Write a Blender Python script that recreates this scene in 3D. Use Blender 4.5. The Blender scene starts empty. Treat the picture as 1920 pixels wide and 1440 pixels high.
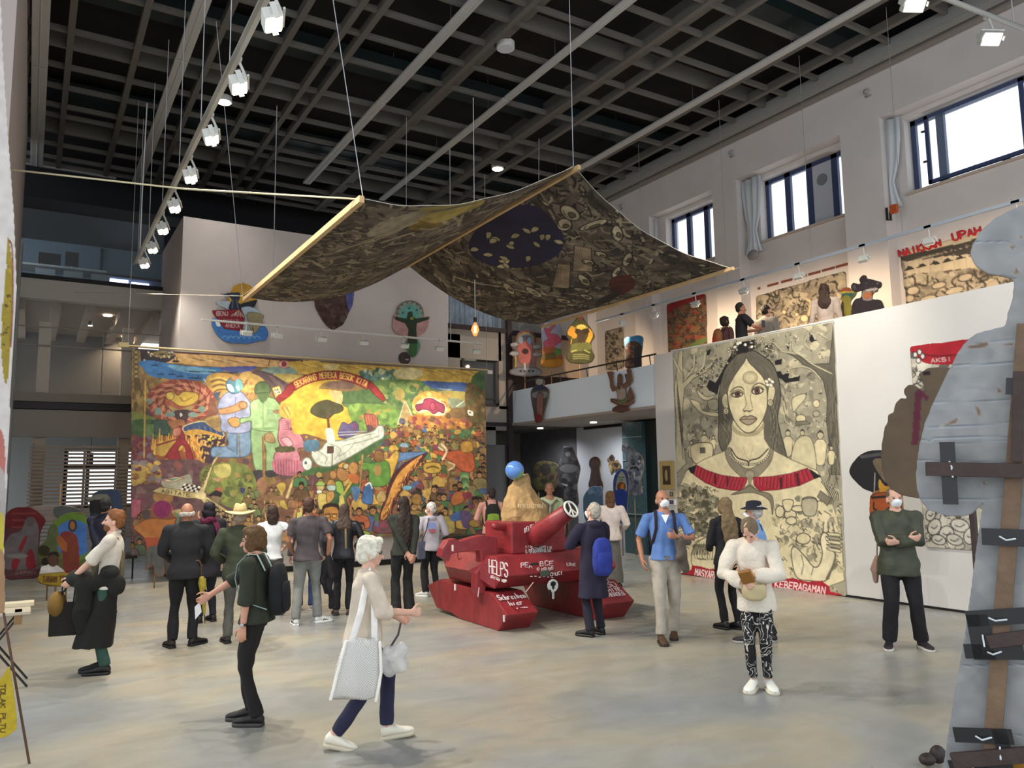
import bpy, bmesh, math, random
import numpy as np
from mathutils import Vector, Matrix, noise as mnoise

# ---------------------------------------------------------------- camera, world, exposure
SC = bpy.context.scene
COL = SC.collection
FPX, YAW, PITCH, ROLL, CAMH = 1484.32,0.547209,0.117526,-0.013683,2.0
def cam_axes():
 f = np.array([math.sin(YAW)*math.cos(PITCH), math.cos(YAW)*math.cos(PITCH), math.sin(PITCH)])
 r = np.array([math.cos(YAW), -math.sin(YAW), 0.0]); u = np.cross(r, f)
 return math.cos(ROLL)*r+math.sin(ROLL)*u, -math.sin(ROLL)*r+math.cos(ROLL)*u, f
CR, CU, CF = cam_axes()
cd = bpy.data.cameras.new('camera'); cam = bpy.data.objects.new('camera', cd); COL.objects.link(cam)
cd.sensor_width = 36.0; cd.lens = FPX/1920*36.0; cd.clip_start = 0.05; cd.clip_end = 200
cam.matrix_world = Matrix(((CR[0], CU[0], -CF[0], 0),(CR[1], CU[1], -CF[1], 0),(CR[2], CU[2], -CF[2], CAMH),(0,0,0,1)))
SC.camera = cam
SC.view_settings.view_transform = 'Standard'; SC.view_settings.look = 'None'
SC.view_settings.gamma = 1.0; SC.view_settings.use_curve_mapping = False
SC.view_settings.exposure = 0.42
W = bpy.data.worlds.new('overcast_daylight'); SC.world = W; W.use_nodes = True
bg = W.node_tree.nodes['Background']
bg.inputs[0].default_value = (0.88, 0.94, 1.0, 1); bg.inputs[1].default_value = 1.25
def area(name, loc, aim, sx, sy, power, colr):
 l = bpy.data.lights.new(name, 'AREA'); l.shape = 'RECTANGLE'; l.size = sx; l.size_y = sy; l.energy = power; l.color = colr
 o = bpy.data.objects.new(name, l); COL.objects.link(o); o.location = loc
 o.rotation_euler = (Vector(aim)-Vector(loc)).to_track_quat('-Z', 'Y').to_euler()
 return o

def ray(u, v): return CR*((u-960)/FPX)-CU*((v-720)/FPX)+CF
ORG = np.array([0, 0, CAMH])
def at(u, v, ax, c):
 """measured point of the photograph on the plane where coordinate ax equals c"""
 d = ray(u, v); return ORG+d*((c-ORG[ax])/d[ax])
def atp(u, v, p0, n):
 d = ray(u, v); p0 = np.array(p0, float); n = np.array(n, float); return ORG+d*(((p0-ORG)@n)/(d@n))

# ---------------------------------------------------------------- materials
def lin(c):
 if isinstance(c, str): c = [int(c[i:i+2], 16)/255 for i in (0, 2, 4)]
 elif max(c) > 1.0: c = [x/255 for x in c]
 return tuple(((x/12.92) if x <= .04045 else ((x+.055)/1.055)**2.4) for x in c)
_M = {}
def mat(color, rough=0.7, metal=0.0, bump=0.0, bscale=60, var=0.0, vscale=3, emit=0.0, alpha=1.0, trans=0.0, key=None):
 k = key or (str(color), rough, metal, bump, bscale, var, vscale, emit, alpha, trans)
 if k in _M: return _M[k]
 m = bpy.data.materials.new('mat_%d' % len(_M)); m.use_nodes = True; nt = m.node_tree; b = nt.nodes['Principled BSDF']
 L = (*lin(color), 1)
 b.inputs['Base Color'].default_value = L; b.inputs['Roughness'].default_value = rough; b.inputs['Metallic'].default_value = metal
 if emit: b.inputs['Emission Color'].default_value = L; b.inputs['Emission Strength'].default_value = emit
 if alpha < 1: b.inputs['Alpha'].default_value = alpha
 if trans: b.inputs['Transmission Weight'].default_value = trans; b.inputs['IOR'].default_value = 1.05
 if var:
  tc = nt.nodes.new('ShaderNodeTexCoord'); n = nt.nodes.new('ShaderNodeTexNoise'); n.inputs['Scale'].default_value = vscale; n.inputs['Detail'].default_value = 5
  r = nt.nodes.new('ShaderNodeMix'); r.data_type = 'RGBA'; r.blend_type = 'MIX'
  mr = nt.nodes.new('ShaderNodeMapRange'); mr.inputs[1].default_value = .3; mr.inputs[2].default_value = .7
  nt.links.new(tc.outputs['Object'], n.inputs['Vector']); nt.links.new(n.outputs['Fac'], mr.inputs[0]); nt.links.new(mr.outputs[0], r.inputs['Factor'])
  r.inputs['A'].default_value = (*[x*(1-var) for x in L[:3]], 1); r.inputs['B'].default_value = (*[min(1, x*(1+var)) for x in L[:3]], 1)
  nt.links.new(r.outputs['Result'], b.inputs['Base Color'])
 if bump:
  tc = nt.nodes.new('ShaderNodeTexCoord'); n = nt.nodes.new('ShaderNodeTexNoise'); n.inputs['Scale'].default_value = bscale; n.inputs['Detail'].default_value = 4
  bp = nt.nodes.new('ShaderNodeBump'); bp.inputs['Strength'].default_value = bump; bp.inputs['Distance'].default_value = .02
  nt.links.new(tc.outputs['Object'], n.inputs['Vector']); nt.links.new(n.outputs['Fac'], bp.inputs['Height']); nt.links.new(bp.outputs[0], b.inputs['Normal'])
 _M[k] = m; return m
def cloth(c, var=.12): return mat(c, .9, bump=.35, bscale=14, var=var, vscale=9)
def vcol_mat(rough=.8):
 k = ('vcol', rough)
 if k in _M: return _M[k]
 m = bpy.data.materials.new('painted_surface'); m.use_nodes = True; nt = m.node_tree; b = nt.nodes['Principled BSDF']
 a = nt.nodes.new('ShaderNodeAttribute'); a.attribute_name = 'paint'; nt.links.new(a.outputs['Color'], b.inputs['Base Color'])
 b.inputs['Roughness'].default_value = rough; _M[k] = m; return m

# ---------------------------------------------------------------- meshes
class MB:
 def __init__(s): s.v = []; s.f = []; s.mi = []; s.cur = 0
 def add(s, vs, fs):
  b = len(s.v); s.v.extend([tuple(map(float, p)) for p in vs]); s.f.extend([tuple(i+b for i in f) for f in fs]); s.mi.extend([s.cur]*len(fs)); return s
 def box(s, c, d, R=None):
  hx, hy, hz = d[0]/2, d[1]/2, d[2]/2
  p = np.array([(x, y, z) for x in (-hx, hx) for y in (-hy, hy) for z in (-hz, hz)])
  if R is not None: p = p@np.array(R).T
  return s.add(p+np.array(c), [(0,1,3,2),(4,6,7,5),(0,4,5,1),(2,3,7,6),(0,2,6,4),(1,5,7,3)])
 def bb(s, x0, x1, y0, y1, z0, z1): return s.box(((x0+x1)/2,(y0+y1)/2,(z0+z1)/2),(abs(x1-x0), abs(y1-y0), abs(z1-z0)))
 def rings(s, R):
  n = len(R[0]); m = len(R); vs = [p for r in R for p in r]
  fs = [(i*n+j, i*n+(j+1) % n, (i+1)*n+(j+1) % n, (i+1)*n+j) for i in range(m-1) for j in range(n)]
  fs.append(tuple(range(n))[::-1]); fs.append(tuple((m-1)*n+j for j in range(n)))
  return s.add(vs, fs)
 def tube(s, pts, r, n=8, ry=None, up=None, cap=True):
  """swept tube; r scalar or list; ry second radius; rounded ends when cap"""
  P = [np.array(p, float) for p in pts]; m = len(P)
  r = [r]*m if np.isscalar(r) else list(r); ry = r if ry is None else ([ry]*m if np.isscalar(ry) else list(ry))
  T = []
  for i in range(m):
   a = P[min(i+1, m-1)]-P[max(i-1, 0)]; T.append(a/(np.linalg.norm(a)+1e-9))
  u = np.array(up, float) if up is not None else (np.array([0, 0, 1.]) if abs(T[0][2]) < .9 else np.array([1., 0, 0]))
  R = []
  fr = []
  for i in range(m):
   x = np.cross(u, T[i]); x /= np.linalg.norm(x)+1e-9; y = np.cross(T[i], x)
   if up is None: u = y
   fr.append((x, y))
  def ring(c, x, y, a, b): return [c+x*a*math.cos(2*math.pi*j/n)+y*b*math.sin(2*math.pi*j/n) for j in range(n)]
  if cap:
   for k in (80, 50, 22):
    q = math.radians(k); R.append(ring(P[0]-T[0]*min(r[0], ry[0])*math.sin(q), *fr[0], r[0]*math.cos(q), ry[0]*math.cos(q)))
  for i in range(m): R.append(ring(P[i], *fr[i], r[i], ry[i]))
  if cap:
   for k in (22, 50, 80):
    q = math.radians(k); R.append(ring(P[-1]+T[-1]*min(r[-1], ry[-1])*math.sin(q), *fr[-1], r[-1]*math.cos(q), ry[-1]*math.cos(q)))
  return s.rings(R)
 def ball(s, c, r, R=None, nu=14, nv=9):
  r = (r, r, r) if np.isscalar(r) else r; c = np.array(c, float); vs = []
  for i in range(nv+1):
   t = math.pi*(i+.02)/(nv+.04)
   for j in range(nu):
    a = 2*math.pi*j/nu; p = np.array([r[0]*math.sin(t)*math.cos(a), r[1]*math.sin(t)*math.sin(a), r[2]*math.cos(t)])
    vs.append(c+(np.array(R)@p if R is not None else p))
  fs = [(i*nu+j, (i+1)*nu+j, (i+1)*nu+(j+1) % nu, i*nu+(j+1) % nu) for i in range(nv) for j in range(nu)]
  fs.append(tuple(range(nu))); fs.append(tuple(nv*nu+j for j in range(nu))[::-1])
  return s.add(vs, fs)
 def cyl(s, c0, c1, r0, r1=None, n=16):
  r1 = r0 if r1 is None else r1; return s.tube([c0, c1], [r0, r1], n=n, cap=False)
 def prism(s, pts3, nvec):
  """closed polygon (3d, planar) extruded along nvec"""
  n = len(pts3); P = [np.array(p, float) for p in pts3]; d = np.array(nvec, float)
  vs = P+[p+d for p in P]
  fs = [tuple(range(n)), tuple(range(2*n-1, n-1, -1))]+[(i, i+n, (i+1) % n+n, (i+1) % n) for i in range(n)]
  return s.add(vs, fs)
 def build(s, name, mats, parent=None, smooth=False, bevel=0):
  me = bpy.data.meshes.new(name); v = np.array(s.v)
  me.from_pydata([tuple(p) for p in v], [], s.f)
  mats = mats if isinstance(mats, (list, tuple)) else [mats]
  for m in mats: me.materials.append(m)
  if len(mats) > 1: me.polygons.foreach_set('material_index', s.mi)
  bm = bmesh.new(); bm.from_mesh(me); bmesh.ops.recalc_face_normals(bm, faces=bm.faces); bm.to_mesh(me); bm.free()
  if smooth: me.polygons.foreach_set('use_smooth', [True]*len(me.polygons))
  o = bpy.data.objects.new(name, me); COL.objects.link(o)
  if bevel:
   b = o.modifiers.new('bevel', 'BEVEL'); b.width = bevel; b.segments = 2; b.limit_method = 'ANGLE'
  if parent is not None: attach(o, parent)
  return o
def attach(o, parent):
 """parent o (built in world coordinates) so that its data sit relative to the parent's base"""
 mw = parent_world(parent)
 if 'localframe' not in parent.keys() or not parent['localframe']:
  o.data.transform(mw.inverted())
 o.parent = parent
 if 'localframe' in parent.keys(): o['localframe'] = parent['localframe']
def parent_world(p):
 m = Matrix.Identity(4); ch = []
 while p is not None: ch.append(p); p = p.parent
 for q in reversed(ch): m = m@(Matrix.Translation(q.location)@q.rotation_euler.to_matrix().to_4x4())
 return m
def thing(name, label, cat, loc=(0, 0, 0), rotz=0.0, group=None, local=False):
 o = bpy.data.objects.new(name, None); COL.objects.link(o); o.empty_display_size = .1
 o.location = [float(x) for x in loc]; o.rotation_euler = (0, 0, rotz); o['label'] = label; o['category'] = cat
 if group: o['group'] = group
 if local: o['localframe'] = 1
 return o
def tag(o, label, cat, group=None):
 o['label'] = label; o['category'] = cat
 if group: o['group'] = group
 return o
def struct(name, mb, m, bevel=0, smooth=False):
 o = mb.build(name, m, None, smooth, bevel); o['kind'] = 'structure'; return o
def recentre(o):
 me = o.data; n = len(me.vertices); co = np.empty(n*3); me.vertices.foreach_get('co', co); co = co.reshape(-1, 3)
 c = np.array([(co[:, 0].min()+co[:, 0].max())/2,(co[:, 1].min()+co[:, 1].max())/2, co[:, 2].min()])
 me.transform(Matrix.Translation(-Vector(c))); o.location = Vector(c); return o
def copy_tree(o, parent=None):
 c = o.copy(); COL.objects.link(c)
 if parent is not None: c.parent = parent
 for ch in [x for x in bpy.data.objects if x.parent == o]: copy_tree(ch, c)
 return c
# ---------------------------------------------------------------- room shell
XW, XWR, XP, YB, YF, YR = 14.0,14.32,11.47,17.85,20.7,18.95   # pier face, window recess, white wall, box face, glass facade, right part of back wall
def floor_mat():
 m = bpy.data.materials.new('polished_concrete'); m.use_nodes = True; nt = m.node_tree; b = nt.nodes['Principled BSDF']
 tc = nt.nodes.new('ShaderNodeTexCoord')
 def noise(sc, det, sx=1, sy=1, dist=0):
  mp = nt.nodes.new('ShaderNodeMapping'); mp.inputs['Scale'].default_value = (sx, sy, 1); nt.links.new(tc.outputs['Object'], mp.inputs[0])
  n = nt.nodes.new('ShaderNodeTexNoise'); n.inputs['Scale'].default_value = sc; n.inputs['Detail'].default_value = det; n.inputs['Distortion'].default_value = dist
  nt.links.new(mp.outputs[0], n.inputs['Vector']); return n.outputs['Fac']
 def ramp(f, stops):
  r = nt.nodes.new('ShaderNodeValToRGB'); nt.links.new(f, r.inputs[0]); e = r.color_ramp.elements
  e[0].position, e[0].color = stops[0][0], (*lin(stops[0][1]), 1); e[1].position, e[1].color = stops[-1][0], (*lin(stops[-1][1]), 1)
  for p, c in stops[1:-1]: q = e.new(p); q.color = (*lin(c), 1)
  return r.outputs[0]
 c1 = ramp(noise(.42,6,1,1.6,.6), [(.30, 'a6a9aa'),(.45, 'b1b0aa'),(.57, 'bfb9a6'),(.72, 'b5b6b4')])
 c2 = ramp(noise(2.3,8,1,2,.8), [(.3, '6f6f6f'),(.5, '808080'),(.72, '909090')])
 mx = nt.nodes.new('ShaderNodeMix'); mx.data_type = 'RGBA'; mx.blend_type = 'OVERLAY'; mx.inputs['Factor'].default_value = .55
 nt.links.new(c1, mx.inputs['A']); nt.links.new(c2, mx.inputs['B']); nt.links.new(mx.outputs['Result'], b.inputs['Base Color'])
 rr = nt.nodes.new('ShaderNodeMapRange'); rr.inputs[1].default_value = .35; rr.inputs[2].default_value = .65; rr.inputs[3].default_value = .24; rr.inputs[4].default_value = .42
 nt.links.new(noise(1.1, 5), rr.inputs[0]); nt.links.new(rr.outputs[0], b.inputs['Roughness'])
 b.inputs['Specular IOR Level'].default_value = .45
 bp = nt.nodes.new('ShaderNodeBump'); bp.inputs['Strength'].default_value = .08; bp.inputs['Distance'].default_value = .03
 nt.links.new(noise(.9, 3), bp.inputs['Height']); nt.links.new(bp.outputs[0], b.inputs['Normal'])
 return m
M_white = mat('d9d6d2', .85, var=.03, vscale=1.2)
M_white2 = mat('cfc8c4', .85, var=.04, vscale=1.5, bump=.05, bscale=8)
M_cream = mat('cdbfa8', .85)
M_dark = mat('17181a', .5)
M_brown = mat('3a2a2c', .5)
M_black = mat('0b0b0c', .6)
M_grid = mat('625e58', .7)
M_rail = mat('8e8d8a', .6)
M_glass = mat('d5e2ec', .03, alpha=.07, key='glass')
struct('floor', MB().bb(-9,16,-3,27,-.2,0), floor_mat())

# right: white exhibition wall, its pillar end, mezzanine slab, parapet and window wall behind
mb = MB().bb(XP, XP+.18,1.5,12.30,0,4.585); struct('wall_right', mb, M_white)
mb = MB().bb(XP-.02, XP+.6,12.30,12.88,0,4.585); struct('trim_1', mb, mat('d5d2cf', .85))
struct('baseboard_right', MB().bb(XP-.012, XP, 1.5,12.28,0,.035), M_black)
struct('wall_parapet', MB().bb(XP+.02, XP+.16,12.88,18.86,3.45,4.40), mat('dce8f4', .8))
struct('trim_2', MB().bb(XP-.02, XP+.12,12.88,18.86,3.44,3.50), mat('9b8f87', .8))
struct('ceiling_mezzanine', MB().bb(XP+.12, XWR, 1.5,18.95,3.45,3.70), mat('a79b92', .8))
def win_bays():
 # windows: (y0, y1) of the recesses, piers lie between
 return [(5.15,8.93),(9.82,12.66),(13.42,15.75),(16.45,18.6)]
mb = MB()
ys = [5.15,8.93,9.82,12.66,13.42,15.75,16.45,18.60]
mb.bb(XW, XWR+.45, 1.5, 5.15, 3.7, 8.95)
for a, b in ((8.93,9.82),(12.66,13.42),(15.75,16.45),(18.60,19.0)): mb.bb(XW, XWR+.45, a, b, 3.7,8.95)
mb.bb(XW, XWR+.45, 1.5, 19.0, 8.95, 10.2)
WIN = [(5.2,8.63,7.37,8.86),(9.95,12.25,7.37,8.86),(13.55,15.45,7.37,8.86),(16.55,18.4,7.37,8.86)]
for (a, b),(wa, wb, z0, z1) in zip([(5.15,8.93),(9.82,12.66),(13.42,15.75),(16.45,18.6)], WIN):
 mb.bb(XWR, XWR+.45, a, b, 3.7, z0); mb.bb(XWR, XWR+.45, a, b, z1,8.95)
 mb.bb(XWR, XWR+.45, a, wa, z0, z1); mb.bb(XWR, XWR+.45, wb, b, z0, z1)
struct('wall_windows', mb, M_white2)
M_frame = mat('3a4668', .45)
for i, (wa, wb, z0, z1) in enumerate(WIN):
 mb = MB(); xf = XWR+.22; t = .10
 mb.bb(xf, xf+.08, wa, wb, z0, z0+t); mb.bb(xf, xf+.08, wa, wb, z1-t, z1); mb.bb(xf, xf+.08, wa, wa+t, z0, z1); mb.bb(xf, xf+.08, wb-t, wb, z0, z1)
 if i == 0: ms = [6.45, 8.05]
 elif i == 1: ms = [10.38, 11.02, 11.62]
 else: ms = [wa+(wb-wa)*k/3 for k in (1, 2)]
 for y in ms: mb.bb(xf, xf+.08, y-.075, y+.075, z0, z1)
 o = struct('window_%d' % (i+1), mb, M_frame)
 # one pane per light
 e = [wa+t]+ms+[wb-t]
 for a, b in zip(e[:-1], e[1:]):
  if i == 1 and abs(a-10.38) < .01:
   pm = MB().bb(xf+.01, xf+.05, a+.05, b-.05, z0+t, z1-t); pm.build('blind_panel', mat('b9bcc4', .6), o)
   g = MB(); g.cyl((xf-.01,(a+b)/2, z0+1.02),(xf+.02,(a+b)/2, z0+1.02),.13, n=24); g.build('vent_grille', mat('7d7f86', .5), o)
  else:
   MB().bb(xf+.035, xf+.045, a+.05, b-.05, z0+t, z1-t).build('pane', M_glass, o)
 s = MB().bb(XWR-.05, XWR+.2, wa-.03, wb+.03, z0-.05, z0); s.build('window_sill', mat('b9a99a', .7), o)
# the wide sash of the nearest window stands open, tilted into the room
mb = MB()
y0, y1, z0, z1 = 6.5, 8.28, 7.45, 8.80
for a, b, c, d in ((y0, y1, z0, z0+.07),(y0, y1, z1-.07, z1),(y0, y0+.07, z0, z1),(y1-.07, y1, z0, z1)):
 mb.box((XWR+.12, (a+b)/2, (c+d)/2), (.05, b-a, d-c))
op = mb.build('open_sash', M_frame, bpy.data.objects['window_1'])
MB().box((XWR+.12,(y0+y1)/2,(z0+z1)/2),(.01, y1-y0-.14, z1-z0-.14)).build('pane', M_glass, op)
MB().tube([(XWR+.2,6.6,7.42),(XWR+.12,7.4,7.52),(XWR+.14,8.2,7.5)], .012).build('stay_arm', M_frame, op)
for z in (7.9,8.5): MB().box((XWR+.08,8.3, z),(.05,.06,.03)).build('hinge', M_dark, op)

# ground floor wall under the mezzanine and dark ledge line
struct('wall_under_mezzanine', MB().bb(XW, XW+.2,1.5,19.3,0,3.45), mat('c9cbd0', .85))
struct('trim_3', MB().bb(XW-.03, XW, 12.9,18.9,3.37,3.45), M_black)
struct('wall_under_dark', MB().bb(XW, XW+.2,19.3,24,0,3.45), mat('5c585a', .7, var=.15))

# back: big plaster box
mb = MB().bb(2.6,8.98, YB, YF+.3,0.05,7.72); struct('wall_back', mb, mat('c6bcb8', .85, var=.035, vscale=2.2))
struct('baseboard_back', MB().bb(2.6,8.98, YB-.015, YB, 0,.12), M_black)
# right part of the back wall with dark columns and storey beams
struct('trim_4', MB().bb(XP-.12, XP+.02, YR-.12, YR+.05,0,7.6), mat('2c2024', .5))
mb = MB(); mb.bb(8.98, XP, YR-.08, YR+.05,6.05,6.17).bb(8.98, XP, YR-.06, YR, 3.42,3.52); mb.bb(XP, XW+.3, YR-.08, YR+.05,6.02,6.14); struct('trim_5', mb, mat('2c2024', .5))
mb = MB()
mb.bb(8.98,9.9, YR, YR+.15,3.52,5.9).bb(10.35, XP, YR, YR+.15,3.52,3.98).bb(11.12, XP, YR, YR+.15,3.9,6.05).bb(9.9,10.4, YR, YR+.15,3.52,3.98).bb(8.98,11.2, YR, YR+.15,5.25,6.05).bb(9.85,10.4, YR+.01, YR+.14,5.2,6.05)
struct('wall_back_upper', mb, mat('a39a90', .8))
mb = MB(); mb.bb(9.95,10.02, YR-.03, YR+.03,3.98,5.25).bb(11.0,11.1, YR-.03, YR+.03,4.0,5.2).bb(9.95,11.1, YR-.03, YR+.03,3.96,4.03).bb(10.35,10.4, YR-.02, YR+.02,3.98,4.98).bb(10.0,10.4, YR-.02, YR+.02,4.92,4.98).bb(10.0,11.0, YR-.02, YR+.02,4.16,4.19)
wi = struct('window_5', mb, mat('241f20', .5))
MB().bb(10.0,11.05, YR+.06, YR+.07,4.0,5.2).build('pane', M_glass, wi)
struct('wall_back_inner', MB().bb(8.98,17,22.5,22.7,0,7.6), mat('6f6960', .8, var=.1))
# upper clerestory glazing with pale curtains seen through it
cm = mat('9fb4cc', .8, var=.25, vscale=6)
mb = MB()
for k in range(34):
 x = 9.0+k*.075; mb.tube([(x, YR+.5+.04*(k % 2),6.2),(x, YR+.5+.04*(k % 2),7.6)], .05, n=6, cap=False)
tag(mb.build('curtain', cm, smooth=True), 'long pale blue curtain behind the glazing right of the tall plaster box', 'curtain')
MB_ = MB().bb(9.55,9.6, YR+.1, YR+.14,6.17,7.6); struct('trim_6', MB_, mat('e8eef6', .5))
o = struct('window_6', MB().bb(8.98, XW+.3, YR-.05, YR, 7.55,7.65), M_dark); MB().bb(8.98, XP, YR-.02, YR-.01,6.17,7.6).build('pane', M_glass, o); MB().bb(XP, XW+.3, YR-.02, YR-.01,6.14,7.6).build('pane', M_glass, o)
struct('wall_mezzanine_end', MB().bb(XP, XW+.3, YR, YR+.15,3.7,6.02), mat('b3a08c', .85))
mb = MB().bb(XP, XW, YR-.02, YR, 3.7,4.9); struct('trim_7', mb, mat('2a1c1d', .7))
# ground floor glass door right of the plaster box
mb = MB(); mb.bb(8.98, XP, YR, YR+.08,3.3,3.42).bb(9.5,9.58, YR, YR+.08,0,3.4).bb(10.35,10.5, YR, YR+.08,0,3.4).bb(10.5,11.0, YR, YR+.08,2.9,3.4)
dr = struct('door_1', mb, mat('8d8a86', .6)); MB().bb(9.58,10.35, YR+.03, YR+.04,0,3.3).build('pane', M_glass, dr)
MB().bb(10.5,11.3, YR+.03, YR+.06,0,2.9).build('door_leaf', mat('6a6a6c', .4), dr); MB().box((10.62, YR+.0,1.35),(.1,.05,.14)).build('door_handle', M_black, dr)
MB().bb(8.98,9.5, YR+.03, YR+.06,0,3.3).build('door_leaf', mat('55565a', .4), dr)

# left: glazed facade under a balcony office
struct('wall_left', MB().bb(-.9,-.4,10.8,20.7,0,12), mat('b9aca6', .85))
struct('wall_left_edge', MB().bb(-.46,-.36,20.2,21.2,0,7.4), mat('9fa3a3', .8))
struct('wall_balcony', MB().bb(-.6,2.6, YF, YF+.25,6.20,6.66), mat('c3bdb4', .8))
struct('trim_8', MB().bb(-.6,2.6, YF-.02, YF+.1,6.66,6.76), M_black)
struct('trim_9', MB().bb(-.6,2.6, YF-.02, YF+.1,3.68,3.82), mat('2a1c22', .5))
struct('wall_facade_band', MB().bb(-.6,2.6, YF, YF+.12,3.05,3.66), mat('a39b93', .8))
struct('trim_10', MB().bb(-.6,2.6, YF, YF+.12,3.85,4.05), mat('9a9288', .8))
for k, (x0, x1) in enumerate(((.05,.30),(1.78,2.02))): struct('trim_%d' % (11+k), MB().bb(x0, x1, YF+.15, YF+.4,0,5.7), M_cream)
mb = MB(); mb.bb(-.6,2.6,25.5,25.6,3.9,6.2); struct('wall_office', mb, mat('5f574c', .8, var=.15, vscale=1))
mb = MB(); mb.bb(-3.5,3.4, YF+.12,26,3.66,3.85); struct('ceiling_office_floor', mb, mat('8f8a80', .8))
mb = MB(); mb.bb(-3.5, 3.4, YF+.25, 26, 6.20, 6.35)
for k in range(5): mb.bb(-.45+k*.72, -.25+k*.72, YF+.25, 25.5, 6.0, 6.22)
struct('ceiling_office', mb, mat('93826f', .8))
o = struct('window_7', MB().bb(-.6,2.6, YF+.04, YF+.08,5.12,5.15).bb(1.35,1.37, YF+.04, YF+.08,4.05,5.5).bb(-.6,2.6, YF+.04, YF+.07,5.55,5.57), mat('8a8278', .5))
MB().bb(-.6,2.6, YF+.05, YF+.06,4.05,6.2).build('pane', M_glass, o)
# ground floor behind the facade: white end wall with windows
WY = 25.8
mb = MB(); mb.bb(-3.5,.9, WY, WY+.2,0,3.66).bb(.9,6, WY, WY+.2,2.98,3.66).bb(.9,6, WY, WY+.2,0,1.3); struct('wall_ground_back', mb, mat('a9aaa8', .8))
mb = MB()
for x in (.9,1.45,2.2,2.85,3.5): mb.bb(x-.05, x+.05, WY, WY+.1,1.3,2.98)
mb.bb(.9,3.5, WY, WY+.1,2.9,2.98).bb(.9,3.5, WY, WY+.1,2.42,2.5).bb(.9,3.5, WY, WY+.1,1.3,1.36)
o = struct('window_8', mb, mat('4a3b3d', .6)); MB().bb(.9,3.5, WY+.04, WY+.05,1.3,2.9).build('pane', M_glass, o)
mb = MB(); mb.bb(-3.5,3.4, YF+.3, WY, 3.5,3.52); struct('trim_13', mb, M_dark)
# balcony office: rear wall, ceiling soffit, side panel
struct('wall_balcony_office', MB().bb(-3.5,4.2,23.6,23.8,6.3,8.6), mat('6f8597', .7))
mb = MB(); mb.bb(-3.5,6, YF+.1,23.6,8.35,8.6); struct('ceiling_balcony_office', mb, mat('24262b', .6))
mb = MB(); mb.bb(1.38,1.45,23.5,23.6,6.4,8.3).bb(1.45,3.3,23.5,23.6,7.56,7.62); struct('trim_14', mb, M_dark)
mb = MB(); mb.bb(1.58,2.08,23.5,23.6,7.36,7.5).bb(2.16,2.6,23.5,23.6,7.34,7.46)
wn = struct('window_9', mb, mat('cfd4ff', .5, emit=2.2, key='far_window'))
# ceiling slab, grid beams
SLZ = 10.75
mb = MB().bb(-4, XW, -1.5,27, SLZ, SLZ+.1); struct('ceiling', mb, mat('191614', .9, var=.3, vscale=2))
mb = MB(); GZ = 10.0
for x in (.27,1.35,2.58,3.68,4.46,4.82,6.96,9.55,10.30,12.10,12.95): mb.bb(x-.055, x+.055,-1.5,22.6, GZ, GZ+.16)
for x in (7.15, 9.75): mb.bb(x-.09, x+.09, -1.5, 22.6, GZ+.1, GZ+.5)
yy = [22.6,22.05,21.15,20.3,19.4,18.85,17.9,16.95,16.1,15.5,13.95,13.0,12.15,11.27,10.7,9.9,9.1,8.3,7.2,6.3,5.2,4.1,3.0]
for i, y in enumerate(yy):
 mb.bb(-.5, XW, y-.035, y+.035, GZ+.03, GZ+.13+(.22 if i % 5 == 3 else 0))
struct('ceiling_grid', mb, M_grid)
# broad dark ventilation strips above the grid
mb = MB()
for y in (14.6,9.2,19.0): mb.bb(-1, XW, y-.28, y+.28, GZ+.35, GZ+.6)
struct('ceiling_duct', mb, mat('1d2a2b', .6))
mb = MB(); mb.bb(-.6,1.6,22.6,22.66, GZ-.02, GZ+.08); struct('trim_15', mb, M_rail)
# fascia strips where the ceiling meets the window wall
mb = MB(); mb.bb(XW-.42, XW-.30,1.5,22, GZ-.12, GZ+.02); mb.bb(XW-.5, XW-.42,1.5,22, GZ-.06, GZ+.14); struct('trim_16', mb, M_rail)
mb = MB(); mb.bb(XW-.16, XW-.02,1.5,18.9, GZ-.14, GZ+.02); struct('trim_17', mb, mat('8d857f', .7))
struct('wall_window_top', MB().bb(XW, XW+.3,1.5,19,10.2,10.8), M_dark)
# continuous light channels hung under the grid
def channel(x, y0, y1, w, label, brk):
 t = thing('ceiling_channel', label, 'ceiling channel', (x, (y0+y1)/2, GZ-.12), group='light grey channels under the ceiling grid')
 e = [y0]+brk+[y1]
 for a, b in zip(e[:-1], e[1:]):
  m = MB(); m.bb(x-w/2, x+w/2, a+.02, b-.02, GZ-.08, GZ-.02).bb(x-.012, x+.012, a+.02, b-.02, GZ-.095, GZ-.05)
  m.build('channel_segment', mat('b4b3af', .6), t, bevel=.02)
 for y in np.arange(y0+1, y1,2.6): MB().tube([(x, y, GZ-.04),(x, y, GZ+.75)], .008, n=5, cap=False).build('hanger', M_grid, t)
channel(-.2, 3, 22.5, .27, 'leftmost light grey ceiling channel, beside the left wall', [16.9])
channel(2.10, 3, 22.5, .24, 'second light grey ceiling channel from the left, left of the spotlight track', [15.3])
channel(6.02, 3, 20.4, .20, 'light grey ceiling channel ending above the left pole of the hanging cloth', [15.0])
channel(8.26, 3, 20.6, .17, 'long light grey ceiling channel passing beside the round white disc', [13.6])
channel(11.85, 3, 20.6, .17, 'light grey ceiling channel nearest the window wall', [15.8])
struct('wall_back_top', MB().bb(-4, XW+.3,23.85,24.0,7.5,10.8), mat('131418', .8)); struct('wall_back_deep', MB().bb(8.98, XW+.5,23.0,23.2,6.0,10.8), mat('1a1a1e', .8))
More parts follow.
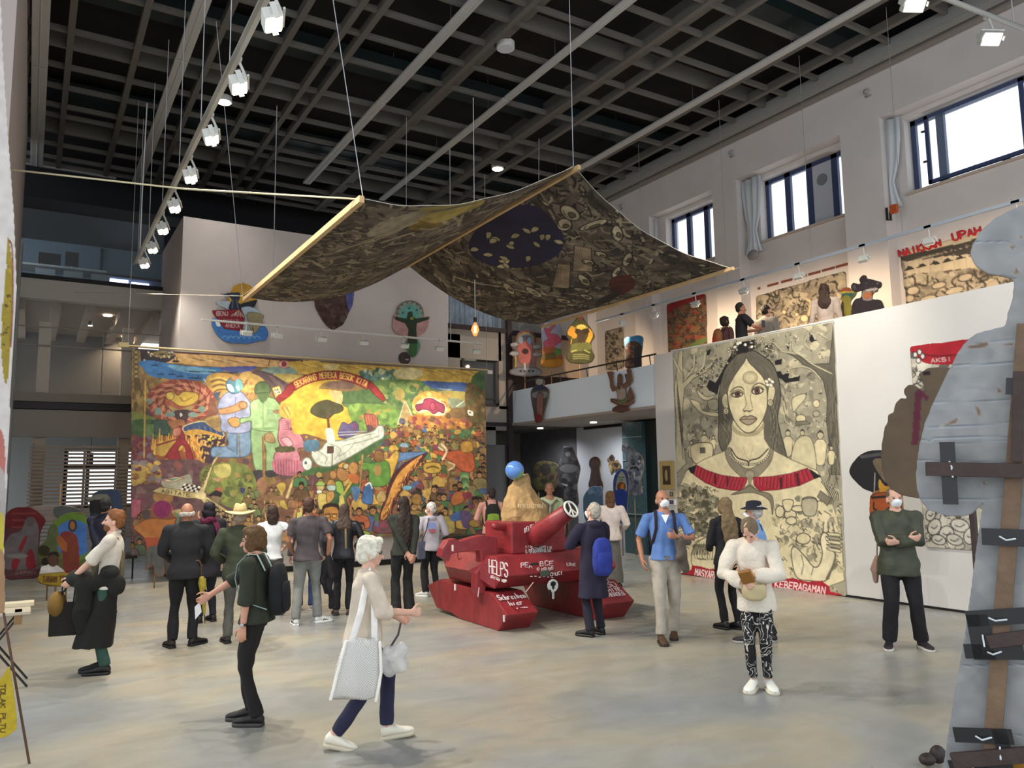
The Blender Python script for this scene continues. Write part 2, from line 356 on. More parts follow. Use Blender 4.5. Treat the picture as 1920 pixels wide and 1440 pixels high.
struct('wall_windows_far', MB().bb(XW, XW+.3,19.0,23.2,3.7,10.8), M_white2); struct('wall_office_side', MB().bb(3.4,3.55, YF+.3,26,0,8.5), mat('8c8780', .8)); struct('ceiling_back_room', MB().bb(8.98,17,19.0,22.5,3.45,3.6), mat('5a5652', .8)); struct('wall_shade_side', MB().bb(XW+.2, XW+.3,19.2,22.5,0,3.45), M_dark); struct('wall_ground_right', MB().bb(6.0,6.2, YF, 26,0,3.66), mat('8f9496', .8))
# ---------------------------------------------------------------- painted surfaces: shapes rasterised into vertex colours
FONT = {'A': 'a0c6e0 b3d3'.split(), 'B': ['a0a6c6d5c3a3 c3e2d0a0'.replace(' ', '')], 'C': ['e1d0b0a1a5b6d6e5'], 'D': ['a0a6c6e4e2c0a0'], 'E': ['e0a0a6e6', 'a3d3'], 'F': ['a0a6e6', 'a3d3'], 'G': ['e5d6b6a5a1b0d0e1e3c3'], 'H': ['a0a6', 'e0e6', 'a3e3'], 'I': ['c0c6'], 'J': ['a1b0c0d1d6'], 'K': ['a0a6', 'e6a3e0'], 'L': ['a6a0e0'], 'M': ['a0a6c3e6e0'], 'N': ['a0a6e0e6'], 'O': ['b0a1a5b6d6e5e1d0b0'], 'P': ['a0a6d6e5e4d3a3'], 'R': ['a0a6d6e5e4d3a3', 'c3e0'], 'S': ['a1b0d0e1e2d3b3a4a5b6d6e5'], 'T': ['a6e6', 'c6c0'], 'U': ['a6a1b0d0e1e6'], 'V': ['a6c0e6'], 'W': ['a6b0c4d0e6'], 'Y': ['a6c3e6', 'c3c0'], 'Z': ['a6e6a0e0'],
  'c': ['d3b3a2a1b0d0'], 'h': ['a0a6', 'a3c3d2d0'], 'r': ['a0a3', 'a2b3d3'], 'e': ['a2d2d3b3a2a1b0d0'], 'i': ['b0b3', 'b5b5'], 'b': ['a6a0c0d1d2c3a3'], 'n': ['a0a3', 'a2b3c3d2d0'], 'm': ['a0a3', 'a3b3c2c0', 'c3d3e2e0'], 'u': ['a3a1b0d0d3'], 't': ['b5b1c0', 'a4d4'], 'l': ['a6a1b0'], 'a': ['d3b3a2a1b0d0', 'd3d0'], 'o': ['b0a1a2b3c3d2d1c0b0'], 's': ['a0c0d1a2b3d3'], 'w': ['a3b0c2d0e3'], '-': ['b3d3'], '.': ['b0b0']}
FONT['A'] = ['a0c6e0', 'b2d2']; FONT['B'] = ['a0a6c6d5d4c3a3', 'c3e2e1d0a0']
def strokes(ch):
 return [[((ord(s[i])-97)/4, int(s[i+1])/6) for i in range(0, len(s), 2)] for s in FONT.get(ch, [])]
def srgb2lin(a): return np.where(a <= .04045, a/12.92, ((a+.055)/1.055)**2.4)
def crom(p, closed, n=6):
 p = np.array(p, float); m = len(p)
 if m < 3: return p
 out = []
 rng = range(m) if closed else range(m-1)
 for i in rng:
  g = (lambda k: p[k % m]) if closed else (lambda k: p[min(max(k, 0), m-1)])
  a, b, c, d = g(i-1), g(i), g(i+1), g(i+2)
  for t in np.arange(n)/n: out.append(.5*((2*b)+(c-a)*t+(2*a-5*b+4*c-d)*t*t+(3*b-a-3*c+d)*t**3))
 if not closed: out.append(p[-1])
 return np.array(out)
class Art:
 """grid covers local rectangle [a0,a1]x[b0,b1] metres (b up); drawing coordinates go through fn"""
 def __init__(s, a0, a1, b0, b1, step, fn, bgc='888888', seed=1):
  s.a0, s.a1, s.b0, s.b1 = a0, a1, b0, b1; s.nx = max(2, int(round((a1-a0)/step))+1); s.ny = max(2, int(round((b1-b0)/step))+1)
  s.fn = fn; s.img = np.empty((s.ny, s.nx, 3)); s.img[:] = s.c(bgc); s.mask = None; s.org = (0, 0); s.k = 1.0; s.rg = np.random.RandomState(seed)
 def c(s, h): return np.array([int(h[i:i+2], 16)/255 for i in (0, 2, 4)]) if isinstance(h, str) else np.array(h, float)
 def cv(s, p):
  out = []
  for u, v in p:
   a, b = s.fn(s.org[0]+u*s.k, s.org[1]+v*s.k); out.append(((a-s.a0)/(s.a1-s.a0)*(s.nx-1), (s.b1-b)/(s.b1-s.b0)*(s.ny-1)))
  return np.array(out)
 def _box(s, q, pad=1):
  x0, x1 = int(max(0, math.floor(q[:, 0].min()-pad))), int(min(s.nx-1, math.ceil(q[:, 0].max()+pad))); y0, y1 = int(max(0, math.floor(q[:, 1].min()-pad))), int(min(s.ny-1, math.ceil(q[:, 1].max()+pad)))
  return x0, x1+1, y0, y1+1
 def inside(s, q):
  x0, x1, y0, y1 = s._box(q)
  if x1 <= x0 or y1 <= y0: return None
  X, Y = np.meshgrid(np.arange(x0, x1), np.arange(y0, y1)); r = np.zeros(X.shape, bool)
  n = len(q)
  for i in range(n):
   xa, ya = q[i]; xb, yb = q[(i+1) % n]
   if ya == yb: continue
   r ^= ((ya > Y) != (yb > Y)) & (X < (xb-xa)*(Y-ya)/(yb-ya)+xa)
  return x0, x1, y0, y1, r
 def P(s, pts, col, sm=True, al=1.0, out=None, ow=1.0):
  pts = crom(pts, True) if sm and len(pts) > 3 else np.array(pts, float); r = s.inside(s.cv(pts))
  if r is not None:
   x0, x1, y0, y1, m = r; v = s.img[y0:y1, x0:x1]; v[m] = v[m]*(1-al)+s.c(col)*al
  if out: s.L(list(pts)+[pts[0]], ow, out, sm=False)
  return s
 def L(s, pts, w, col, sm=True, al=1.0):
  pts = crom(pts, False, 4) if sm and len(pts) > 2 else np.array(pts, float); q = s.cv(pts)
  r_ = w*.5*s.k*s.scale(pts[0]); c = s.c(col)
  for a, b in zip(q[:-1], q[1:]):
   x0, x1, y0, y1 = s._box(np.array([a, b]), r_+1)
   if x1 <= x0 or y1 <= y0: continue
   X, Y = np.meshgrid(np.arange(x0, x1), np.arange(y0, y1)); d = b-a; L2 = d@d+1e-9
   t = np.clip(((X-a[0])*d[0]+(Y-a[1])*d[1])/L2, 0, 1); D = np.hypot(X-a[0]-t*d[0], Y-a[1]-t*d[1])
   m = np.clip(r_+.5-D, 0, 1)[..., None]*al; v = s.img[y0:y1, x0:x1]; v[:] = v*(1-m)+c*m
  return s
 def scale(s, p):
  q = s.cv([p, (p[0]+4/s.k, p[1]), (p[0], p[1]+4/s.k)]); return (np.linalg.norm(q[1]-q[0])+np.linalg.norm(q[2]-q[0]))/8
 def E(s, cx, cy, rx_, ry2, col, rot=0, out=None, ow=1.0, al=1.0):
  a = np.linspace(0, 2*math.pi, 18)[:-1]; ca, sa = math.cos(math.radians(rot)), math.sin(math.radians(rot))
  x = rx_*np.cos(a); y = ry2*np.sin(a); return s.P(np.stack([cx+x*ca-y*sa, cy+x*sa+y*ca], 1), col, False, al, out, ow)
 def R(s, x0, y0, x1, y1, col, al=1.0): return s.P([(x0, y0),(x1, y0),(x1, y1),(x0, y1)], col, False, al)
 def T(s, txt, a, b, h, col, w, arc=0.0, up=None):
  """text from a to b (baseline), letter height h, arc = rise of the middle"""
  a = np.array(a, float); b = np.array(b, float); n = len(txt); d = (b-a)/n; L = np.linalg.norm(b-a)
  for i, ch in enumerate(txt):
   for st in strokes(ch):
    pp = []
    for fx, fy in st:
     t = (i+.12+fx*.72)/n; base = a+(b-a)*t; nv = np.array([(b-a)[1], -(b-a)[0]])/L if up is None else np.array(up)
     lift = arc*4*t*(1-t); sl = arc*4*(1-2*t)/L; nn = nv-(b-a)/L*sl; nn /= np.linalg.norm(nn)
     pp.append(base+nv*lift+nn*fy*h)
    s.L(pp, w, col, sm=False)
  return s
 def blobs(s, poly, pal, n, r0, r1, asp=1.0, out=None, ow=1.0, ang=None, al=1.0):
  poly = np.array(poly, float); x0, y0 = poly.min(0); x1, y1 = poly.max(0); k = 0; tries = 0
  while k < n and tries < n*6:
   tries += 1; x, y = s.rg.uniform(x0, x1), s.rg.uniform(y0, y1); ins = False
   for i in range(len(poly)):
    xa, ya = poly[i]; xb, yb = poly[(i+1) % len(poly)]
    if (ya > y) != (yb > y) and x < (xb-xa)*(y-ya)/(yb-ya)+xa: ins = not ins
   if not ins: continue
   r = s.rg.uniform(r0, r1); m = s.rg.randint(5, 9); th = s.rg.uniform(0, 360) if ang is None else ang+s.rg.normal()*12
   ca, sa = math.cos(math.radians(th)), math.sin(math.radians(th)); pts = []
   for j in range(m):
    q = 2*math.pi*j/m; rr = r*s.rg.uniform(.6, 1.25); X = rr*asp*math.cos(q); Y = rr*math.sin(q); pts.append((x+X*ca-Y*sa, y+X*sa+Y*ca))
   s.P(pts, pal[s.rg.randint(len(pal))], True, al, out, ow); k += 1
  return s
 def man(s, x, y, h, col, skin='a9703c', hair='2a1c18', ln='33201c'):
  """small painted half figure: shoulders, head, arms"""
  w = h*.42; j = s.rg.uniform(-.06, .06)*h
  s.P([(x-w, y+h),(x-w*.95, y+h*.5),(x-w*.35, y+h*.36),(x+w*.35, y+h*.36),(x+w*.95, y+h*.5),(x+w, y+h)], col, True, 1, ln, h*.03)
  s.E(x+j, y+h*.2, h*.15, h*.19, skin, 0, ln, h*.025); s.P([(x+j-h*.16, y+h*.16),(x+j-h*.1, y-h*.01),(x+j+h*.1, y-h*.01),(x+j+h*.16, y+h*.16),(x+j, y+h*.09)], hair)
  if s.rg.rand() < .5: q = s.rg.choice([-1,1]); s.L([(x+q*w*.8, y+h*.6),(x+q*w*1.25, y+h*.3),(x+q*w*1.1, y-h*.05)], h*.12, skin)
  s.L([(x+j-h*.06, y+h*.2),(x+j-h*.03, y+h*.2)], h*.03, ln); s.L([(x+j+h*.03, y+h*.2),(x+j+h*.06, y+h*.2)], h*.03, ln)
 def crowd(s, poly, n, h0, h1, pal, skins=('a9703c', '8f5a30', 'b9824a')):
  poly = np.array(poly, float); x0, y0 = poly.min(0); x1, y1 = poly.max(0); P_ = []
  while len(P_) < n:
   x, y = s.rg.uniform(x0, x1), s.rg.uniform(y0, y1); ins = False
   for i in range(len(poly)):
    xa, ya = poly[i]; xb, yb = poly[(i+1) % len(poly)]
    if (ya > y) != (yb > y) and x < (xb-xa)*(y-ya)/(yb-ya)+xa: ins = not ins
   if ins: P_.append((y, x))
  P_.sort()
  for y, x in P_:
   f = (y-y0)/(y1-y0+1e-6); h = h0+(h1-h0)*f; s.man(x, y-h*.5, h, pal[s.rg.randint(len(pal))], skins[s.rg.randint(len(skins))])
 def grain(s, amp=.06, sc=(14, 5)):
  for q in sc:
   g = s.rg.rand(s.ny//q+3, s.nx//q+3); yy = np.arange(s.ny)/q; xx = np.arange(s.nx)/q; yi = yy.astype(int); xi = xx.astype(int); fy = (yy-yi)[:, None]; fx = (xx-xi)[None]
   v = g[yi][:, xi]*(1-fy)*(1-fx)+g[yi+1][:, xi]*fy*(1-fx)+g[yi][:, xi+1]*(1-fy)*fx+g[yi+1][:, xi+1]*fy*fx
   s.img *= (1+amp*(v-.5)*2)[..., None]
  s.img = np.clip(s.img, 0, 1); return s
 def clip(s, pts, sm=True):
  """keep only what lies inside this outline (may be called several times: union)"""
  if s.mask is None: s.mask = np.zeros((s.ny, s.nx), bool)
  r = s.inside(s.cv(crom(pts, True) if sm else np.array(pts, float)))
  if r is not None: x0, x1, y0, y1, m = r; s.mask[y0:y1, x0:x1] |= m
  return s
 def mesh(s, name, to3, thick, nvec, back='8a6f4c', parent=None, rough=.85, backmat=None):
  """to3(a,b) arrays -> (N,3) points; nvec unit vector of the painted side"""
  A, B = np.meshgrid(np.linspace(s.a0, s.a1, s.nx), np.linspace(s.b1, s.b0, s.ny)); P3 = to3(A.ravel(), B.ravel()); N = len(P3)
  nv = nvec if isinstance(nvec, np.ndarray) and nvec.ndim == 2 else np.tile(np.array(nvec, float), (N, 1))
  idx = np.arange(N).reshape(s.ny, s.nx); cell = np.ones((s.ny-1, s.nx-1), bool)
  if s.mask is not None: m = s.mask; cell = (m[:-1, :-1].astype(int)+m[1:, :-1]+m[:-1, 1:]+m[1:, 1:]) >= 2
  q = np.stack([idx[:-1, :-1], idx[1:, :-1], idx[1:, 1:], idx[:-1,1:]], -1)[cell]
  pad = np.pad(cell, 1); sides = []
  up = cell & ~pad[:-2, 1:-1]; dn = cell & ~pad[2:, 1:-1]; lf = cell & ~pad[1:-1, :-2]; rt = cell & ~pad[1:-1, 2:]
  for msk, (a, b) in ((up, (idx[:-1,1:], idx[:-1, :-1])),(dn, (idx[1:, :-1], idx[1:, 1:])),(lf, (idx[:-1, :-1], idx[1:, :-1])),(rt, (idx[1:, 1:], idx[:-1,1:]))):
   e0, e1 = a[msk], b[msk]; sides.append(np.stack([e1, e0, e0+N, e1+N], -1))
  sd = np.concatenate(sides) if sides else np.zeros((0, 4), int)
  F_ = np.concatenate([q, q[:, ::-1]+N, sd]); V = np.concatenate([P3, P3-nv*thick]); col = srgb2lin(np.concatenate([s.img.reshape(-1, 3)]*2))
  used = np.unique(F_); rm = np.full(2*N, -1); rm[used] = np.arange(len(used)); F_ = rm[F_]; V = V[used]; col = col[used]
  if s.mask is not None:
   fe = np.concatenate([x[:, :2] for x in sides]); fe = rm[fe]; fe = fe[(fe >= 0).all(1)]; off = rm[np.arange(N)+N]; front = {}
   cnt = np.zeros(len(V)); np.add.at(cnt, fe.ravel(), 1); bv = np.where(cnt == 2)[0]; ids = np.where(rm[:N] >= 0)[0]; bk = np.full(len(V), -1); bk[rm[ids]] = rm[ids+N]
   for _ in range(4):
    acc = np.zeros_like(V); np.add.at(acc, fe[:, 0], V[fe[:, 1]]); np.add.at(acc, fe[:, 1], V[fe[:, 0]]); V[bv] = V[bv]*.4+acc[bv]/2*.6
   V[bk[bv]] = V[bv]-nv[0]*thick
  me = bpy.data.meshes.new(name); nf = len(F_); me.vertices.add(len(V)); me.vertices.foreach_set('co', V.ravel()); me.loops.add(nf*4); me.loops.foreach_set('vertex_index', F_.ravel().astype(np.int32))
  me.polygons.add(nf); me.polygons.foreach_set('loop_start', np.arange(nf, dtype=np.int32)*4); me.update(calc_edges=True); me.validate()
  at_ = me.attributes.new('paint', 'FLOAT_COLOR', 'POINT'); at_.data.foreach_set('color', np.concatenate([col, np.ones((len(col), 1))], 1).ravel())
  me.materials.append(vcol_mat(rough)); me.materials.append(backmat or mat(back, .9, var=.08, vscale=3))
  mi = np.zeros(nf, np.int32); mi[len(q):] = 1; me.polygons.foreach_set('material_index', mi)
  o = bpy.data.objects.new(name, me); COL.objects.link(o)
  if parent is not None: attach(o, parent)
  return o
def plane_fn(ax, c):
 """photo measure -> (a, b) in a vertical plane; a grows to the right as seen from the room"""
 if ax == 1: return lambda u, v: (lambda p: (p[0], p[2]))(at(u, v, 1, c))
 return lambda u, v: (lambda p: (-p[1], p[2]))(at(u, v, 0, c))
def plane_to3(ax, c):
 if ax == 1: return lambda A, B: np.stack([A, np.full_like(A, c), B], 1)
 return lambda A, B: np.stack([np.full_like(A, c), -A, B], 1)
NV = {1: (0, -1., 0), 0: (-1., 0, 0)}
def panel(ax, c, pts, step, bgc, seed=1, outline=True, pad=0.0, sm=False):
 """art panel whose outline is the given list of measured points"""
 fn = plane_fn(ax, c); q = np.array([fn(u, v) for u, v in pts]); a = Art(q[:, 0].min()-pad, q[:, 0].max()+pad, q[:, 1].min()-pad, q[:, 1].max()+pad, step, fn, bgc, seed)
 if outline: a.clip(pts, sm)
 a.ax, a.cc = ax, c; return a
def finish(a, name, thick, label=None, cat=None, group=None, parent=None, back='8a6f4c', rough=.85, grain=.06):
 a.grain(grain); o = a.mesh(name, plane_to3(a.ax, a.cc), thick, NV[a.ax], back, parent, rough)
 if parent is None: recentre(o)
 if label: tag(o, label, cat, group)
 return o
# ---------------------------------------------------------------- people
def vox(mb, size, smooth=3, wr=0.0, wsc=9.0, seed=0, vstretch=1.0):
 """union of closed shapes into one continuous surface; wr = wrinkle depth"""
 me = bpy.data.meshes.new('t'); me.from_pydata([tuple(p) for p in mb.v], [], mb.f)
 o = bpy.data.objects.new('t', me); COL.objects.link(o)
 r = o.modifiers.new('r', 'REMESH'); r.mode = 'VOXEL'; r.voxel_size = size
 if smooth: q = o.modifiers.new('s', 'SMOOTH'); q.iterations = smooth; q.factor = .5
 dg = bpy.context.evaluated_depsgraph_get(); out = bpy.data.meshes.new_from_object(o.evaluated_get(dg))
 bpy.data.objects.remove(o); bpy.data.meshes.remove(me)
 n = len(out.vertices); co = np.empty(n*3); out.vertices.foreach_get('co', co); co = co.reshape(-1, 3)
 if wr:
  no = np.empty(n*3); out.vertices.foreach_get('normal', no); no = no.reshape(-1, 3)
  rg = np.random.RandomState(seed); d = np.zeros(n)
  for k in range(7):
   w = rg.normal(size=3)*wsc*(1+.45*k); w[2] *= .65
   ph = rg.uniform(0, 6.28, 3); q = co@w+ph[0]+1.7*np.sin(co@(rg.normal(size=3)*wsc*.6)+ph[1])
   d += np.sin(q)/(1+.35*k)
  co = co+no*(d*wr*.5)[:, None]
  out.vertices.foreach_set('co', co.ravel())
 out.polygons.foreach_set('use_smooth', [True]*len(out.polygons)); out.update()
 return out
def meshobj(name, me, m, parent):
 me.name = name; me.materials.clear(); me.materials.append(m); o = bpy.data.objects.new(name, me); COL.objects.link(o); o.parent = parent; o['localframe'] = 1; return o
def rx(a): a = math.radians(a); return np.array([[1,0,0], [0, math.cos(a),-math.sin(a)], [0, math.sin(a), math.cos(a)]])
def ry_(a): a = math.radians(a); return np.array([[math.cos(a),0, math.sin(a)], [0,1,0], [-math.sin(a),0, math.cos(a)]])
def rz(a): a = math.radians(a); return np.array([[math.cos(a),-math.sin(a),0], [math.sin(a), math.cos(a),0], [0,0,1]])
def nrm(v): v = np.array(v, float); return v/(np.linalg.norm(v)+1e-9)
def ik(a, t, l1, l2, hint):
 a = np.array(a, float); t = np.array(t, float); d = t-a; L = np.linalg.norm(d); L2 = min(L, (l1+l2)*.999); t = a+d/L*L2
 x = (l1*l1-l2*l2+L2*L2)/(2*L2); h = math.sqrt(max(l1*l1-x*x, 1e-6)); dn = d/L; hn = np.array(hint, float); hn = nrm(hn-dn*(hn@dn))
 return a+dn*x+hn*h, t
SKIN = dict(skin=mat('c9957c', .55, var=.08, vscale=30), pale=mat('d3a58f', .55, var=.08, vscale=30), tan=mat('a9745a', .55, var=.08, vscale=30), dark=mat('8a5c45', .55, var=.08, vscale=30))
def shoe(root, pos, yaw, pitch, c, sole, L=.275, w=.05, hi=.0, lace=None):
 R = rz(yaw)@rx(pitch)
 T = lambda p: np.array(pos)+R@np.array(p)
 mb = MB(); secs = [(-.075,.03,.055,.5),(-.055,.038,.085+hi, .5),(-.01,.04,.085+hi, .5),(.05,.043,.07,.5),(.10, w, .05,.5),(.15, w, .04,.5),(.185,.035,.03,.5),(.20,.015,.02,.5)]
 k = L/.275
 R_ = [[T((a*math.cos(t), y*k, .022+h*(.5+.5*math.sin(t)))) for t in [2*math.pi*j/14 for j in range(14)]] for y, a, h, _ in secs]
 mb.rings(R_); u = meshobj('shoe', _me(mb), mat(c, .6, var=.1), root)
 mb = MB(); pts = []
 for y, a, h, _ in secs: pts.append((a+.005, y*k))
 out = [(x, y) for x, y in pts]+[(-x, y) for x, y in reversed(pts)]
 mb.prism([T((x, y, 0)) for x, y in out], R@np.array([0,0,.028])); meshobj('sole', _me(mb), mat(sole, .6), u)
 if lace:
  mb = MB()
  for q in range(4): mb.tube([T((-.022,.04*k+.018*q, .085-.009*q)), T((0,.045*k+.018*q, .094-.010*q)), T((.022,.04*k+.018*q, .085-.009*q))], .003, n=5)
  meshobj('laces', _me(mb), mat(lace, .7), u)
 return u
def _me(mb, smooth=True):
 me = bpy.data.meshes.new('m'); me.from_pydata([tuple(p) for p in mb.v], [], mb.f)
 bm = bmesh.new(); bm.from_mesh(me); bmesh.ops.recalc_face_normals(bm, faces=bm.faces); bm.to_mesh(me); bm.free()
 me.polygons.foreach_set('use_smooth', [smooth]*len(me.polygons)); return me
def interp(secs, n=24):
 secs = sorted(secs); z = np.array([s[0] for s in secs]); A = np.array(secs)
 zz = np.linspace(z[0], z[-1], n); t = np.array([np.interp(zz, z, A[:, k]) for k in range(A.shape[1])]).T
 for _ in range(2): t[1:-1, 1:] = .25*t[:-2, 1:]+.5*t[1:-1, 1:]+.25*t[2:, 1:]
 return t
class Person: pass
def person(xy, face, label, h=1.72, hip=(0, 0), feet=((-.11, 0, 0, -8, 0), (.11, 0, 0, 8, 0)), knee=(0, 1, 0), lean=0, side=0, twist=0,
           hl=(-.26,.02,-.08), hr=(.26,.02,-.08), el=(-.6,-1,0), er=(.6,-1,0), tl=(0,1,.3), tr=(0,1,.3), curl=(35,35),
           head=(0,0,0), skin='skin', bulk=1.0, sh=.185, hipw=.155, belly=0.0, drop=0.0,
           top=None, bottom=None, shoes=('202020', '151515'), hair=None, seed=1, legr=.82, group=None, neckc=0):
 s = h/1.75; P = Person(); P.s = s
 root = thing('person', label, 'person', (xy[0], xy[1], 0), -math.radians(face), group, local=True); P.root = root
 P.xy = xy; P.face = face
 HZ = .93-drop; S = lambda p: np.array(p, float)*s
 R = rz(-twist)@rx(-lean)@ry_(side); P0 = np.array([hip[0], hip[1], HZ]); P.R = R; P.P0 = P0
 Tt = lambda p: P0+R@np.array(p, float)
 P.T = lambda p: S(Tt(p))
 # head frame
 hj = Tt((0, .0, .568)); Hm = R@rz(head[1])@rx(head[0])@ry_(head[2]); Th = lambda p: hj+Hm@np.array(p, float); P.Th = lambda p: S(Th(p)); P.Hm = Hm
 # joints
 sL, sR = Tt((-sh*bulk, 0, .468)), Tt((sh*bulk, 0, .468))
 eL, wL = ik(sL, Tt(hl),.285,.255, R@np.array(el, float)); eR, wR = ik(sR, Tt(hr),.285,.255, R@np.array(er, float))
 P.wL, P.wR, P.eL, P.eR = wL*s, wR*s, eL*s, eR*s
 hipL, hipR = P0+np.array([-.088, 0, -.02]), P0+np.array([.088, 0, -.02])
 legs = []
 for (fx, fy, fz, yaw, pit), hp in zip(feet, (hipL, hipR)):
  an = np.array([fx, fy, fz+.085]); Rf = rz(-yaw)@rx(pit)
  an = np.array([fx, fy, fz])+Rf@np.array([0, -.03, .085])
  kn, an = ik(hp, an, .43,.42, knee); legs.append((hp, kn, an, yaw, pit))
 # ---- body: one continuous surface
 b = MB()
 secs = [(-.05,.095,.07,0),(.0, hipw-.035,.085,0),(.14,.115,.085,0),(.30,.135,.10,0),(.42,.14,.095,0),(.50,.10,.065,0),(.56,.052,.052,0)]
 t = interp(secs, 18); b.rings([[S(Tt((r[1]*bulk*math.cos(a), r[2]*bulk*math.sin(a)+r[3], r[0]))) for a in [2*math.pi*j/18 for j in range(18)]] for r in t])
 b.tube([S(Tt((0,-.005,.50))), S(Tt((0,-.005,.56))), S(Th((0,-.008,.06)))], [.058*s, .052*s, .05*s], n=12)
 # head
 def hb(c, r): b.ball(S(Th(c)), S(r), Hm, 18, 12)
 hb((0,-.012,.118),(.074,.094,.1)); hb((0,.022,.075),(.062,.066,.085)); hb((0,.045,.035),(.045,.042,.045)); hb((0,.068,.012),(.024,.022,.022))
 b.tube([S(Th((0,.082,.105))), S(Th((0,.098,.08))), S(Th((0,.107,.064)))], [.009*s, .012*s, .016*s], n=8)
 hb((0,.085,.036),(.025,.012,.006)); hb((0,.084,.027),(.021,.012,.007))
 hb((-.03,.073,.118),(.026,.012,.008)); hb((.03,.073,.118),(.026,.012,.008))
 hb((-.034,.062,.07),(.022,.02,.022)); hb((.034,.062,.07),(.022,.02,.022))
 hb((-.077,-.008,.075),(.010,.019,.031)); hb((.077,-.008,.075),(.010,.019,.031))
 # arms + hands
 hands = []
 for sd, sp, e, w, th, cu in ((-1, sL, eL, wL, tl, curl[0]),(1, sR, eR, wR, tr, curl[1])):
  b.tube([S(Tt((sd*.045,-.01,.505))), S(sp*.7+Tt((0,0,.47))*.3), S(sp+(0,0,-.012)), S((sp+e)/2), S(e), S(e*.6+w*.4), S(w)], [q*s for q in (.032,.038,.043,.040,.034,.034,.025)], n=12)
  f = nrm(w-e); side_ = np.array(th, float); side_ = nrm(side_-f*(side_@f)); n_ = np.cross(f, side_)*(-sd)
  n_ = nrm(n_); hands.append((w, f, side_, n_))
  pc = lambda a, q, r: w+f*a+side_*q+n_*r
  b.tube([S(pc(-.01,0,0)), S(pc(.03,0,0)), S(pc(.07,0,0)), S(pc(.088,0,.003))], [.026*s, .034*s, .04*s, .038*s], ry=[.02*s, .018*s, .015*s, .012*s], up=np.cross(f, side_) if False else n_, n=12)
  fing = MB()
  for k, (o_, L) in enumerate(((.03,.07),(.0105,.079),(-.010,.073),(-.029,.057))):
   base = pc(.078-.004*abs(k-1), o_, 0); p = [base]; a = cu*.5; dr = f
   for seg, fr in ((0, .45), (1, .3), (2, .25)):
    an_ = math.radians(a+seg*cu*.9+2*k); spread = side_*(o_*.9*(1 if seg == 0 else 0))
    dr = nrm(f*math.cos(an_)+n_*math.sin(an_)+spread); p.append(p[-1]+dr*L*fr)
   b.tube([S(base-f*.02)]+[S(q) for q in p], [.009*s, .0092*s, .0086*s, .008*s, .0068*s], n=7)
  tb = pc(.02, .028, .004); t1 = tb+nrm(f*.6+side_*.75+n_*.25)*.038; t2 = t1+nrm(f*.85+side_*.3+n_*.35)*.03; t3 = t2+nrm(f*.9+n_*.4)*.022
  b.tube([S(pc(.012,.012,.002)), S(tb), S(t1), S(t2), S(t3)], [.014*s, .013*s, .0105*s, .0095*s, .008*s], n=7)
 P.hands = [(a*s, f, sd, n_) for a, f, sd, n_ in hands]
 for hp, kn, an, yaw, pit in legs:
  b.tube([S(hp), S(hp*.6+kn*.4), S(kn), S(kn*.65+an*.35), S(an)], [q*s*legr for q in (.074,.066,.050,.05,.038)], n=12)
  b.tube([S(an), S(an+rz(-yaw)@rx(pit)@np.array([0, .06, -.045]))], [.032*s, .024*s], n=10)
 body = meshobj('body', vox(b, .0068*s, 2), SKIN[skin], root)
 # eyes
 m = MB()
 for q in (-1,1): m.ball(S(Th((q*.03,.0795,.098))), S((.013,.007,.006)), Hm, 10,6)
 meshobj('eyes', _me(m), mat('f2efe8', .3), body) if False else None
 e_ = meshobj('eyes', _me(m), mat('2b211e', .3), root)
 # ---- trousers
 if bottom:
  bo = dict(c='1b1a1c', w0=.082, w1=.06, w2=.060, hem=.02, waist=.11, mt=None); bo.update(bottom); v = MB()
  t = interp([(-.10,.13,.095,0),(-.03, hipw+.004,.118,-.005),(.04, hipw-.006,.110,-.004),(bo['waist'], .124,.097,0)], 9)
  t[:, 1:3] *= .95
  v.rings([[S(Tt((r[1]*bulk*math.cos(a), r[2]*bulk*math.sin(a)+r[3]+belly*.3, r[0]))) for a in [2*math.pi*j/20 for j in range(20)]] for r in t])
  for hp, kn, an, yaw, pit in legs:
   an2 = an+np.array([0, -.0, -.02]); e2 = an2+(kn-an2)*(bo['hem']/.42)
   v.tube([S(hp+(0,0,.03)), S(hp*.7+kn*.3), S(kn), S(kn*.5+e2*.5), S(e2)], [q*s for q in (bo['w0']*1.05*bulk, bo['w0']*bulk, bo['w1'], (bo['w1']+bo['w2'])/2, bo['w2'])], n=14, cap=False)
  P.trousers = meshobj('trousers' if not bo.get('name') else bo['name'], vox(v, .011*s, 7,.010,8, seed), bo['mt'] or cloth(bo['c']), root)
 # ---- top
 if top:
  tops = top if isinstance(top, list) else [top]
  for ti, tp in enumerate(tops):
   to = dict(c='808080', hem=-.10, sleeve=1.0, r0=.057, r1=.041, fl=0.0, name='shirt', mt=None, bulk=1.0, hood=False, col=None, neck=.535, thick=0.0); to.update(tp); v = MB(); th = to['thick']
   k = bulk*to['bulk']; hm = to['hem']
   sec = []
   if hm < -.2: sec.append((hm, hipw+.01+to['fl'], .125+to['fl']*.8, 0)); sec.append((-.12, hipw+.012+to['fl']*.35, .128+to['fl']*.3, 0))
   else: sec.append((hm, hipw+.024+to['fl']*.6, .148+to['fl']*.5, belly*.4)); sec.append((-.02, hipw+.016+to['fl']*.4+th, .131+to['fl']*.4+th, belly*.6))
   sec += [(.05, hipw-.012+to['fl']*.3+th, .112+th, belly),(.15,.132+to['fl']*.3+th, .103+th, belly),(.30,.15+th, .115+th, belly*.5),(.40,.158+th, .112+th, .0),(.45,.140+th, .095+th, -.004),(.495,.098+th, .072+th, -.006),(to['neck'], .060+th*.6,.058+th*.6,-.004)]
   sec = [q for q in sec if q[0] >= hm-1e-6]
   t = interp(sec, 34)
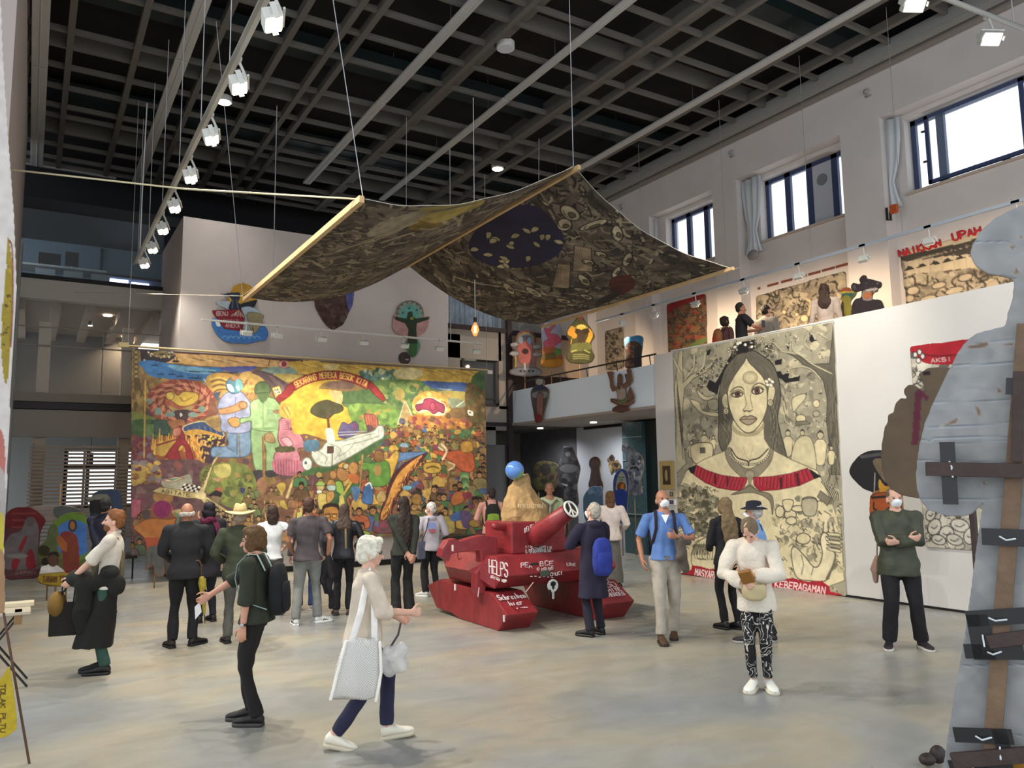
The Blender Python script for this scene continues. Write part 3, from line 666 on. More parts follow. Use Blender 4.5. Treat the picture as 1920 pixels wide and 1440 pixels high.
   v.rings([[S(Tt(((r[1]*k)*math.copysign(abs(math.cos(a))**.85, math.cos(a)), r[2]*k*math.copysign(abs(math.sin(a))**.9, math.sin(a))+r[3], r[0]))) for a in [2*math.pi*j/24 for j in range(24)]] for r in t])
   for sd, sp, e, w in ((-1, sL, eL, wL),(1, sR, eR, wR)):
    sl = to['sleeve'];
    if isinstance(sl, tuple): sl = sl[0 if sd < 0 else 1]
    if sl <= 0: continue
    pts = [Tt((sd*.045,-.01,.500)), sp*.7+Tt((0,0,.467))*.3, sp+(0,0,-.012)]
    rr = [.047, .053, to['r0']*.99]
    if sl <= .5: q = sp+(e-sp)*(sl/.5); pts += [(sp+q)/2, q]; rr += [to['r0'], to['r0']*1.02]
    else:
     q = e+(w-e)*((sl-.5)/.5); pts += [(sp+e)/2, e, (e+q)/2, q]; rr += [to['r0']*.95, (to['r0']+to['r1'])/2, to['r1']*1.02, to['r1']]
    v.tube([S(p) for p in pts], [(q+th*.6)*s for q in rr], n=14, cap=False)
    v.ball(S(pts[2]), rr[2]*s+th*.6)
   if to['hood']: v.ball(S(Tt((0,-.085,.50))), S((.10,.055,.06)), R); v.tube([S(Tt((.075*math.cos(a),.07*math.sin(a)-.01,.525+.012*math.sin(-a)))) for a in np.linspace(-.6, math.pi+.6,10)], .022*s)
   if to['col']:
    v.tube([S(Tt((.068*math.cos(a), .062*math.sin(a)-.006, .535-.018*math.sin(a)))) for a in np.linspace(-math.pi*.5-2.6, -math.pi*.5+2.6, 16)], .016*s*to['col'], n=8)
   o = meshobj(to['name'], vox(v, .0105*s, 7, to.get('wr', .012),8, seed+3+ti), to['mt'] or cloth(to['c']), root)
   if ti == 0: P.topo = o
   if to.get('stripe'):
    mb = MB(); a0, a1, z0, z1, cc = to['stripe']
    P.stripe = True
 # ---- shoes
 if shoes:
  for hp, kn, an, yaw, pit in legs:
   pos = an-rz(-yaw)@rx(pit)@np.array([0,-.03,.085]); shoe(root, S(pos),-yaw, pit, shoes[0], shoes[1], .275*s, lace=shoes[2] if len(shoes) > 2 else None)
 # ---- hair
 if hair:
  hv = MB(); st = hair[0]; c = hair[1]
  def hh(cc, r): hv.ball(S(Th(cc)), S(r), Hm, 20, 14)
  if st == 'short': hh((0,-.022,.130),(.081,.094,.096)); hh((0,-.045,.085),(.074,.065,.07))
  elif st == 'bald': hv.tube([S(Th((.074*math.sin(a),-.012-.09*math.cos(a),.085+.0*a))) for a in np.linspace(-1.7,1.7,16)], .014*s, ry=.03*s, up=Hm@np.array([0,0,1.]), n=8)
  elif st == 'bob': hh((0,-.02,.132),(.088,.102,.1)); hh((0,-.035,.07),(.09,.085,.09)); hh((-.07,.01,.06),(.024,.05,.075)); hh((.07,.01,.06),(.024,.05,.075)); hh((0,.045,.185),(.055,.045,.03))
  elif st == 'puff': hh((0,-.02,.14),(.093,.108,.105)); hh((0,-.045,.08),(.088,.075,.085)); hh((0,.05,.195),(.06,.045,.035)); hh((-.068,.0,.105),(.026,.055,.06)); hh((.068,.0,.105),(.026,.055,.06))
  elif st in ('long', 'vlong'):
   hh((0,-.02,.132),(.085,.10,.098)); hh((-.065,.0,.08),(.025,.05,.08)); hh((.065,.0,.08),(.025,.05,.08))
   L = .30 if st == 'long' else .55
   if len(hair) > 2: L = hair[2]
   pts = [S(Th((0,-.05,.12))), S(Th((0,-.07,.0))), S(Tt((0,-.10,.47))), S(Tt((0,-.125,.47-L*.5))), S(Tt((0,-.12,.47-L)))]
   hv.tube(pts, [.075*s, .085*s, .115*s, .11*s, .05*s], ry=[.06*s, .05*s, .045*s, .035*s, .02*s], up=R@np.array([0,1,0.]), n=16)
  elif st == 'mid': hh((0,-.02,.132),(.085,.10,.098)); hh((0,-.045,.06),(.085,.07,.10)); hh((-.068,.0,.055),(.024,.045,.085)); hh((.068,.0,.055),(.024,.045,.085)); hh((0,-.06,-.03),(.075,.045,.07))
  P.hair = meshobj('hair', vox(hv, .007*s, 2,.008,22, seed), mat(c, .75, bump=.6, bscale=40, var=.25, vscale=25), root)
  if st == 'beard' or (len(hair) > 3 and hair[3] == 'beard'):
   bd = MB(); bd.ball(S(Th((0,.055,.02))), S((.05,.045,.045)), Hm, 16,10); bd.ball(S(Th((0,.075,.045))), S((.03,.025,.012)), Hm, 12,8)
   meshobj('beard', vox(bd, .006*s, 1,.006,25, seed), mat(c, .8, bump=.6, bscale=40, var=.2), root)
 return P
def place_on(P, o, local_anchor):
 """put thing o, built in the wearer's frame, at its own base point"""
 M = Matrix.Translation(P.root.location)@P.root.rotation_euler.to_matrix().to_4x4()
 a = Vector([float(x) for x in local_anchor])
 o.location = M@a; o.rotation_euler = P.root.rotation_euler
 for c in bpy.data.objects:
  if c.parent == o: c.data.transform(Matrix.Translation(-a))
def pitem(P, label, cat, name, group=None):
 return thing(name, label, cat, (0, 0, 0), 0, group, local=True)
def pmesh(parent, name, mb, m, smooth=True, bevel=0):
 o = meshobj(name, _me(mb, smooth), m, parent)
 if bevel: q = o.modifiers.new('bevel', 'BEVEL'); q.width = bevel; q.segments = 2
 return o
def mask_on(P, c='e6ecf0'):
 m = MB(); s = P.s; Sx = lambda p: P.Th(p)
 R_ = []
 for z, a, d in ((.0,.03,.07),(.015,.045,.088),(.035,.052,.104),(.055,.054,.124),(.075,.046,.126),(.09,.03,.108)):
  R_.append([Sx((a*math.sin(t), .035+(d-.035)*math.cos(t)**.8 if math.cos(t) > 0 else .035, z)) for t in np.linspace(-1.5, 1.5, 13)])
 n = 13; vs = [p for r in R_ for p in r]; k = len(R_)
 vs += [p-P.Hm@np.array([0, .006*s, 0]) for p in vs]
 N = n*k; fs = []
 for i in range(k-1):
  for j in range(n-1):
   a, b_, c_, d_ = i*n+j, i*n+j+1,(i+1)*n+j+1,(i+1)*n+j; fs += [(a, b_, c_, d_),(a+N, d_+N, c_+N, b_+N)]
 for i in range(k-1): fs += [(i*n, (i+1)*n, (i+1)*n+N, i*n+N),(i*n+n-1, i*n+n-1+N, (i+1)*n+n-1+N, (i+1)*n+n-1)]
 for j in range(n-1): fs += [(j, j+N, j+1+N, j+1),((k-1)*n+j, (k-1)*n+j+1,(k-1)*n+j+1+N, (k-1)*n+j+N)]
 m.add(vs, fs)
 for q in (-1,1): m.tube([Sx((q*.05,.045,.065)), Sx((q*.072,.015,.075)), Sx((q*.08,-.018,.08))], .002*s, n=5)
 pmesh(P.root, 'face_mask', m, mat(c, .7))
def strap(P, pts, w, t, c):
 m = MB(); m.tube(pts, w*P.s, ry=t*P.s, n=8); return m
def glasses(P, c='1a1a1a'):
 m = MB(); s = P.s
 for q in (-1, 1):
  m.tube([P.Th((q*.031+.019*math.cos(a),.094,.1+.015*math.sin(a))) for a in np.linspace(0,6.28,12)], .002*s, n=5); m.tube([P.Th((q*.05,.092,.104)), P.Th((q*.076,0,.1))], .002*s, n=5)
 m.tube([P.Th((-.012,.095,.103)), P.Th((.012,.095,.103))], .002*s, n=5); pmesh(P.root, 'glasses', m, mat(c, .4))
def pack(P, label, cz=.28, w=.15, d=.085, hh=.23, c='15171a', c2=None, y=-.135, straps='15171a', front=True, name='backpack', group=None, side=0.0):
 s = P.s; t = pitem(P, label, 'backpack', name, group); T = lambda p: P.T(p)
 m = MB(); R_ = []
 for z, a, b in ((-hh, .5,.5),(-hh+.03,.85,.85),(-hh*.3,1,1),(hh*.5,.95,.85),(hh-.03,.7,.6),(hh, .35,.3)):
  R_.append([T((side+w*a*math.copysign(abs(math.cos(q))**.6, math.cos(q)), y-d+d*b*math.copysign(abs(math.sin(q))**.7, math.sin(q)), cz+z)) for q in [2*math.pi*j/20 for j in range(20)]])
 m.rings(R_); pmesh(t, 'bag_body', m, cloth(c, .2))
 m = MB(); R_ = []
 for z, a in ((-hh*.8,.4),(-hh*.65,.75),(-.02,.8),(hh*.3,.7),(hh*.36,.3)):
  R_.append([T((side+w*a*math.cos(q), y-d*1.9+.03*a*math.sin(q), cz+z-.02)) for q in [2*math.pi*j/16 for j in range(16)]])
 m.rings(R_); pmesh(t, 'front_pocket', m, cloth(c2 or c, .2))
 if straps:
  for q in (-1, 1):
   m = MB(); k = .10*P_b(P)
   fr = [(q*k, y+.01, cz+hh*.75),(q*k*1.02,-.06,.535),(q*k*1.03,.03,.545),(q*k*1.06,.115,.46),(q*k*1.1,.138,.34),(q*k*1.45,.10,.20),(q*k*1.6,.0,.12),(q*k*1.3, y+.0, cz-hh*.7)]
   m.tube([T(p) for p in fr], .018*s, ry=.005*s, n=8, up=None); pmesh(t, 'strap', m, cloth(straps))
 a = T((side, y-d, cz-hh)); place_on(P, t, a); return t
def P_b(P): return 1.0
def skirt(P, z0, z1, r0, r1, c, yo=0, name='skirt', seed=3, ry0=None, ry1=None, smear=0):
 v = MB(); R_ = []
 for i in range(9):
  k = i/8; z = z0+(z1-z0)*k; a = r0+(r1-r0)*k; b = (ry0 or r0*.8)+((ry1 or r1*.8)-(ry0 or r0*.8))*k
  R_.append([P.T((a*math.cos(q)*(1+.03*math.sin(q*7+k)), yo*k+b*math.sin(q)*(1+.03*math.cos(q*6)), z)) for q in [2*math.pi*j/28 for j in range(28)]])
 v.rings(R_); return meshobj(name, vox(v, .012*P.s, 2,.014,7, seed), cloth(c), P.root)
# --- left group
p_suit = person((1.72, 10.66), 12, 'bald man with white side hair seen from behind in a charcoal jacket', h=1.77,
 feet=((-.13,-.02,0,-22,0),(.13,.02,0,42,0)), hl=(-.16,.26,.10), hr=(.2,.24,.05), top=dict(c='201f22', name='jacket', hem=-.12, thick=.016, r0=.066, r1=.05, col=1), bottom=dict(c='141316', w0=.088, w1=.064, w2=.062), shoes=('17130f', '100c0a'), hair=('bald', 'b9b0a4'), seed=2, bulk=1.08, skin='tan')
p_scarf = person((2.28,12.3),-10, 'dark-haired visitor in a dark coat and magenta scarf, half hidden behind the bald man', h=1.74, top=[dict(c='1d1c24', name='coat', hem=-.28, fl=.03, thick=.014, r0=.07, r1=.055)], bottom=dict(c='202028'), hair=('mid', '1d1720'), seed=5, feet=((-.1,0,0,0,0),(.1,0,0,0,0)))
m = MB(); m.tube([p_scarf.T((.085*math.cos(a),.08*math.sin(a)-.01,.52+.02*math.sin(a*3))) for a in np.linspace(0,6.2,18)], .045, n=10); m.tube([p_scarf.T((.07,-.09,.5)), p_scarf.T((.09,-.14,.40)), p_scarf.T((.11,-.15,.30))], .05, ry=.015, n=8)
pmesh(p_scarf.root, 'scarf', m, mat('5e1838', .9, var=.6, vscale=22))
p_hat = person((2.33,10.52),12, 'person seen from behind in an olive jacket and grey trousers with a straw sunhat', h=1.70, feet=((-.12,.02,0,-14,0),(.1,.1,0,5,0)), hl=(-.2,.2,.1), hr=(.2,.22,.1), top=dict(c='3a3f2e', name='jacket', hem=-.14, thick=.014, r0=.068, r1=.052, col=1, bulk=1.02), bottom=dict(c='55544e'), shoes=('2a2624', '151515'), hair=('short', '8f8270'), seed=7, bulk=1.08, skin='tan')
ht = pitem(p_hat, 'straw sunhat with a pale brim on the head of the person in the olive jacket', 'hat', 'straw_hat')
m = MB(); R_ = []
for r, z in ((.085,.155),(.20,.150),(.21,.158),(.2,.163),(.095,.172)): R_.append([p_hat.Th((r*math.cos(a)*.92,-.01+r*math.sin(a), z+.018*math.cos(2*a)*(r > .15))) for a in [2*math.pi*j/32 for j in range(32)]])
m.rings(R_); pmesh(ht, 'brim', m, mat('d8c58e', .8, bump=.5, bscale=80, var=.1, vscale=30))
m = MB(); R_ = []
for r, z in ((.094,.155),(.092,.20),(.082,.245),(.06,.268),(.02,.262)): R_.append([p_hat.Th((r*math.cos(a)*.9,-.012+r*1.1*math.sin(a), z+(.012*math.cos(2*a) if z > .25 else 0))) for a in [2*math.pi*j/28 for j in range(28)]])
m.rings(R_); pmesh(ht, 'crown', m, mat('cdb880', .8, bump=.5, bscale=80, var=.12, vscale=30))
m = MB(); R_ = []
for r, z in ((.0965, .165), (.0965, .19)): R_.append([p_hat.Th((r*math.cos(a)*.9, -.012+r*1.1*math.sin(a), z)) for a in [2*math.pi*j/28 for j in range(28)]])
m.rings(R_); pmesh(ht, 'hat_band', m, mat('9c8a5e', .8)); place_on(p_hat, ht, p_hat.Th((0,0,.155)))
p_wt = person((3.19,12.23),14, 'brown-haired woman seen from behind in a white cap-sleeve blouse and grey trousers', h=1.66, top=dict(c='e6e9ec', name='blouse', hem=-.04, sleeve=.12, r0=.06, fl=.01), bottom=dict(c='6d6a62', w0=.085, w1=.07, w2=.08), shoes=('d8d6d0', 'e0e0e0'), hair=('mid', '3d2a22'), hl=(-.22,.15,.05), hr=(.2,.2,.1), seed=9, skin='pale')
p_gt = person((3.44,11.26),17, 'man seen from behind in a dark grey T-shirt, grey jeans and white sneakers', h=1.79, feet=((-.15,-.05,0,-8,0),(.17,.06,0,62,0)), hl=(-.2,.16,.02), hr=(.27,.02,-.02), top=dict(c='4b4448', name='t_shirt', hem=-.07, sleeve=.36, r0=.066, bulk=1.05), bottom=dict(c='7e807c', w0=.092, w1=.068, w2=.062), shoes=('e2e2de', 'eeeeea', 'f2f2f2'), hair=('short', '4a2f27'), seed=11, bulk=1.08, skin='tan')
# three stripes on each sneaker
for shx in [o for o in bpy.data.objects if o.parent == p_gt.root and o.name.startswith('shoe')]:
 co = np.array([v.co[:] for v in shx.data.vertices]); c = co.mean(0); m = MB()
 i = 0 if c[0] < 0 else 1; yaw = math.radians(8 if i == 0 else -62); fd = np.array([-math.sin(yaw), math.cos(yaw), 0]); rt = np.array([math.cos(yaw), math.sin(yaw), 0])
 for q in (-1, 0, 1):
  for sgn in (-1,1): a = c+fd*(.005+.03*q)+rt*sgn*.043; m.tube([a+(0,0,.012)+fd*.012, a-(0,0,.018)-fd*.008], .005, n=5)
 pmesh(shx, 'stripes', m, M_black)
jk = pitem(p_gt, 'black jacket hanging from the right hand of the man in grey jeans', 'jacket', 'black_jacket')
m = MB(); w = p_gt.wR; m.tube([w+(.0,0,.02), w+(.02,.01,-.12), w+(.05,0,-.3), w+(.03,0,-.5), w+(.03,0,-.62)], [.03,.08,.10,.08,.03], ry=[.03,.05,.05,.04,.02], n=14); m.tube([w+(-.03,.02,-.1), w+(-.05,.02,-.4), w+(-.03,.02,-.52)], [.04,.05,.03], n=10); m.tube([w+(.06,.02,-.5), w+(.05,.01,-.72)], [.035,.03], n=10)
jo = meshobj('jacket_cloth', vox(m, .01,2,.014,9,4), cloth('16141a'), jk); place_on(p_gt, jk, w-np.array([0,0,.7]))
p_bj = person((3.78,12.45),20, 'visitor in blue jeans standing beyond the man in the dark grey T-shirt', h=1.68, top=dict(c='5a5560', name='shirt', thick=.01), bottom=dict(c='2d3d66'), shoes=('9b989a', 'c8c8c8'), hair=('short', '35251e'), seed=13)
p_dj = person((4.12,11.7),22, 'long-haired visitor seen from behind in a black leather jacket, facing the mural', h=1.67, feet=((-.11,0,0,-10,0),(.1,0,0,10,0)), hl=(-.26,.06,-.02), hr=(.2,.2,.1), top=dict(c='191b20', name='leather_jacket', hem=-.06, thick=.016, r0=.068, r1=.052, mt=mat('1b1d23', .45, bump=.3, bscale=20)), bottom=dict(c='16161a'), shoes=('5b4a3f', '2a2a2a'), hair=('long', '4a3a30', .12), seed=15)
bs = pitem(p_dj, 'beige bag strap crossing the back of the black leather jacket', 'strap', 'bag_strap'); m = MB(); m.tube([p_dj.T((.03,-.15,.44)), p_dj.T((.035,-.165,.3)), p_dj.T((.04,-.16,.1))], .016, ry=.004, n=6, up=(0,1,0)); pmesh(bs, 'webbing', m, cloth('8d7c5a')); place_on(p_dj, bs, p_dj.T((.04,-.16,.1)))
p_lh = person((4.81,11.07),12, 'woman seen from behind with very long dark hair and hands clasped behind her', h=1.77, feet=((-.1,0,0,-5,0),(.11,.06,0,12,0)), hl=(.05,-.19,-.06), hr=(.11,-.18,-.07), el=(-1,-.4,.2), er=(1,-.4,.2), tl=(0,-.2,-1), tr=(0,-.2,-1), top=dict(c='2b2e28', name='top', hem=-.06, thick=.01), bottom=dict(c='1a1c1c', w0=.086, w1=.07, w2=.085), shoes=('d9d9d4', 'e8e8e8'), hair=('vlong', '2a1d17', .46), seed=17, head=(0,15,0))
p_hd = person((5.99,12.60),5, 'short white-haired visitor in a pale printed hoodie and black trousers', h=1.62, feet=((-.12,0,0,-35,0),(.12,0,0,10,0)), hl=(-.2,.2,.12), hr=(.2,.2,.12), top=dict(c='b9b4bd', name='hoodie', hem=-.1, thick=.016, r0=.068, r1=.055, hood=True, mt=mat('b8b3bc', .9, bump=.3, bscale=14, var=.12)), bottom=dict(c='17161c', w0=.086, w1=.066, w2=.064), shoes=('d4d4d0', 'e6e6e6'), hair=('short', 'c9c6c0'), seed=19, head=(0,30,0)); mask_on(p_hd)
m = MB()
for zz, aa, bb_, cc in ((.34,-.08,.05,0),(.25,-.07,.0,1),(.21,-.02,.06,1)): pass
pr = MB(); pr.box(p_hd.T((-.03,-.155,.36)),(.13,.01,.10)); pmesh(p_hd.root, 'print_panel', pr, cloth('8e9cd2'), False)
pr = MB(); pr.box(p_hd.T((-.02,-.157,.27)),(.11,.01,.06)); pmesh(p_hd.root, 'print_panel', pr, cloth('b0616c'), False)
sb = pitem(p_hd, 'small grey shoulder bag at the hip of the person in the pale hoodie', 'bag', 'shoulder_bag'); m = MB(); m.box(p_hd.T((-.2,-.05,-.08)),(.14,.06,.3)); pmesh(sb, 'bag_body', m, cloth('55586a'), False, .015); m = MB(); m.tube([p_hd.T((-.2,-.06,.06)), p_hd.T((-.14,-.16,.3)), p_hd.T((-.08,-.12,.5))], .009, n=6); pmesh(sb, 'strap', m, cloth('33364a')); place_on(p_hd, sb, p_hd.T((-.2,-.05,-.23)))
p_nv = person((1.05,13.9),24, 'man in a navy jacket seen from behind with hands clasped, beside the slatted screen', h=1.80, hl=(.02,-.19,-.05), hr=(.07,-.18,-.05), el=(-1,-.4,.2), er=(1,-.4,.2), tl=(0,-.2,-1), tr=(0,-.2,-1), top=dict(c='23263a', name='jacket', hem=-.14, thick=.014, col=1), bottom=dict(c='23304e'), hair=('short', '1c1a1c'), seed=21)
# --- bearded man, coat over his arm
p_bd = person((.79,9.71),-76, 'ginger-bearded man in a white shirt and braces with a long black skirt, facing left', h=1.75, feet=((-.09,.0,0,8,0),(.09,.06,0,-4,0)), lean=-3, hl=(-.1,.34,.04), hr=(.1,.34,.04), el=(-.3,-1,-.2), er=(.3,-1,-.2), top=dict(c='cfc6b8', name='white_shirt', hem=-.05, sleeve=.5, r0=.07, col=1, bulk=1.0), bottom=dict(c='2c4a40', w0=.075, w1=.055, w2=.05, hem=.03), shoes=('141414', '0d0d0d'), hair=('short', '7c4b22', 0, 'beard'), seed=23, skin='pale')
skirt(p_bd, .06,-.66,.15,.21, '141411', yo=.08, name='long_skirt', ry0=.13, ry1=.20)
m = MB()
for q in (-1,1): m.tube([p_bd.T((q*.06,.142,.02)), p_bd.T((q*.09,.14,.3)), p_bd.T((q*.10,.06,.475)), p_bd.T((q*.09,-.06,.48)), p_bd.T((q*.04,-.122,.3)), p_bd.T((q*.05,-.125,.06))], .016, ry=.005, n=8)
pmesh(p_bd.root, 'braces', m, cloth('6b6149'))
ct = pitem(p_bd, 'bulky black coat folded over the arm of the bearded man', 'coat', 'folded_coat')
m = MB(); m.ball(p_bd.T((0,.28,.04)),(.17,.17,.10)); m.ball(p_bd.T((-.12,.05,.02)),(.09,.16,.10)); m.ball(p_bd.T((-.14,-.1,-.02)),(.07,.12,.12)); m.tube([p_bd.T((-.12,.22,.0)), p_bd.T((-.12,.2,-.25)), p_bd.T((-.10,.18,-.45))], [.08,.10,.07], n=12); m.ball(p_bd.T((-.14,-.02,.13)),(.08,.1,.07))
meshobj('coat_cloth', vox(m, .012,2,.02,8,8), cloth('15140f'), ct); place_on(p_bd, ct, p_bd.T((-.1,.2,-.45)))
bg2 = pitem(p_bd, 'round tan felt bag hanging below the folded black coat', 'bag', 'round_bag'); m = MB(); m.ball(p_bd.T((-.02,.46,-.22)),(.12,.09,.14)); pmesh(bg2, 'bag_body', m, mat('7a5a20', .8, var=.2)); m = MB(); m.tube([p_bd.T((-.02,.42,-.1)), p_bd.T((-.02,.36,0)), p_bd.T((-.02,.3,.02))], .01, n=6); pmesh(bg2, 'strap', m, cloth('2a2418')); place_on(p_bd, bg2, p_bd.T((-.02,.46,-.36)))
tb = pitem(p_bd, 'dark tote bag hanging in front of the long black skirt', 'bag', 'tote_bag'); m = MB(); m.box(p_bd.T((-.06,.38,-.36)),(.06,.26,.34)); pmesh(tb, 'bag_body', m, cloth('1a1712'), False, .01); m = MB(); m.tube([p_bd.T((-.06,.3,-.2)), p_bd.T((-.06,.3,.0)), p_bd.T((-.06,.42,.0)), p_bd.T((-.06,.42,-.2))], .008, n=6); pmesh(tb, 'bag_handle', m, cloth('1a1712')); place_on(p_bd, tb, p_bd.T((-.06,.38,-.53)))
# --- umbrella hooked on the bald man's arm
um = thing('umbrella', 'closed yellow umbrella with a brown crook handle hooked beside the bald man', 'umbrella', at(380, 1168, 1, 10.55))
def ux(u, v): return at(u, v, 1, 10.55)
m = MB(); m.tube([ux(378,1105), ux(377,1060), ux(374,1052), ux(368,1051), ux(365,1058), ux(365,1066)], .014, n=8); m.build('crook_handle', mat('4a2a12', .4), um, True)
m = MB(); m.tube([ux(378,1085), ux(379,1092), ux(381,1112), ux(383,1150)], [.035,.05,.035,.014], n=10); m.build('folded_canopy', mat('9c8a22', .6, var=.35, vscale=20), um, True)
m = MB(); m.tube([ux(383,1150), ux(384,1168)], .006, n=6); m.build('ferrule', M_dark, um, True); m = MB(); m.tube([ux(381,1107), ux(382,1112)], .04, n=10); m.build('closing_strap', M_black, um, True)
# --- near women
p_ol = person((1.69,7.02),-58, 'woman with a brown bob in a dark olive T-shirt and black trousers, facing left', h=1.65, feet=((-.09,-.06,0,6,0),(.10,.06,0,-4,0)), hip=(0,-.02), lean=3, hl=(-.2,.06,-.16), el=(-.3,-1,0), hr=(.12,.5,.16), er=(.5,-1,-.5), tl=(0,1,0), tr=(0,.2,1), curl=(28,45), top=dict(c='2c3124', name='t_shirt', hem=-.06, sleeve=.62, r0=.07, r1=.066, fl=.02, bulk=1.02), bottom=dict(c='171413', w0=.082, w1=.062, w2=.058), shoes=('191716', '3a3733'), hair=('bob', '5a3f1f'), seed=25, head=(-6,6,0))
pack(p_ol, 'black fabric backpack on the woman with the brown bob', c='15161a', cz=.22, w=.14, hh=.23, d=.075, straps='9fb0ae')
wt = pitem(p_ol, 'dark wristwatch on the left wrist of the woman with the brown bob', 'watch', 'wristwatch'); m = MB(); w, f, sd, n_ = p_ol.hands[0]; m.tube([w-f*.03, w-f*.012], .03, n=14, cap=False); pmesh(wt, 'watch_strap', m, mat('1b1815', .5)); m = MB(); m.cyl(w-f*.02-n_*.026, w-f*.02-n_*.036,.015); pmesh(wt, 'watch_face', m, mat('b8b8b0', .3)); place_on(p_ol, wt, w)
pp = pitem(p_ol, 'small white slip of paper in the outstretched hand of the woman with the brown bob', 'paper', 'paper_slip'); m = MB(); w, f, sd, n_ = p_ol.hands[1]; a = w+f*.10; m.prism([a, a+f*.05-np.array([0,0,.02]), a+f*.04-np.array([0,0,.13]), a-f*.02-np.array([0,0,.10])], n_*.002); pmesh(pp, 'sheet', m, mat('e8e4e2', .7), False); place_on(p_ol, pp, a-np.array([0,0,.13]))
p_sv = person((2.27,6.0),106, 'silver-haired woman walking right in a beige sweater, dark jeans and white sneakers', h=1.62, drop=.045, feet=((-.08,.25,0,0,6),(.08,-.24,.02,0,-16)), knee=(0,1,0), lean=5, hr=(.13,.37,.20), er=(.4,-1,-.3), hl=(-.12,.30,.12), el=(-.4,-1,-.3), tr=(0,.3,1), curl=(55,70), top=dict(c='cfc0ae', name='sweater', hem=-.1, sleeve=.62, r0=.066, r1=.062, thick=.012, bulk=1.04, wr=.014), bottom=dict(c='22223c', w0=.084, w1=.062, w2=.052, hem=.05), shoes=('dcd6c6', 'c9bfa8', 'eeeeea'), hair=('puff', 'd9d3c2'), seed=27, skin='pale', bulk=1.05, belly=.02, head=(-2,-4,0)); glasses(p_sv)
tt = pitem(p_sv, 'large white mesh tote bag hanging from the shoulder of the silver-haired woman', 'tote bag', 'mesh_tote_bag')
def mesh_cloth(c, sc, cov, key):
 m = mat(c, .8, key=key); nt = m.node_tree; b = nt.nodes['Principled BSDF']; tc = nt.nodes.new('ShaderNodeTexCoord'); w = nt.nodes.new('ShaderNodeTexChecker'); w.inputs['Scale'].default_value = sc
 nt.links.new(tc.outputs['Object'], w.inputs['Vector']); r = nt.nodes.new('ShaderNodeMapRange'); r.inputs[3].default_value = cov; r.inputs[4].default_value = 1; nt.links.new(w.outputs['Fac'], r.inputs[0]); nt.links.new(r.outputs[0], b.inputs['Alpha']); return m
T = p_sv.T; m = MB(); R_ = []
for z, y0, y1, x in ((.02,-.10,.10,.012),(-.02,-.14,.14,.03),(-.15,-.17,.17,.045),(-.32,-.19,.175,.045),(-.42,-.20,.16,.03),(-.44,-.195,.155,.01)):
 yc = (y0+y1)/2-.03; hy = (y1-y0)/2; R_.append([T((.245+x*math.sin(q), yc+hy*math.cos(q), z-.02+.012*math.cos(q*3))) for q in [2*math.pi*j/28 for j in range(28)]])
m.rings(R_); pmesh(tt, 'bag_body', m, mesh_cloth('d9d6d2', 110, .55, 'mesh_tote'))
m = MB(); m.tube([T((.24,-.10,-.02)), T((.22,-.05,.2)), T((.16,-.02,.42)), T((.10,.0,.535)), T((.15,.05,.42)), T((.215,.06,.2)), T((.24,.08,-.02))], .026, ry=.007, n=8); pmesh(tt, 'shoulder_strap', m, cloth('e9e6e0'))
m = MB(); m.tube([T((.27,-.15,-.02)), T((.28,-.19,-.25)), T((.28,-.225,-.46))], .012, n=6); m.tube([T((.27,.12,-.02)), T((.28,.15,-.25)), T((.28,.13,-.47))], .012, n=6); pmesh(tt, 'seam_trim', m, cloth('eeeae2')); place_on(p_sv, tt, T((.245,-.03,-.46)))
pb = pitem(p_sv, 'crumpled translucent plastic bag carried in front of the mesh tote', 'plastic bag', 'plastic_bag'); m = MB(); m.ball(T((.18,.24,-.18)),(.08,.13,.11)); m.ball(T((.2,.30,-.10)),(.06,.08,.07)); meshobj('bag_film', vox(m, .012,2,.03,14,6), mat('d8d6d4', .3, bump=.8, bscale=18, alpha=.6), pb); m = MB(); m.tube([T((.16,.22,-.08)), T((.14,.28,.02)), T((.08,.3,.1))], .008, n=6); pmesh(pb, 'bag_handle', m, mat('3a2a34', .6)); place_on(p_sv, pb, T((.18,.24,-.29)))
# --- behind and beside the tank
p_pk = person((8.0,14.0),22, 'visitor in a pink shirt seen from behind, beyond the red sculpture', h=1.83, hl=(-.2,.2,.1), hr=(.2,.2,.1), top=dict(c='d59a8e', name='shirt', hem=-.08, thick=.01, col=1), bottom=dict(c='4a463c'), hair=('short', '2f211c'), seed=29, skin='tan', head=(0,20,0))
pack(p_pk, 'green and black backpack on the visitor in the pink shirt', c='1e211c', c2='7f9c38', cz=.24, w=.15, hh=.25, straps='1e211c')
p_sw = person((8.95,13.3),212, 'man facing the room in a pale green polo shirt behind the red sculpture', h=1.93, hl=(-.25,.04,-.06), hr=(.25,.04,-.06), top=dict(c='b3bf9c', name='polo_shirt', hem=-.07, sleeve=.4, col=1), bottom=dict(c='8a8474'), hair=('short', '6b5a4a'), seed=31, skin='tan', bulk=1.05)
m = MB(); T = p_sw.T; m.tube([T((.15*math.cos(a),-.10*math.sin(a)-.0,.46+.04*math.sin(a))) for a in np.linspace(-.2, math.pi+.2,14)], .05, ry=.035, n=10); m.tube([T((-.13,.08,.46)), T((-.04,.14,.38)), T((-.03,.15,.2)), T((-.04,.15,.1))], .035, ry=.02, n=8); m.tube([T((.13,.08,.46)), T((.04,.145,.38)), T((.05,.15,.24))], .035, ry=.02, n=8)
tsw = pitem(p_sw, 'taupe sweater knotted over the shoulders of the man in the green polo', 'sweater', 'knotted_sweater'); meshobj('knit', vox(m, .012,2,.01,12,2), cloth('6b5d4c'), tsw); place_on(p_sw, tsw, T((0,.14,.1)))
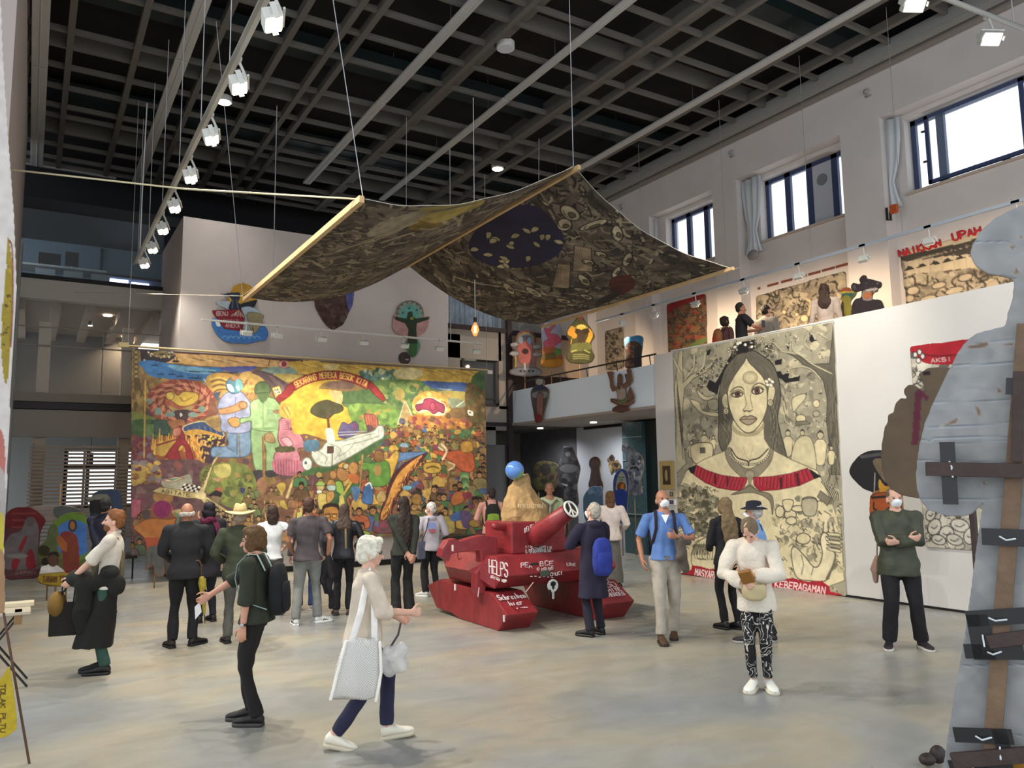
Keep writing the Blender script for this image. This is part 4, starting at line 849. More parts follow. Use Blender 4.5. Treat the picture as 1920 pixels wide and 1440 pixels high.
p_ct = person((6.22,8.28),8, 'grey-haired woman in a long navy coat and face mask looking up at the red sculpture', h=1.70, feet=((-.10,-.02,0,-28,0),(.11,.06,0,-10,0)), hl=(-.05,.25,.28), hr=(.02,.25,.24), el=(-1,-.3,-.5), er=(1,-.3,-.5), top=dict(c='221d33', name='long_coat', hem=-.44, fl=.045, thick=.018, r0=.07, r1=.058, col=1.3, bulk=1.02, hood=True), bottom=dict(c='1c1a28', w0=.08, w1=.062, w2=.062), shoes=('1c1a20', '121212'), hair=('short', 'a59f92'), seed=33, skin='pale', head=(12,22,0)); mask_on(p_ct)
pack(p_ct, 'royal blue drawstring backpack on the woman in the navy coat', c='26368a', cz=.10, w=.135, d=.08, hh=.24, y=-.17, straps=None)
p_sk = person((9.1,11.55),36, 'visitor with a brown bob in a pale blouse and long grey skirt, seen from behind', h=1.76, hl=(-.2,.2,.1), hr=(.2,.2,.1), top=dict(c='c9bdb6', name='blouse', hem=-.08, thick=.014, r0=.07, r1=.055, bulk=1.05), bottom=None, hair=('mid', '5b3d20'), seed=35)
skirt(p_sk, .08, -.84, .14, .19, '5c5a55', name='long_skirt')
# --- right group
p_bl = person((6.80,7.57),214, 'bald man walking forward in a blue polo shirt, khaki trousers and white mask', h=1.86, feet=((-.09,-.12,0,10,0),(.10,.2,0,-4,0)), hr=(.27,.06,-.02), hl=(-.10,.24,.26), el=(-1,-.5,-.4), tl=(0,.2,1), curl=(75,30), top=dict(c='5a7bb4', name='polo_shirt', hem=-.02, sleeve=.42, r0=.064, col=1.0, bulk=1.03), bottom=dict(c='a89f92', w0=.092, w1=.07, w2=.066, waist=.09), shoes=('4a3222', '2a1c14'), hair=('bald', '9a8a7c'), seed=37, bulk=1.08, belly=.03, skin='tan', head=(8,12,0)); mask_on(p_bl)
m = MB(); T = p_bl.T; m.rings([[T((.158*math.cos(a),.137*math.sin(a)+.015, z)) for a in np.linspace(0,6.28,28)[:-1]] for z in (-.005,.03)]); pmesh(p_bl.root, 'belt', m, mat('2c2018', .5)); m = MB(); m.box(T((0,.155,.012)),(.045,.012,.035)); pmesh(p_bl.root, 'belt_buckle', m, mat('8a7a5a', .4,.8), False)
m = MB(); m.prism([T((-.045,.112,.50)), T((.045,.112,.50)), T((0,.135,.40))], (0,.01,0)); pmesh(p_bl.root, 'undershirt', m, cloth('e9edf2'), False)
pack(p_bl, 'dark maroon backpack worn by the man in the blue polo shirt', c='241a26', straps='241a26', cz=.26)
cj = pitem(p_bl, 'taupe jacket held against the chest by the man in the blue polo shirt', 'jacket', 'taupe_jacket'); m = MB(); m.tube([T((-.14,.22,.22)), T((-.16,.2,.05)), T((-.2,.16,-.1))], [.07,.09,.05], n=12); m.tube([T((-.12,.2,.24)), T((-.26,.12,.18))], [.06,.06], n=10); meshobj('jacket_cloth', vox(m, .012,2,.02,9,4), cloth('5a5048'), cj); place_on(p_bl, cj, T((-.18,.18,-.12)))
p_bn = person((7.92,7.62),15, 'woman with very long wavy blonde hair and a dark jacket, looking at the portrait banner', h=1.73, feet=((-.08,0,0,-10,0),(.08,-.05,0,-20,0)), hl=(-.1,.26,.1), hr=(.2,.2,.05), top=dict(c='222226', name='jacket', hem=-.1, thick=.012), bottom=dict(c='151417', w0=.076, w1=.055, w2=.055, hem=.03), shoes=('141414', '0e0e0e'), hair=('vlong', '7d6748', .42), seed=39)
p_h2 = person((7.57,6.82),-28, 'white-bearded man in a navy bucket hat, light blue shirt and black jacket, facing left', h=1.70, feet=((-.12,.10,0,2,0),(.12,-.12,0,40,0)), hl=(-.2,.12,.0), hr=(.2,.16,.06), top=[dict(c='7fa8dc', name='shirt', thick=.004, col=1.2), dict(c='1c1c24', name='open_jacket', sleeve=(0,1), thick=.0, bulk=.9, hem=-.1)], bottom=dict(c='18181c', w0=.088, w1=.07, w2=.07), shoes=('26242a', '9a9690'), hair=('short', 'b9b4ae', 0, 'beard'), seed=41, bulk=1.06); mask_on(p_h2)
ht = pitem(p_h2, 'navy bucket hat with a drooping brim on the white-bearded man', 'hat', 'bucket_hat'); m = MB(); R_ = []
for r, z in ((.09,.15),(.16,.125),(.163,.13),(.095,.158),(.092,.20),(.08,.225),(.03,.235)): R_.append([p_h2.Th((r*math.cos(a)*.92,-.01+r*1.05*math.sin(a), z)) for a in [2*math.pi*j/28 for j in range(28)]])
m.rings(R_); pmesh(ht, 'hat_cloth', m, cloth('1b1d2b')); place_on(p_h2, ht, p_h2.Th((0,0,.13)))
def swirl_mat():
 m = bpy.data.materials.new('swirl_print'); m.use_nodes = True; nt = m.node_tree; b = nt.nodes['Principled BSDF']; b.inputs['Roughness'].default_value = .85
 tc = nt.nodes.new('ShaderNodeTexCoord'); n = nt.nodes.new('ShaderNodeTexNoise'); n.inputs['Scale'].default_value = 9; n.inputs['Detail'].default_value = 1; n.inputs['Distortion'].default_value = 1.2
 nt.links.new(tc.outputs['Object'], n.inputs['Vector']); a = nt.nodes.new('ShaderNodeMath'); a.operation = 'MULTIPLY'; a.inputs[1].default_value = 34; nt.links.new(n.outputs['Fac'], a.inputs[0])
 s_ = nt.nodes.new('ShaderNodeMath'); s_.operation = 'SINE'; nt.links.new(a.outputs[0], s_.inputs[0]); r = nt.nodes.new('ShaderNodeMapRange'); r.inputs[1].default_value = .78; r.inputs[2].default_value = .9; nt.links.new(s_.outputs[0], r.inputs[0])
 x = nt.nodes.new('ShaderNodeMix'); x.data_type = 'RGBA'; x.inputs['A'].default_value = (*lin('16151a'), 1); x.inputs['B'].default_value = (*lin('c9c5bc'), 1); nt.links.new(r.outputs[0], x.inputs['Factor']); nt.links.new(x.outputs['Result'], b.inputs['Base Color']); return m
p_cr = person((5.95,5.38),236, 'person in a cream sweater and swirl-patterned black trousers looking into a small bag', h=1.66, feet=((-.09,.0,0,-22,0),(.06,.05,0,8,0)), lean=8, hr=(.07,.24,.16), er=(1,-.3,-.6), hl=(-.03,.26,.25), el=(-1,-.3,-.5), tr=(0,0,1), tl=(0,0,1), curl=(70,60), top=dict(c='d8ccb8', name='sweater', hem=-.16, thick=.012, r0=.066, r1=.055, fl=.03, bulk=1.0, wr=.018, mt=mat('ddd3c4', .95, bump=.6, bscale=24, var=.06, vscale=10)), bottom=dict(c='16151a', w0=.084, w1=.064, w2=.052, hem=.06, mt=swirl_mat()), shoes=('e6e6dc', 'd0c8b4', 'f6f6f2'), hair=('short', '75634c'), seed=43, skin='pale', head=(-42,-6,0))
T = p_cr.T; cb = pitem(p_cr, 'cream leather crossbody bag open in front of the cream sweater', 'bag', 'crossbody_bag'); m = MB(); R_ = [[T((-.02+.12*a*math.cos(q),.235+.05*math.sin(q), z)) for q in np.linspace(0,6.28,20)[:-1]] for z, a in ((.0,.6),(.03,.95),(.10,1),(.15,.9),(.155,.5))]; m.rings(R_); pmesh(cb, 'bag_body', m, mat('bfae86', .6)); m = MB(); m.tube([T((-.13,.2,.14)), T((-.15,.13,.3)), T((-.10,.04,.50)), T((0,-.1,.5)), T((.12,-.14,.3)), T((.17,.1,.1)), T((.1,.2,.05))], .012, ry=.005, n=6); pmesh(cb, 'shoulder_strap', m, mat('8a6a5a', .6)); place_on(p_cr, cb, T((-.02,.235,0)))
wl = pitem(p_cr, 'tan leather wallet held above the cream crossbody bag', 'wallet', 'wallet'); m = MB(); m.box(T((.03,.30,.24)),(.12,.04,.13), p_cr.R@rx(-20)@ry_(15)); pmesh(wl, 'leather', m, mat('8a5c1e', .5), False, .01); place_on(p_cr, wl, T((.03,.3,.17)))
p_cx = person((8.68,5.68),226, 'man with folded arms in a green waxed jacket beside the cardboard figures', h=1.86, feet=((-.18,.0,0,-14,0),(.16,.05,0,14,0)), hr=(-.07,.20,.24), hl=(.05,.235,.21), er=(1,-.15,-.5), el=(-1,-.15,-.5), tr=(0,.5,1), tl=(0,.5,1), curl=(60,40), top=dict(c='3b3f30', name='waxed_jacket', hem=-.16, thick=.014, r0=.068, r1=.058, fl=.02, col=1.6, bulk=1.02, mt=mat('3a3e2f', .6, bump=.4, bscale=14, var=.25, vscale=6)), bottom=dict(c='17151a', w0=.096, w1=.076, w2=.072), shoes=('241c24', 'c9c5bc', 'e0e0e0'), hair=('short', '6a5a4a'), seed=45, bulk=1.08, skin='pale', head=(2,8,0)); mask_on(p_cx, 'e9f2f8')
tb = pitem(p_cx, 'dusty pink cloth bag hanging behind the hip of the man with folded arms', 'bag', 'cloth_bag'); T = p_cx.T; m = MB(); m.tube([T((.2,-.1,.02)), T((.24,-.1,-.12)), T((.23,-.1,-.24))], [.04,.1,.06], ry=[.02,.05,.03], n=12); meshobj('bag_body', vox(m, .012,2,.012,9,3), cloth('9a7a6c'), tb); m = MB(); m.tube([T((.2,-.1,.02)), T((.17,-.14,.3)), T((.12,-.06,.5))], .008, n=6); pmesh(tb, 'strap', m, cloth('6a5a54')); place_on(p_cx, tb, T((.23,-.1,-.28)))
# --- on the mezzanine, floor at 3.7
def lift(P, z, things=()):
 P.root.location.z += z
 for t in things: t.location.z += z
p = person((12.0,10.88),118, 'man in a black T-shirt on the mezzanine holding up a phone', h=1.74, hr=(.1,.34,.26), er=(1,-.4,-.6), hl=(-.05,.34,.24), el=(-1,-.4,-.6), tr=(0,0,1), top=dict(c='17151b', name='t_shirt', sleeve=.4, r0=.066), bottom=dict(c='1d1d22'), hair=('short', '1c1412'), seed=51, skin='tan'); lift(p, 3.7)
ph = pitem(p, 'phone raised by the man in the black T-shirt on the mezzanine', 'phone', 'phone'); m = MB(); m.box(p.T((.08,.42,.34)),(.01,.07,.14)); pmesh(ph, 'phone_case', m, mat('2a2a2e', .3), False); place_on(p, ph, p.T((.08,.42,.27)))
p = person((12.7,10.85),84, 'person in a grey shirt on the mezzanine facing the wall painting', h=1.76, top=dict(c='77736e', name='shirt', thick=.014, bulk=1.05), bottom=dict(c='2c2a2c'), hair=('short', '15100e'), seed=53, bulk=1.05); lift(p, 3.7)
p = person((12.1,9.0),60, 'long-haired visitor with a white top and coral wrap on the mezzanine', h=1.72, top=dict(c='b9a596', name='blouse', thick=.01), bottom=dict(c='8a6a58'), hair=('long', '3c281c', .15), seed=55); lift(p, 3.7)
skirt(p, .1, -.3, .17, .22, 'b07f68', name='wrap')
p = person((12.15,11.45),100, 'visitor with a maroon top half hidden behind the man with the phone', h=1.58, top=dict(c='5c3a3a', name='top'), bottom=dict(c='1d1d22'), hair=('bob', '2a1814'), seed=57, skin='tan'); lift(p, 3.7)
bk = pack(p, 'ochre and red backpack on the mezzanine beside the man in the black T-shirt', c='8a5a32', c2='a0402e', cz=.25, w=.13); bk.location.z += 0
# ---------------------------------------------------------------- the big colourful mural cloth
YM = 17.55
def mural():
 A = panel(1, YM, [(247,653),(909,697),(914,1001),(620,1008),(430,1022),(246,1042)], .0122, '80603a', 3)
 k = 1/5.3333
 # region upper left, measured in a 5.33x enlargement
 A.org, A.k = (240, 640), k
 A.P([(30,700),(30,1440),(1900,2200),(1920,700)], '7a4f3c', False)
 A.blobs([(30,90),(1920,200),(1920,1440),(30,1440)], ['6a4a3a', '8a6a3a', 'a0783c', '5a3f44', '7a7038'], 260,20,60)
 A.P([(440,120),(900,130),(1500,190),(1480,260),(1200,250),(900,255),(560,225),(380,205)], 'd6a05c', True)
 for q in range(9): A.L([(560+q*90,160+q*6),(640+q*90,185+q*4),(720+q*90,175+q*6)], 12, '9a6440' if q % 2 else 'e0b878')
 A.P([(30,60),(440,85),(480,150),(420,200),(330,225),(130,205),(30,180)], '332c38', False); A.P([(440,88),(1900,190),(1900,214),(1500,190),(900,140),(440,118)], '57343a', False)
 for r in (40,65,90): A.L([(340-r*1.4,130),(340,130+r*.35),(340+r*1.4,130),(340,130-r*.35),(340-r*1.4,130)], 7, 'a08848')
 A.blobs([(150,90),(460,110),(400,190),(160,190)], ['c8b888', 'b0a8a0'], 14,5,13)
 A.P([(40,80),(120,90),(140,300),(130,400),(40,390)], '877048', False);
 for q in range(7): A.E(82,110+q*48,26,20, '9a8050', 0, '4a3a2a', 6)
 A.P([(105,210),(220,190),(430,225),(700,255),(950,262),(930,305),(830,325),(790,390),(600,385),(250,355),(140,260)], '2c6cb4'); A.P([(400,240),(700,262),(880,290),(760,330),(520,300)], '5c9fcc')
 for x, y in ((270,240),(330,330),(440,330),(520,350),(640,365),(700,370)): A.L([(x-30, y),(x+30, y)], 10, '23304f'); A.L([(x, y),(x+6, y-28)], 5, '23304f')
 A.P([(560,290),(700,300),(1000,305),(1120,318),(900,312),(640,306)], '2a3a5c'); A.E(478,200,36,14, '33303a'); A.L([(460,195),(462,165)], 9, '4a3a34'); A.L([(488,195),(488,160)], 9, '4a3a34')
 A.P([(940,258),(1280,250),(1220,300),(1120,312),(950,290)], '4650a0'); A.L([(760,380),(830,470)], 9, 'c8d4dc'); A.L([(750,400),(800,450)], 7, '4a78b0')
 A.P([(780,370),(860,320),(1040,330),(1150,400),(1130,520),(960,560),(860,540),(800,460)], 'b88a3c')
 for q in range(6): A.L([(820+q*8,380+q*26),(920,360+q*24),(1010+q*10,400+q*18),(1060,390+q*24)], 10, '5a4230' if q % 2 else 'dcb456')
 A.P([(1120,330),(1240,300),(1360,380),(1300,480),(1180,560),(1120,440)], 'b5904a'); A.blobs([(1140,380),(1280,380),(1260,560),(1140,560)], ['c0703c', '8a5a38', 'd09a50'], 26,12,26)
 A.P([(1320,290),(1480,250),(1640,250),(1720,312),(1560,330),(1430,318)], '7a9c92'); A.E(1565,230,66,36, 'd69a86', 0, 'a0483a', 6); A.E(1560,228,26,28, '8a2a38'); A.L([(1420,190),(1405,240)], 7, '6a2a28')
 A.P([(1600,215),(1920,200),(1920,330),(1760,320)], 'd4a838'); A.L([(1740,200),(1715,250),(1820,230)], 14, '5a2a28')
 for q in range(6): A.L([(1660+q*45, 300-q*14), (1920, 215+q*14)], 6, 'b98a30')
 A.P([(1440,330),(1650,330),(1760,345),(1650,400),(1520,400)], 'b9a04a'); A.P([(1230,310),(1330,290),(1480,350),(1620,450),(1640,560),(1560,640),(1480,600),(1420,470),(1330,360)], '55414c'); A.P([(1380,330),(1460,360),(1560,450),(1530,520),(1470,420)], '6c5560')
 # vortex with the sleeping child
 A.E(530,600,350,225, '9a4436'); A.E(530,600,300,190, 'c4715a'); A.E(530,600,262,165, '8a3c30'); A.E(535,605,235,150, 'ba6a4c'); A.E(535,610,190,122, '7a3a30'); A.E(535,600,165,105, 'a8503c')
 for q in range(26):
  t = q*.2417; A.L([(530+330*math.cos(t),600+210*math.sin(t)),(530+255*math.cos(t+.25),600+165*math.sin(t+.25)),(530+180*math.cos(t+.6),600+115*math.sin(t+.6))], 9,('6c2c2a', 'd08a68')[q % 2])
 A.P([(380,560),(400,510),(450,500),(500,540),(560,500),(690,520),(700,590),(620,640),(520,650),(440,600)], 'd0a83c', True, 1, '7a4a28', 9); A.E(420,545,42,40, 'd8b84a', 0, '8a5a2c', 8); A.L([(520,560),(560,600),(640,560)], 8, '8a5a2c')
 A.P([(400,640),(520,680),(640,640),(620,700),(480,720)], '9c8450'); A.P([(460,700),(620,690),(600,770),(560,830),(510,820)], '43333a'); A.E(530,735,14,20, 'c8c0b8')
 for x, y, a, b in ((420,730,50,28),(650,735,52,26),(300,700,34,40),(740,680,36,34),(210,600,34,32)): A.E(x, y, a, b, '6c8c86')
 A.P([(820,560),(880,640),(890,740),(800,760)], '7c4a3c'); A.P([(840,520),(930,500),(900,600)], '44506c')
 # left strip
 A.P([(40,400),(180,400),(150,700),(40,700)], '7a5a38', False); A.blobs([(50,400),(200,400),(200,700),(50,700)], ['8a6a3a', '5a4a30', '9a7a40'], 40,8,24,2.5, ang=80)
 A.P([(40,700),(250,760),(260,800),(40,800)], '7a8238'); A.P([(40,790),(480,800),(480,930),(250,980),(40,950)], '40603a'); A.P([(250,800),(390,800),(400,930),(250,910)], '36504a', True, 1, '203028', 6)
 for q in range(6): A.L([(180+q*14, 830), (184+q*13, 940)], 5, '7aa04a')
 A.P([(400,800),(560,790),(540,900),(450,880)], 'a0603c'); A.P([(40,960),(200,960),(250,1150),(240,1440),(40,1440)], '683040', False); A.blobs([(40,950),(250,960),(260,1440),(40,1440)], ['7a3446', '8a4a30', '5a2c40', '6a5a68'], 60,12,34)
 A.L([(175, 390), (160, 1160)], 14, 'c49c40', False)
 # fire and the red figure, burning town
 A.P([(230,1040),(300,960),(420,940),(600,900),(700,1040),(700,1240),(560,1260),(360,1240),(250,1120)], '9a4a28')
 for q in range(22):
  x = 250+q*22; y = 1010+30*math.sin(q*1.3)+(q % 3)*18; A.P([(x-16, y+70),(x-12, y+10),(x+2, y-80-(q % 4)*14),(x+10, y),(x+18, y+70)], ('d89a3a', 'e0b850', 'c87830')[q % 3])
 A.P([(270,1080),(330,1010),(460,980),(440,1080),(340,1150)], 'bf9438'); A.P([(510,850),(560,870),(570,980),(620,1060),(650,1180),(600,1180),(560,1040),(500,1080),(520,1190),(380,1190),(400,1110),(480,1000),(520,930)], '9c2230', True, 1, '5a1420', 6)
 A.L([(560,960),(420,1000),(290,1040)], 16, '8a2530'); A.P([(450,880),(520,860),(530,930),(460,950)], 'b8685a', True, 1, '6a2a28', 6)
 A.P([(600,900),(960,940),(980,1060),(840,1210),(740,1180),(700,1000),(600,960)], '3c2a3c'); A.blobs([(620,920),(950,950),(960,1080),(760,1150),(700,1000)], ['d0a050', 'c08a58', 'd8c040'], 46,6,12,1.8)
 A.P([(560,850),(740,800),(900,850),(960,940),(900,950),(740,900),(580,910)], '31487c', True, 1, 'd8c890', 9)
 for q in range(12): A.L([(600+q*28, 850+abs(q-5)*4), (610+q*28, 900+abs(q-5)*5)], 7, ('5a78a8', '20305c')[q % 2])
 A.P([(560,905),(700,880),(900,930),(940,960),(760,930),(600,940)], 'd0983a')
 for q in range(14): x = 640+q*5+(q*37 % 50); y = 940+q*20; A.P([(x-12, y+40),(x-20, y-30),(x, y+4),(x+26, y-36),(x+18, y+34)], ('e0a83c', 'c87a34')[q % 2])
 A.P([(760,790),(880,740),(950,760),(950,890),(880,890)], 'a8884c')
 for q in range(7): A.L([(790+q*8, 800+q*10), (940, 750+q*16)], 5, '5a4030')
 A.blobs([(80,1180),(700,1200),(640,1300),(80,1440)], ['8a4436', '6a3a4a', 'b9803c', '5c5c66', 'c49a44'], 60,12,36)
 A.P([(40,1300),(200,1290),(330,1330),(240,1380),(60,1350)], 'b8913e'); A.P([(100,1400),(300,1390),(330,1440),(120,1440)], 'c09a48')
 A.P([(360,1390),(470,1340),(580,1360),(480,1410)], 'd0c8a8', True, 1, '5a3a44', 6); A.P([(400,1385),(470,1360),(530,1368),(460,1400)], '5a8a58')
 # blue man
 A.P([(1100,880),(1210,880),(1230,1060),(1180,1150),(970,1160),(840,1150),(850,1060),(1000,1040),(980,900)], '6288b4', True, 1, '34507c', 8); A.L([(1090,900),(1090,1130)], 8, '34507c'); A.L([(990,1060),(1060,1100)], 7, '34507c')
 A.P([(985,515),(1060,500),(1140,510),(1190,570),(1240,660),(1225,780),(1205,905),(950,905),(930,790),(895,690),(915,590)], '8694c6', True, 1, '4a5688', 8)
 A.L([(1075,560),(1075,880)], 6, '5a689c'); A.L([(930,780),(1200,790)], 5, '6a78ac'); A.P([(905,680),(960,670),(1060,640),(1130,600),(1190,620),(1160,670),(1060,710),(950,730),(910,720)], 'c28a58', True, 1, '7a5030', 7); A.E(1150,640,42,36, 'b98050', 0, '6a4028', 6)
 A.P([(1000,790),(1060,760),(1120,780),(1110,850),(1040,850)], 'c08a48', True, 1, '6a4028', 6); A.L([(1110,790),(1220,780)], 26, '86b07a')
 A.E(1062,440,82,84, '3f7ca0', 0, '2c4a68', 8); A.P([(1080,380),(1140,400),(1145,470),(1090,500)], '58a0ac'); A.P([(990,430),(1040,440),(1060,500),(1010,490)], 'bcdadc'); A.P([(1010,380),(1080,360),(1060,410)], '8a6048'); A.P([(1030,360),(1090,350),(1120,372),(1060,380)], 'c08050'); A.P([(1070,460),(1110,440),(1120,500)], '9cc8c8')
 A.L([(990,900),(970,1050)], 14, '8a6a44'); A.L([(1110,920),(1120,1150)], 12, '7a6a50')
 # green man with shovel
 A.P([(1250,860),(1495,870),(1515,1030),(1460,1270),(1455,1300),(1385,1300),(1380,1080),(1352,1040),(1345,1290),(1275,1290),(1235,1060)], '80ac74', True, 1, '48683e', 8)
 A.P([(1225,620),(1310,570),(1420,560),(1500,610),(1515,720),(1500,890),(1255,880),(1230,800),(1130,820),(1130,770),(1220,750)], '86b27a', True, 1, '48683e', 8)
 A.L([(1350,590),(1350,860)], 6, '5c8450'); A.R(1265,860,1490,885, '6a9860'); A.R(1390,680,1450,730, '6c9a70'); A.L([(1500,650),(1510,780),(1470,930)], 40, '7ca870'); A.P([(1450,690),(1510,685),(1515,720),(1460,720)], '8a6a50')
 A.E(1345,480,80,78, '44603a', 0, '2c4028', 8); A.P([(1290,500),(1400,495),(1410,550),(1350,620),(1300,560)], '4c6c40'); A.L([(1290,520),(1400,510)], 10, '34502c'); A.P([(1370,930),(1440,920),(1470,1010),(1380,1000)], '9a7a50', True, 1, '5a4a30', 6)
 A.P([(1250,1300),(1350,1295),(1350,1400),(1250,1390)], '37333c'); A.P([(1370,1300),(1490,1290),(1500,1340),(1400,1360)], '37333c'); A.L([(1350,960),(1362,1500)], 24, '9c6c3c', False); A.L([(1344,960),(1356,1500)], 5, '6a4424', False)
 A.P([(1435,465),(1515,440),(1555,545),(1475,570)], 'c4ac38', False, 1, '4a4230', 6); A.P([(1458,478),(1508,462),(1530,520),(1480,536)], 'ccd2c4', False); A.T('THE', (1466,500),(1512,486),16, '2a2a2c', 4); A.T('LAW', (1474,528),(1524,512),16, '2a2a2c', 4)
 # pink crocodile-like deity
 A.P([(1520,780),(1620,770),(1660,830),(1620,880),(1700,900),(1760,1000),(1760,1060),(1700,1080),(1720,1190),(1600,1240),(1470,1220),(1470,1120),(1540,1080),(1500,980),(1510,860)], 'c07088', True, 1, '6a3048', 8)
 for q in range(5): A.L([(1520+q*6,800+q*20),(1570+q*8,790+q*22),(1610,820+q*18)], 6, '8a4460')
 A.P([(1530,980),(1600,960),(1650,1030),(1590,1050)], 'd48aa0', True, 1, '6a3048', 6); A.P([(1480,1060),(1640,1050),(1660,1100),(1500,1110)], '4a4a2c'); A.P([(1460,1180),(1740,1200),(1720,1330),(1480,1320)], 'b8607c')
 for q in range(9): A.L([(1470+q*28, 1190), (1480+q*26, 1330+q % 2*10)], 6, '7a3450')
 # yellow fields and stones
 A.P([(1560,560),(1720,480),(1920,500),(1920,900),(1760,860),(1640,760),(1520,700)], 'd2a630'); A.P([(1540,640),(1680,620),(1740,720),(1640,780),(1520,740)], 'c49a3c')
 for q in range(7): A.L([(1540+q*22, 660), (1600+q*20, 760)], 8, ('8a6a30', 'e0c060')[q % 2])
 A.P([(1700,740),(1760,720),(1830,770),(1800,830),(1730,810)], 'b0803a', True, 1, '6a4a28', 6); A.P([(1700,640),(1780,640),(1800,720),(1720,710)], 'a8783c', True, 1, '6a4a28', 6)
 A.P([(1720,500),(1900,500),(1880,540),(1920,560),(1820,600),(1730,610)], '5c4a44')
 for q in range(8): A.L([(1700+q*18,610),(1760+q*14,520-q*4),(1820+q*10,480)], 6,('3c2f30', 'b07060')[q % 2])
 A.E(1860,860,32,30, '4f4a4c'); A.blobs([(1740,880),(1920,860),(1920,1000),(1760,980)], ['5a5a40', '6a5038', 'c49a40'], 20,10,26); A.P([(1760,1000),(1900,990),(1900,1080),(1780,1100)], '3f6c90')
 # region lower left
 A.org = (240, 850)
 A.P([(20,60),(700,60),(900,200),(1250,900),(20,1200)], '63434a', False); A.blobs([(20,60),(800,60),(1240,900),(20,1100)], ['70404c', '5a3440', '8a4a44', '7a5a58', '6a3a50'], 160,16,46)
 A.P([(20,120),(250,110),(330,180),(300,260),(60,240)], 'b08a3c'); A.blobs([(20,80),(330,80),(330,300),(20,300)], ['c09a44', '8a5a38', '6a3a44', '7c7078'], 40,12,30,1.6, ang=10)
 A.P([(720,200),(860,100),(1200,130),(1300,420),(1180,560),(960,520),(760,360)], '6f7c38'); A.blobs([(760,180),(1200,160),(1240,500),(900,500)], ['84943c', '5a6c34', '97803c', '7c8a44', '4f5a34'], 70,12,40)
 A.P([(860,130),(1010,110),(1020,220),(900,240)], 'b8b058'); A.P([(840,250),(930,250),(900,290)], 'c08868'); A.P([(1120,350),(1170,350),(1160,400),(1130,395)], '3a3a6c')
 A.P([(30,460),(130,460),(130,640),(30,640)], 'a84c66', False, 1, '6a2a44', 6); A.P([(240,620),(250,520),(330,470),(430,500),(470,600),(420,660),(280,660)], 'a03c68', True, 1, '5c2440', 7); A.P([(260,400),(420,400),(440,480),(280,480)], 'a0703c'); A.E(165,600,40,50, '6c5a5c', 0, '3a2a30', 6)
 A.P([(410,590),(520,560),(540,620),(440,650)], 'b9a068'); A.P([(420,610),(500,600),(500,690),(430,690)], '4c8a78')
 A.P([(340,270),(520,235),(620,215),(640,330),(560,360),(380,350)], '9a9a88'); A.P([(350,275),(480,235),(560,250),(430,290)], 'd2c6a8', False, 1, '9a4448', 6); A.P([(400,265),(480,245),(520,252),(440,275)], '4f8a5c', False)
 for i in range(7):
  for j in range(4): A.P([(560+i*24-j*12,300+j*22+i*4),(584+i*24-j*12,304+j*22+i*4),(572+i*24-j*12,326+j*22+i*4),(548+i*24-j*12,322+j*22+i*4)], ('e0dcd0', '221e26')[(i+j) % 2], False)
 A.P([(800,420),(880,370),(940,390),(920,440),(830,430)], '2c2028'); A.P([(860,360),(940,330),(940,390)], 'b85a3c'); A.P([(840,430),(920,440),(900,500),(850,490)], '8c7458')
 S = 'cbb676'; O = '6a5030'
 A.P([(240,380),(320,338),(720,400),(720,450),(600,450),(320,400)], S, False, 1, O, 5); A.P([(700,400),(860,60),(920,0),(890,60),(850,120),(760,400)], S, False, 1, O, 5); A.P([(720,400),(800,440),(1100,640),(1040,680),(740,480)], S, False, 1, O, 5); A.E(728,420,55,40, 'dccb90')
 A.T('AGITATE', (330,392),(620,432),34, '4a3c2c', 7); A.T('EDUCATE', (742,340),(838,110),36, '4a3c2c', 7); A.T('ORGANIZE', (770,490),(1000,640),34, '4a3c2c', 7)
 A.crowd([(20,600),(420,620),(420,1000),(20,1000)], 16,110,170, ['5a4a50', '7a4a3c', '486050', '6a3448', '8a6a48']); A.crowd([(740,520),(1080,660),(1060,900),(820,900),(740,600)], 26,90,150, ['5c4450', '6a5044', '7a6a50', '4a3c48'], ('cbb080', 'a98458', 'b09468'))
 A.crowd([(1180,300),(1700,260),(1900,400),(1900,900),(1200,900)], 30,100,160, ['7a6038', '9a6a40', '5a4a38', 'a87a44', '6a7a48'], ('b08a58', 'c09a50', 'a0704c'))
 A.P([(1480,320),(1560,290),(1580,350),(1550,420),(1600,560),(1520,520),(1520,400)], 'c0a03c', True, 1, '5a4a2c', 5); A.L([(1590,440),(1640,300),(1670,270)], 26, 'c8b468'); A.R(1300,420,1560,470, '8f6444'); A.P([(1290,290),(1350,240),(1390,330),(1340,420)], '9a6848')
 # right part
 A.org = (560, 640)
 A.P([(-60,200),(1860,300),(1860,440),(1400,430),(900,380),(500,330),(0,330)], 'd3a63a', False)
 for q in range(34):
  x = q*54; y = 216+x*.055; A.L([(x, y),(x+50, y+16),(x+130, y+20+(q % 4)*14)], 7,('b97c2c', 'e6c65c', 'c08832')[q % 3])
 A.E(320,258,80,34, 'ddc890', 0, None, 1,.7); A.P([(-60,560),(100,400),(300,380),(560,400),(640,480),(520,640),(540,1000),(360,1010),(100,930),(-60,900)], 'd6aa2e')
 A.P([(600,300),(760,290),(900,300),(980,380),(900,440),(700,400)], '5f8a68'); A.blobs([(600,290),(960,290),(960,420),(640,400)], ['4a7a60', '7aa07c', 'c8cc98', '3f6a50', '5c8a90'], 40,12,34)
 A.P([(560,470),(720,400),(1000,380),(1250,400),(1400,480),(1500,560),(1400,760),(1000,800),(700,700),(440,640)], '557a40'); A.blobs([(600,430),(1400,430),(1450,700),(600,700)], ['4c7240', '688e48', '7c9448', '466c48', '8a9a50', 'a09048'], 90,18,54)
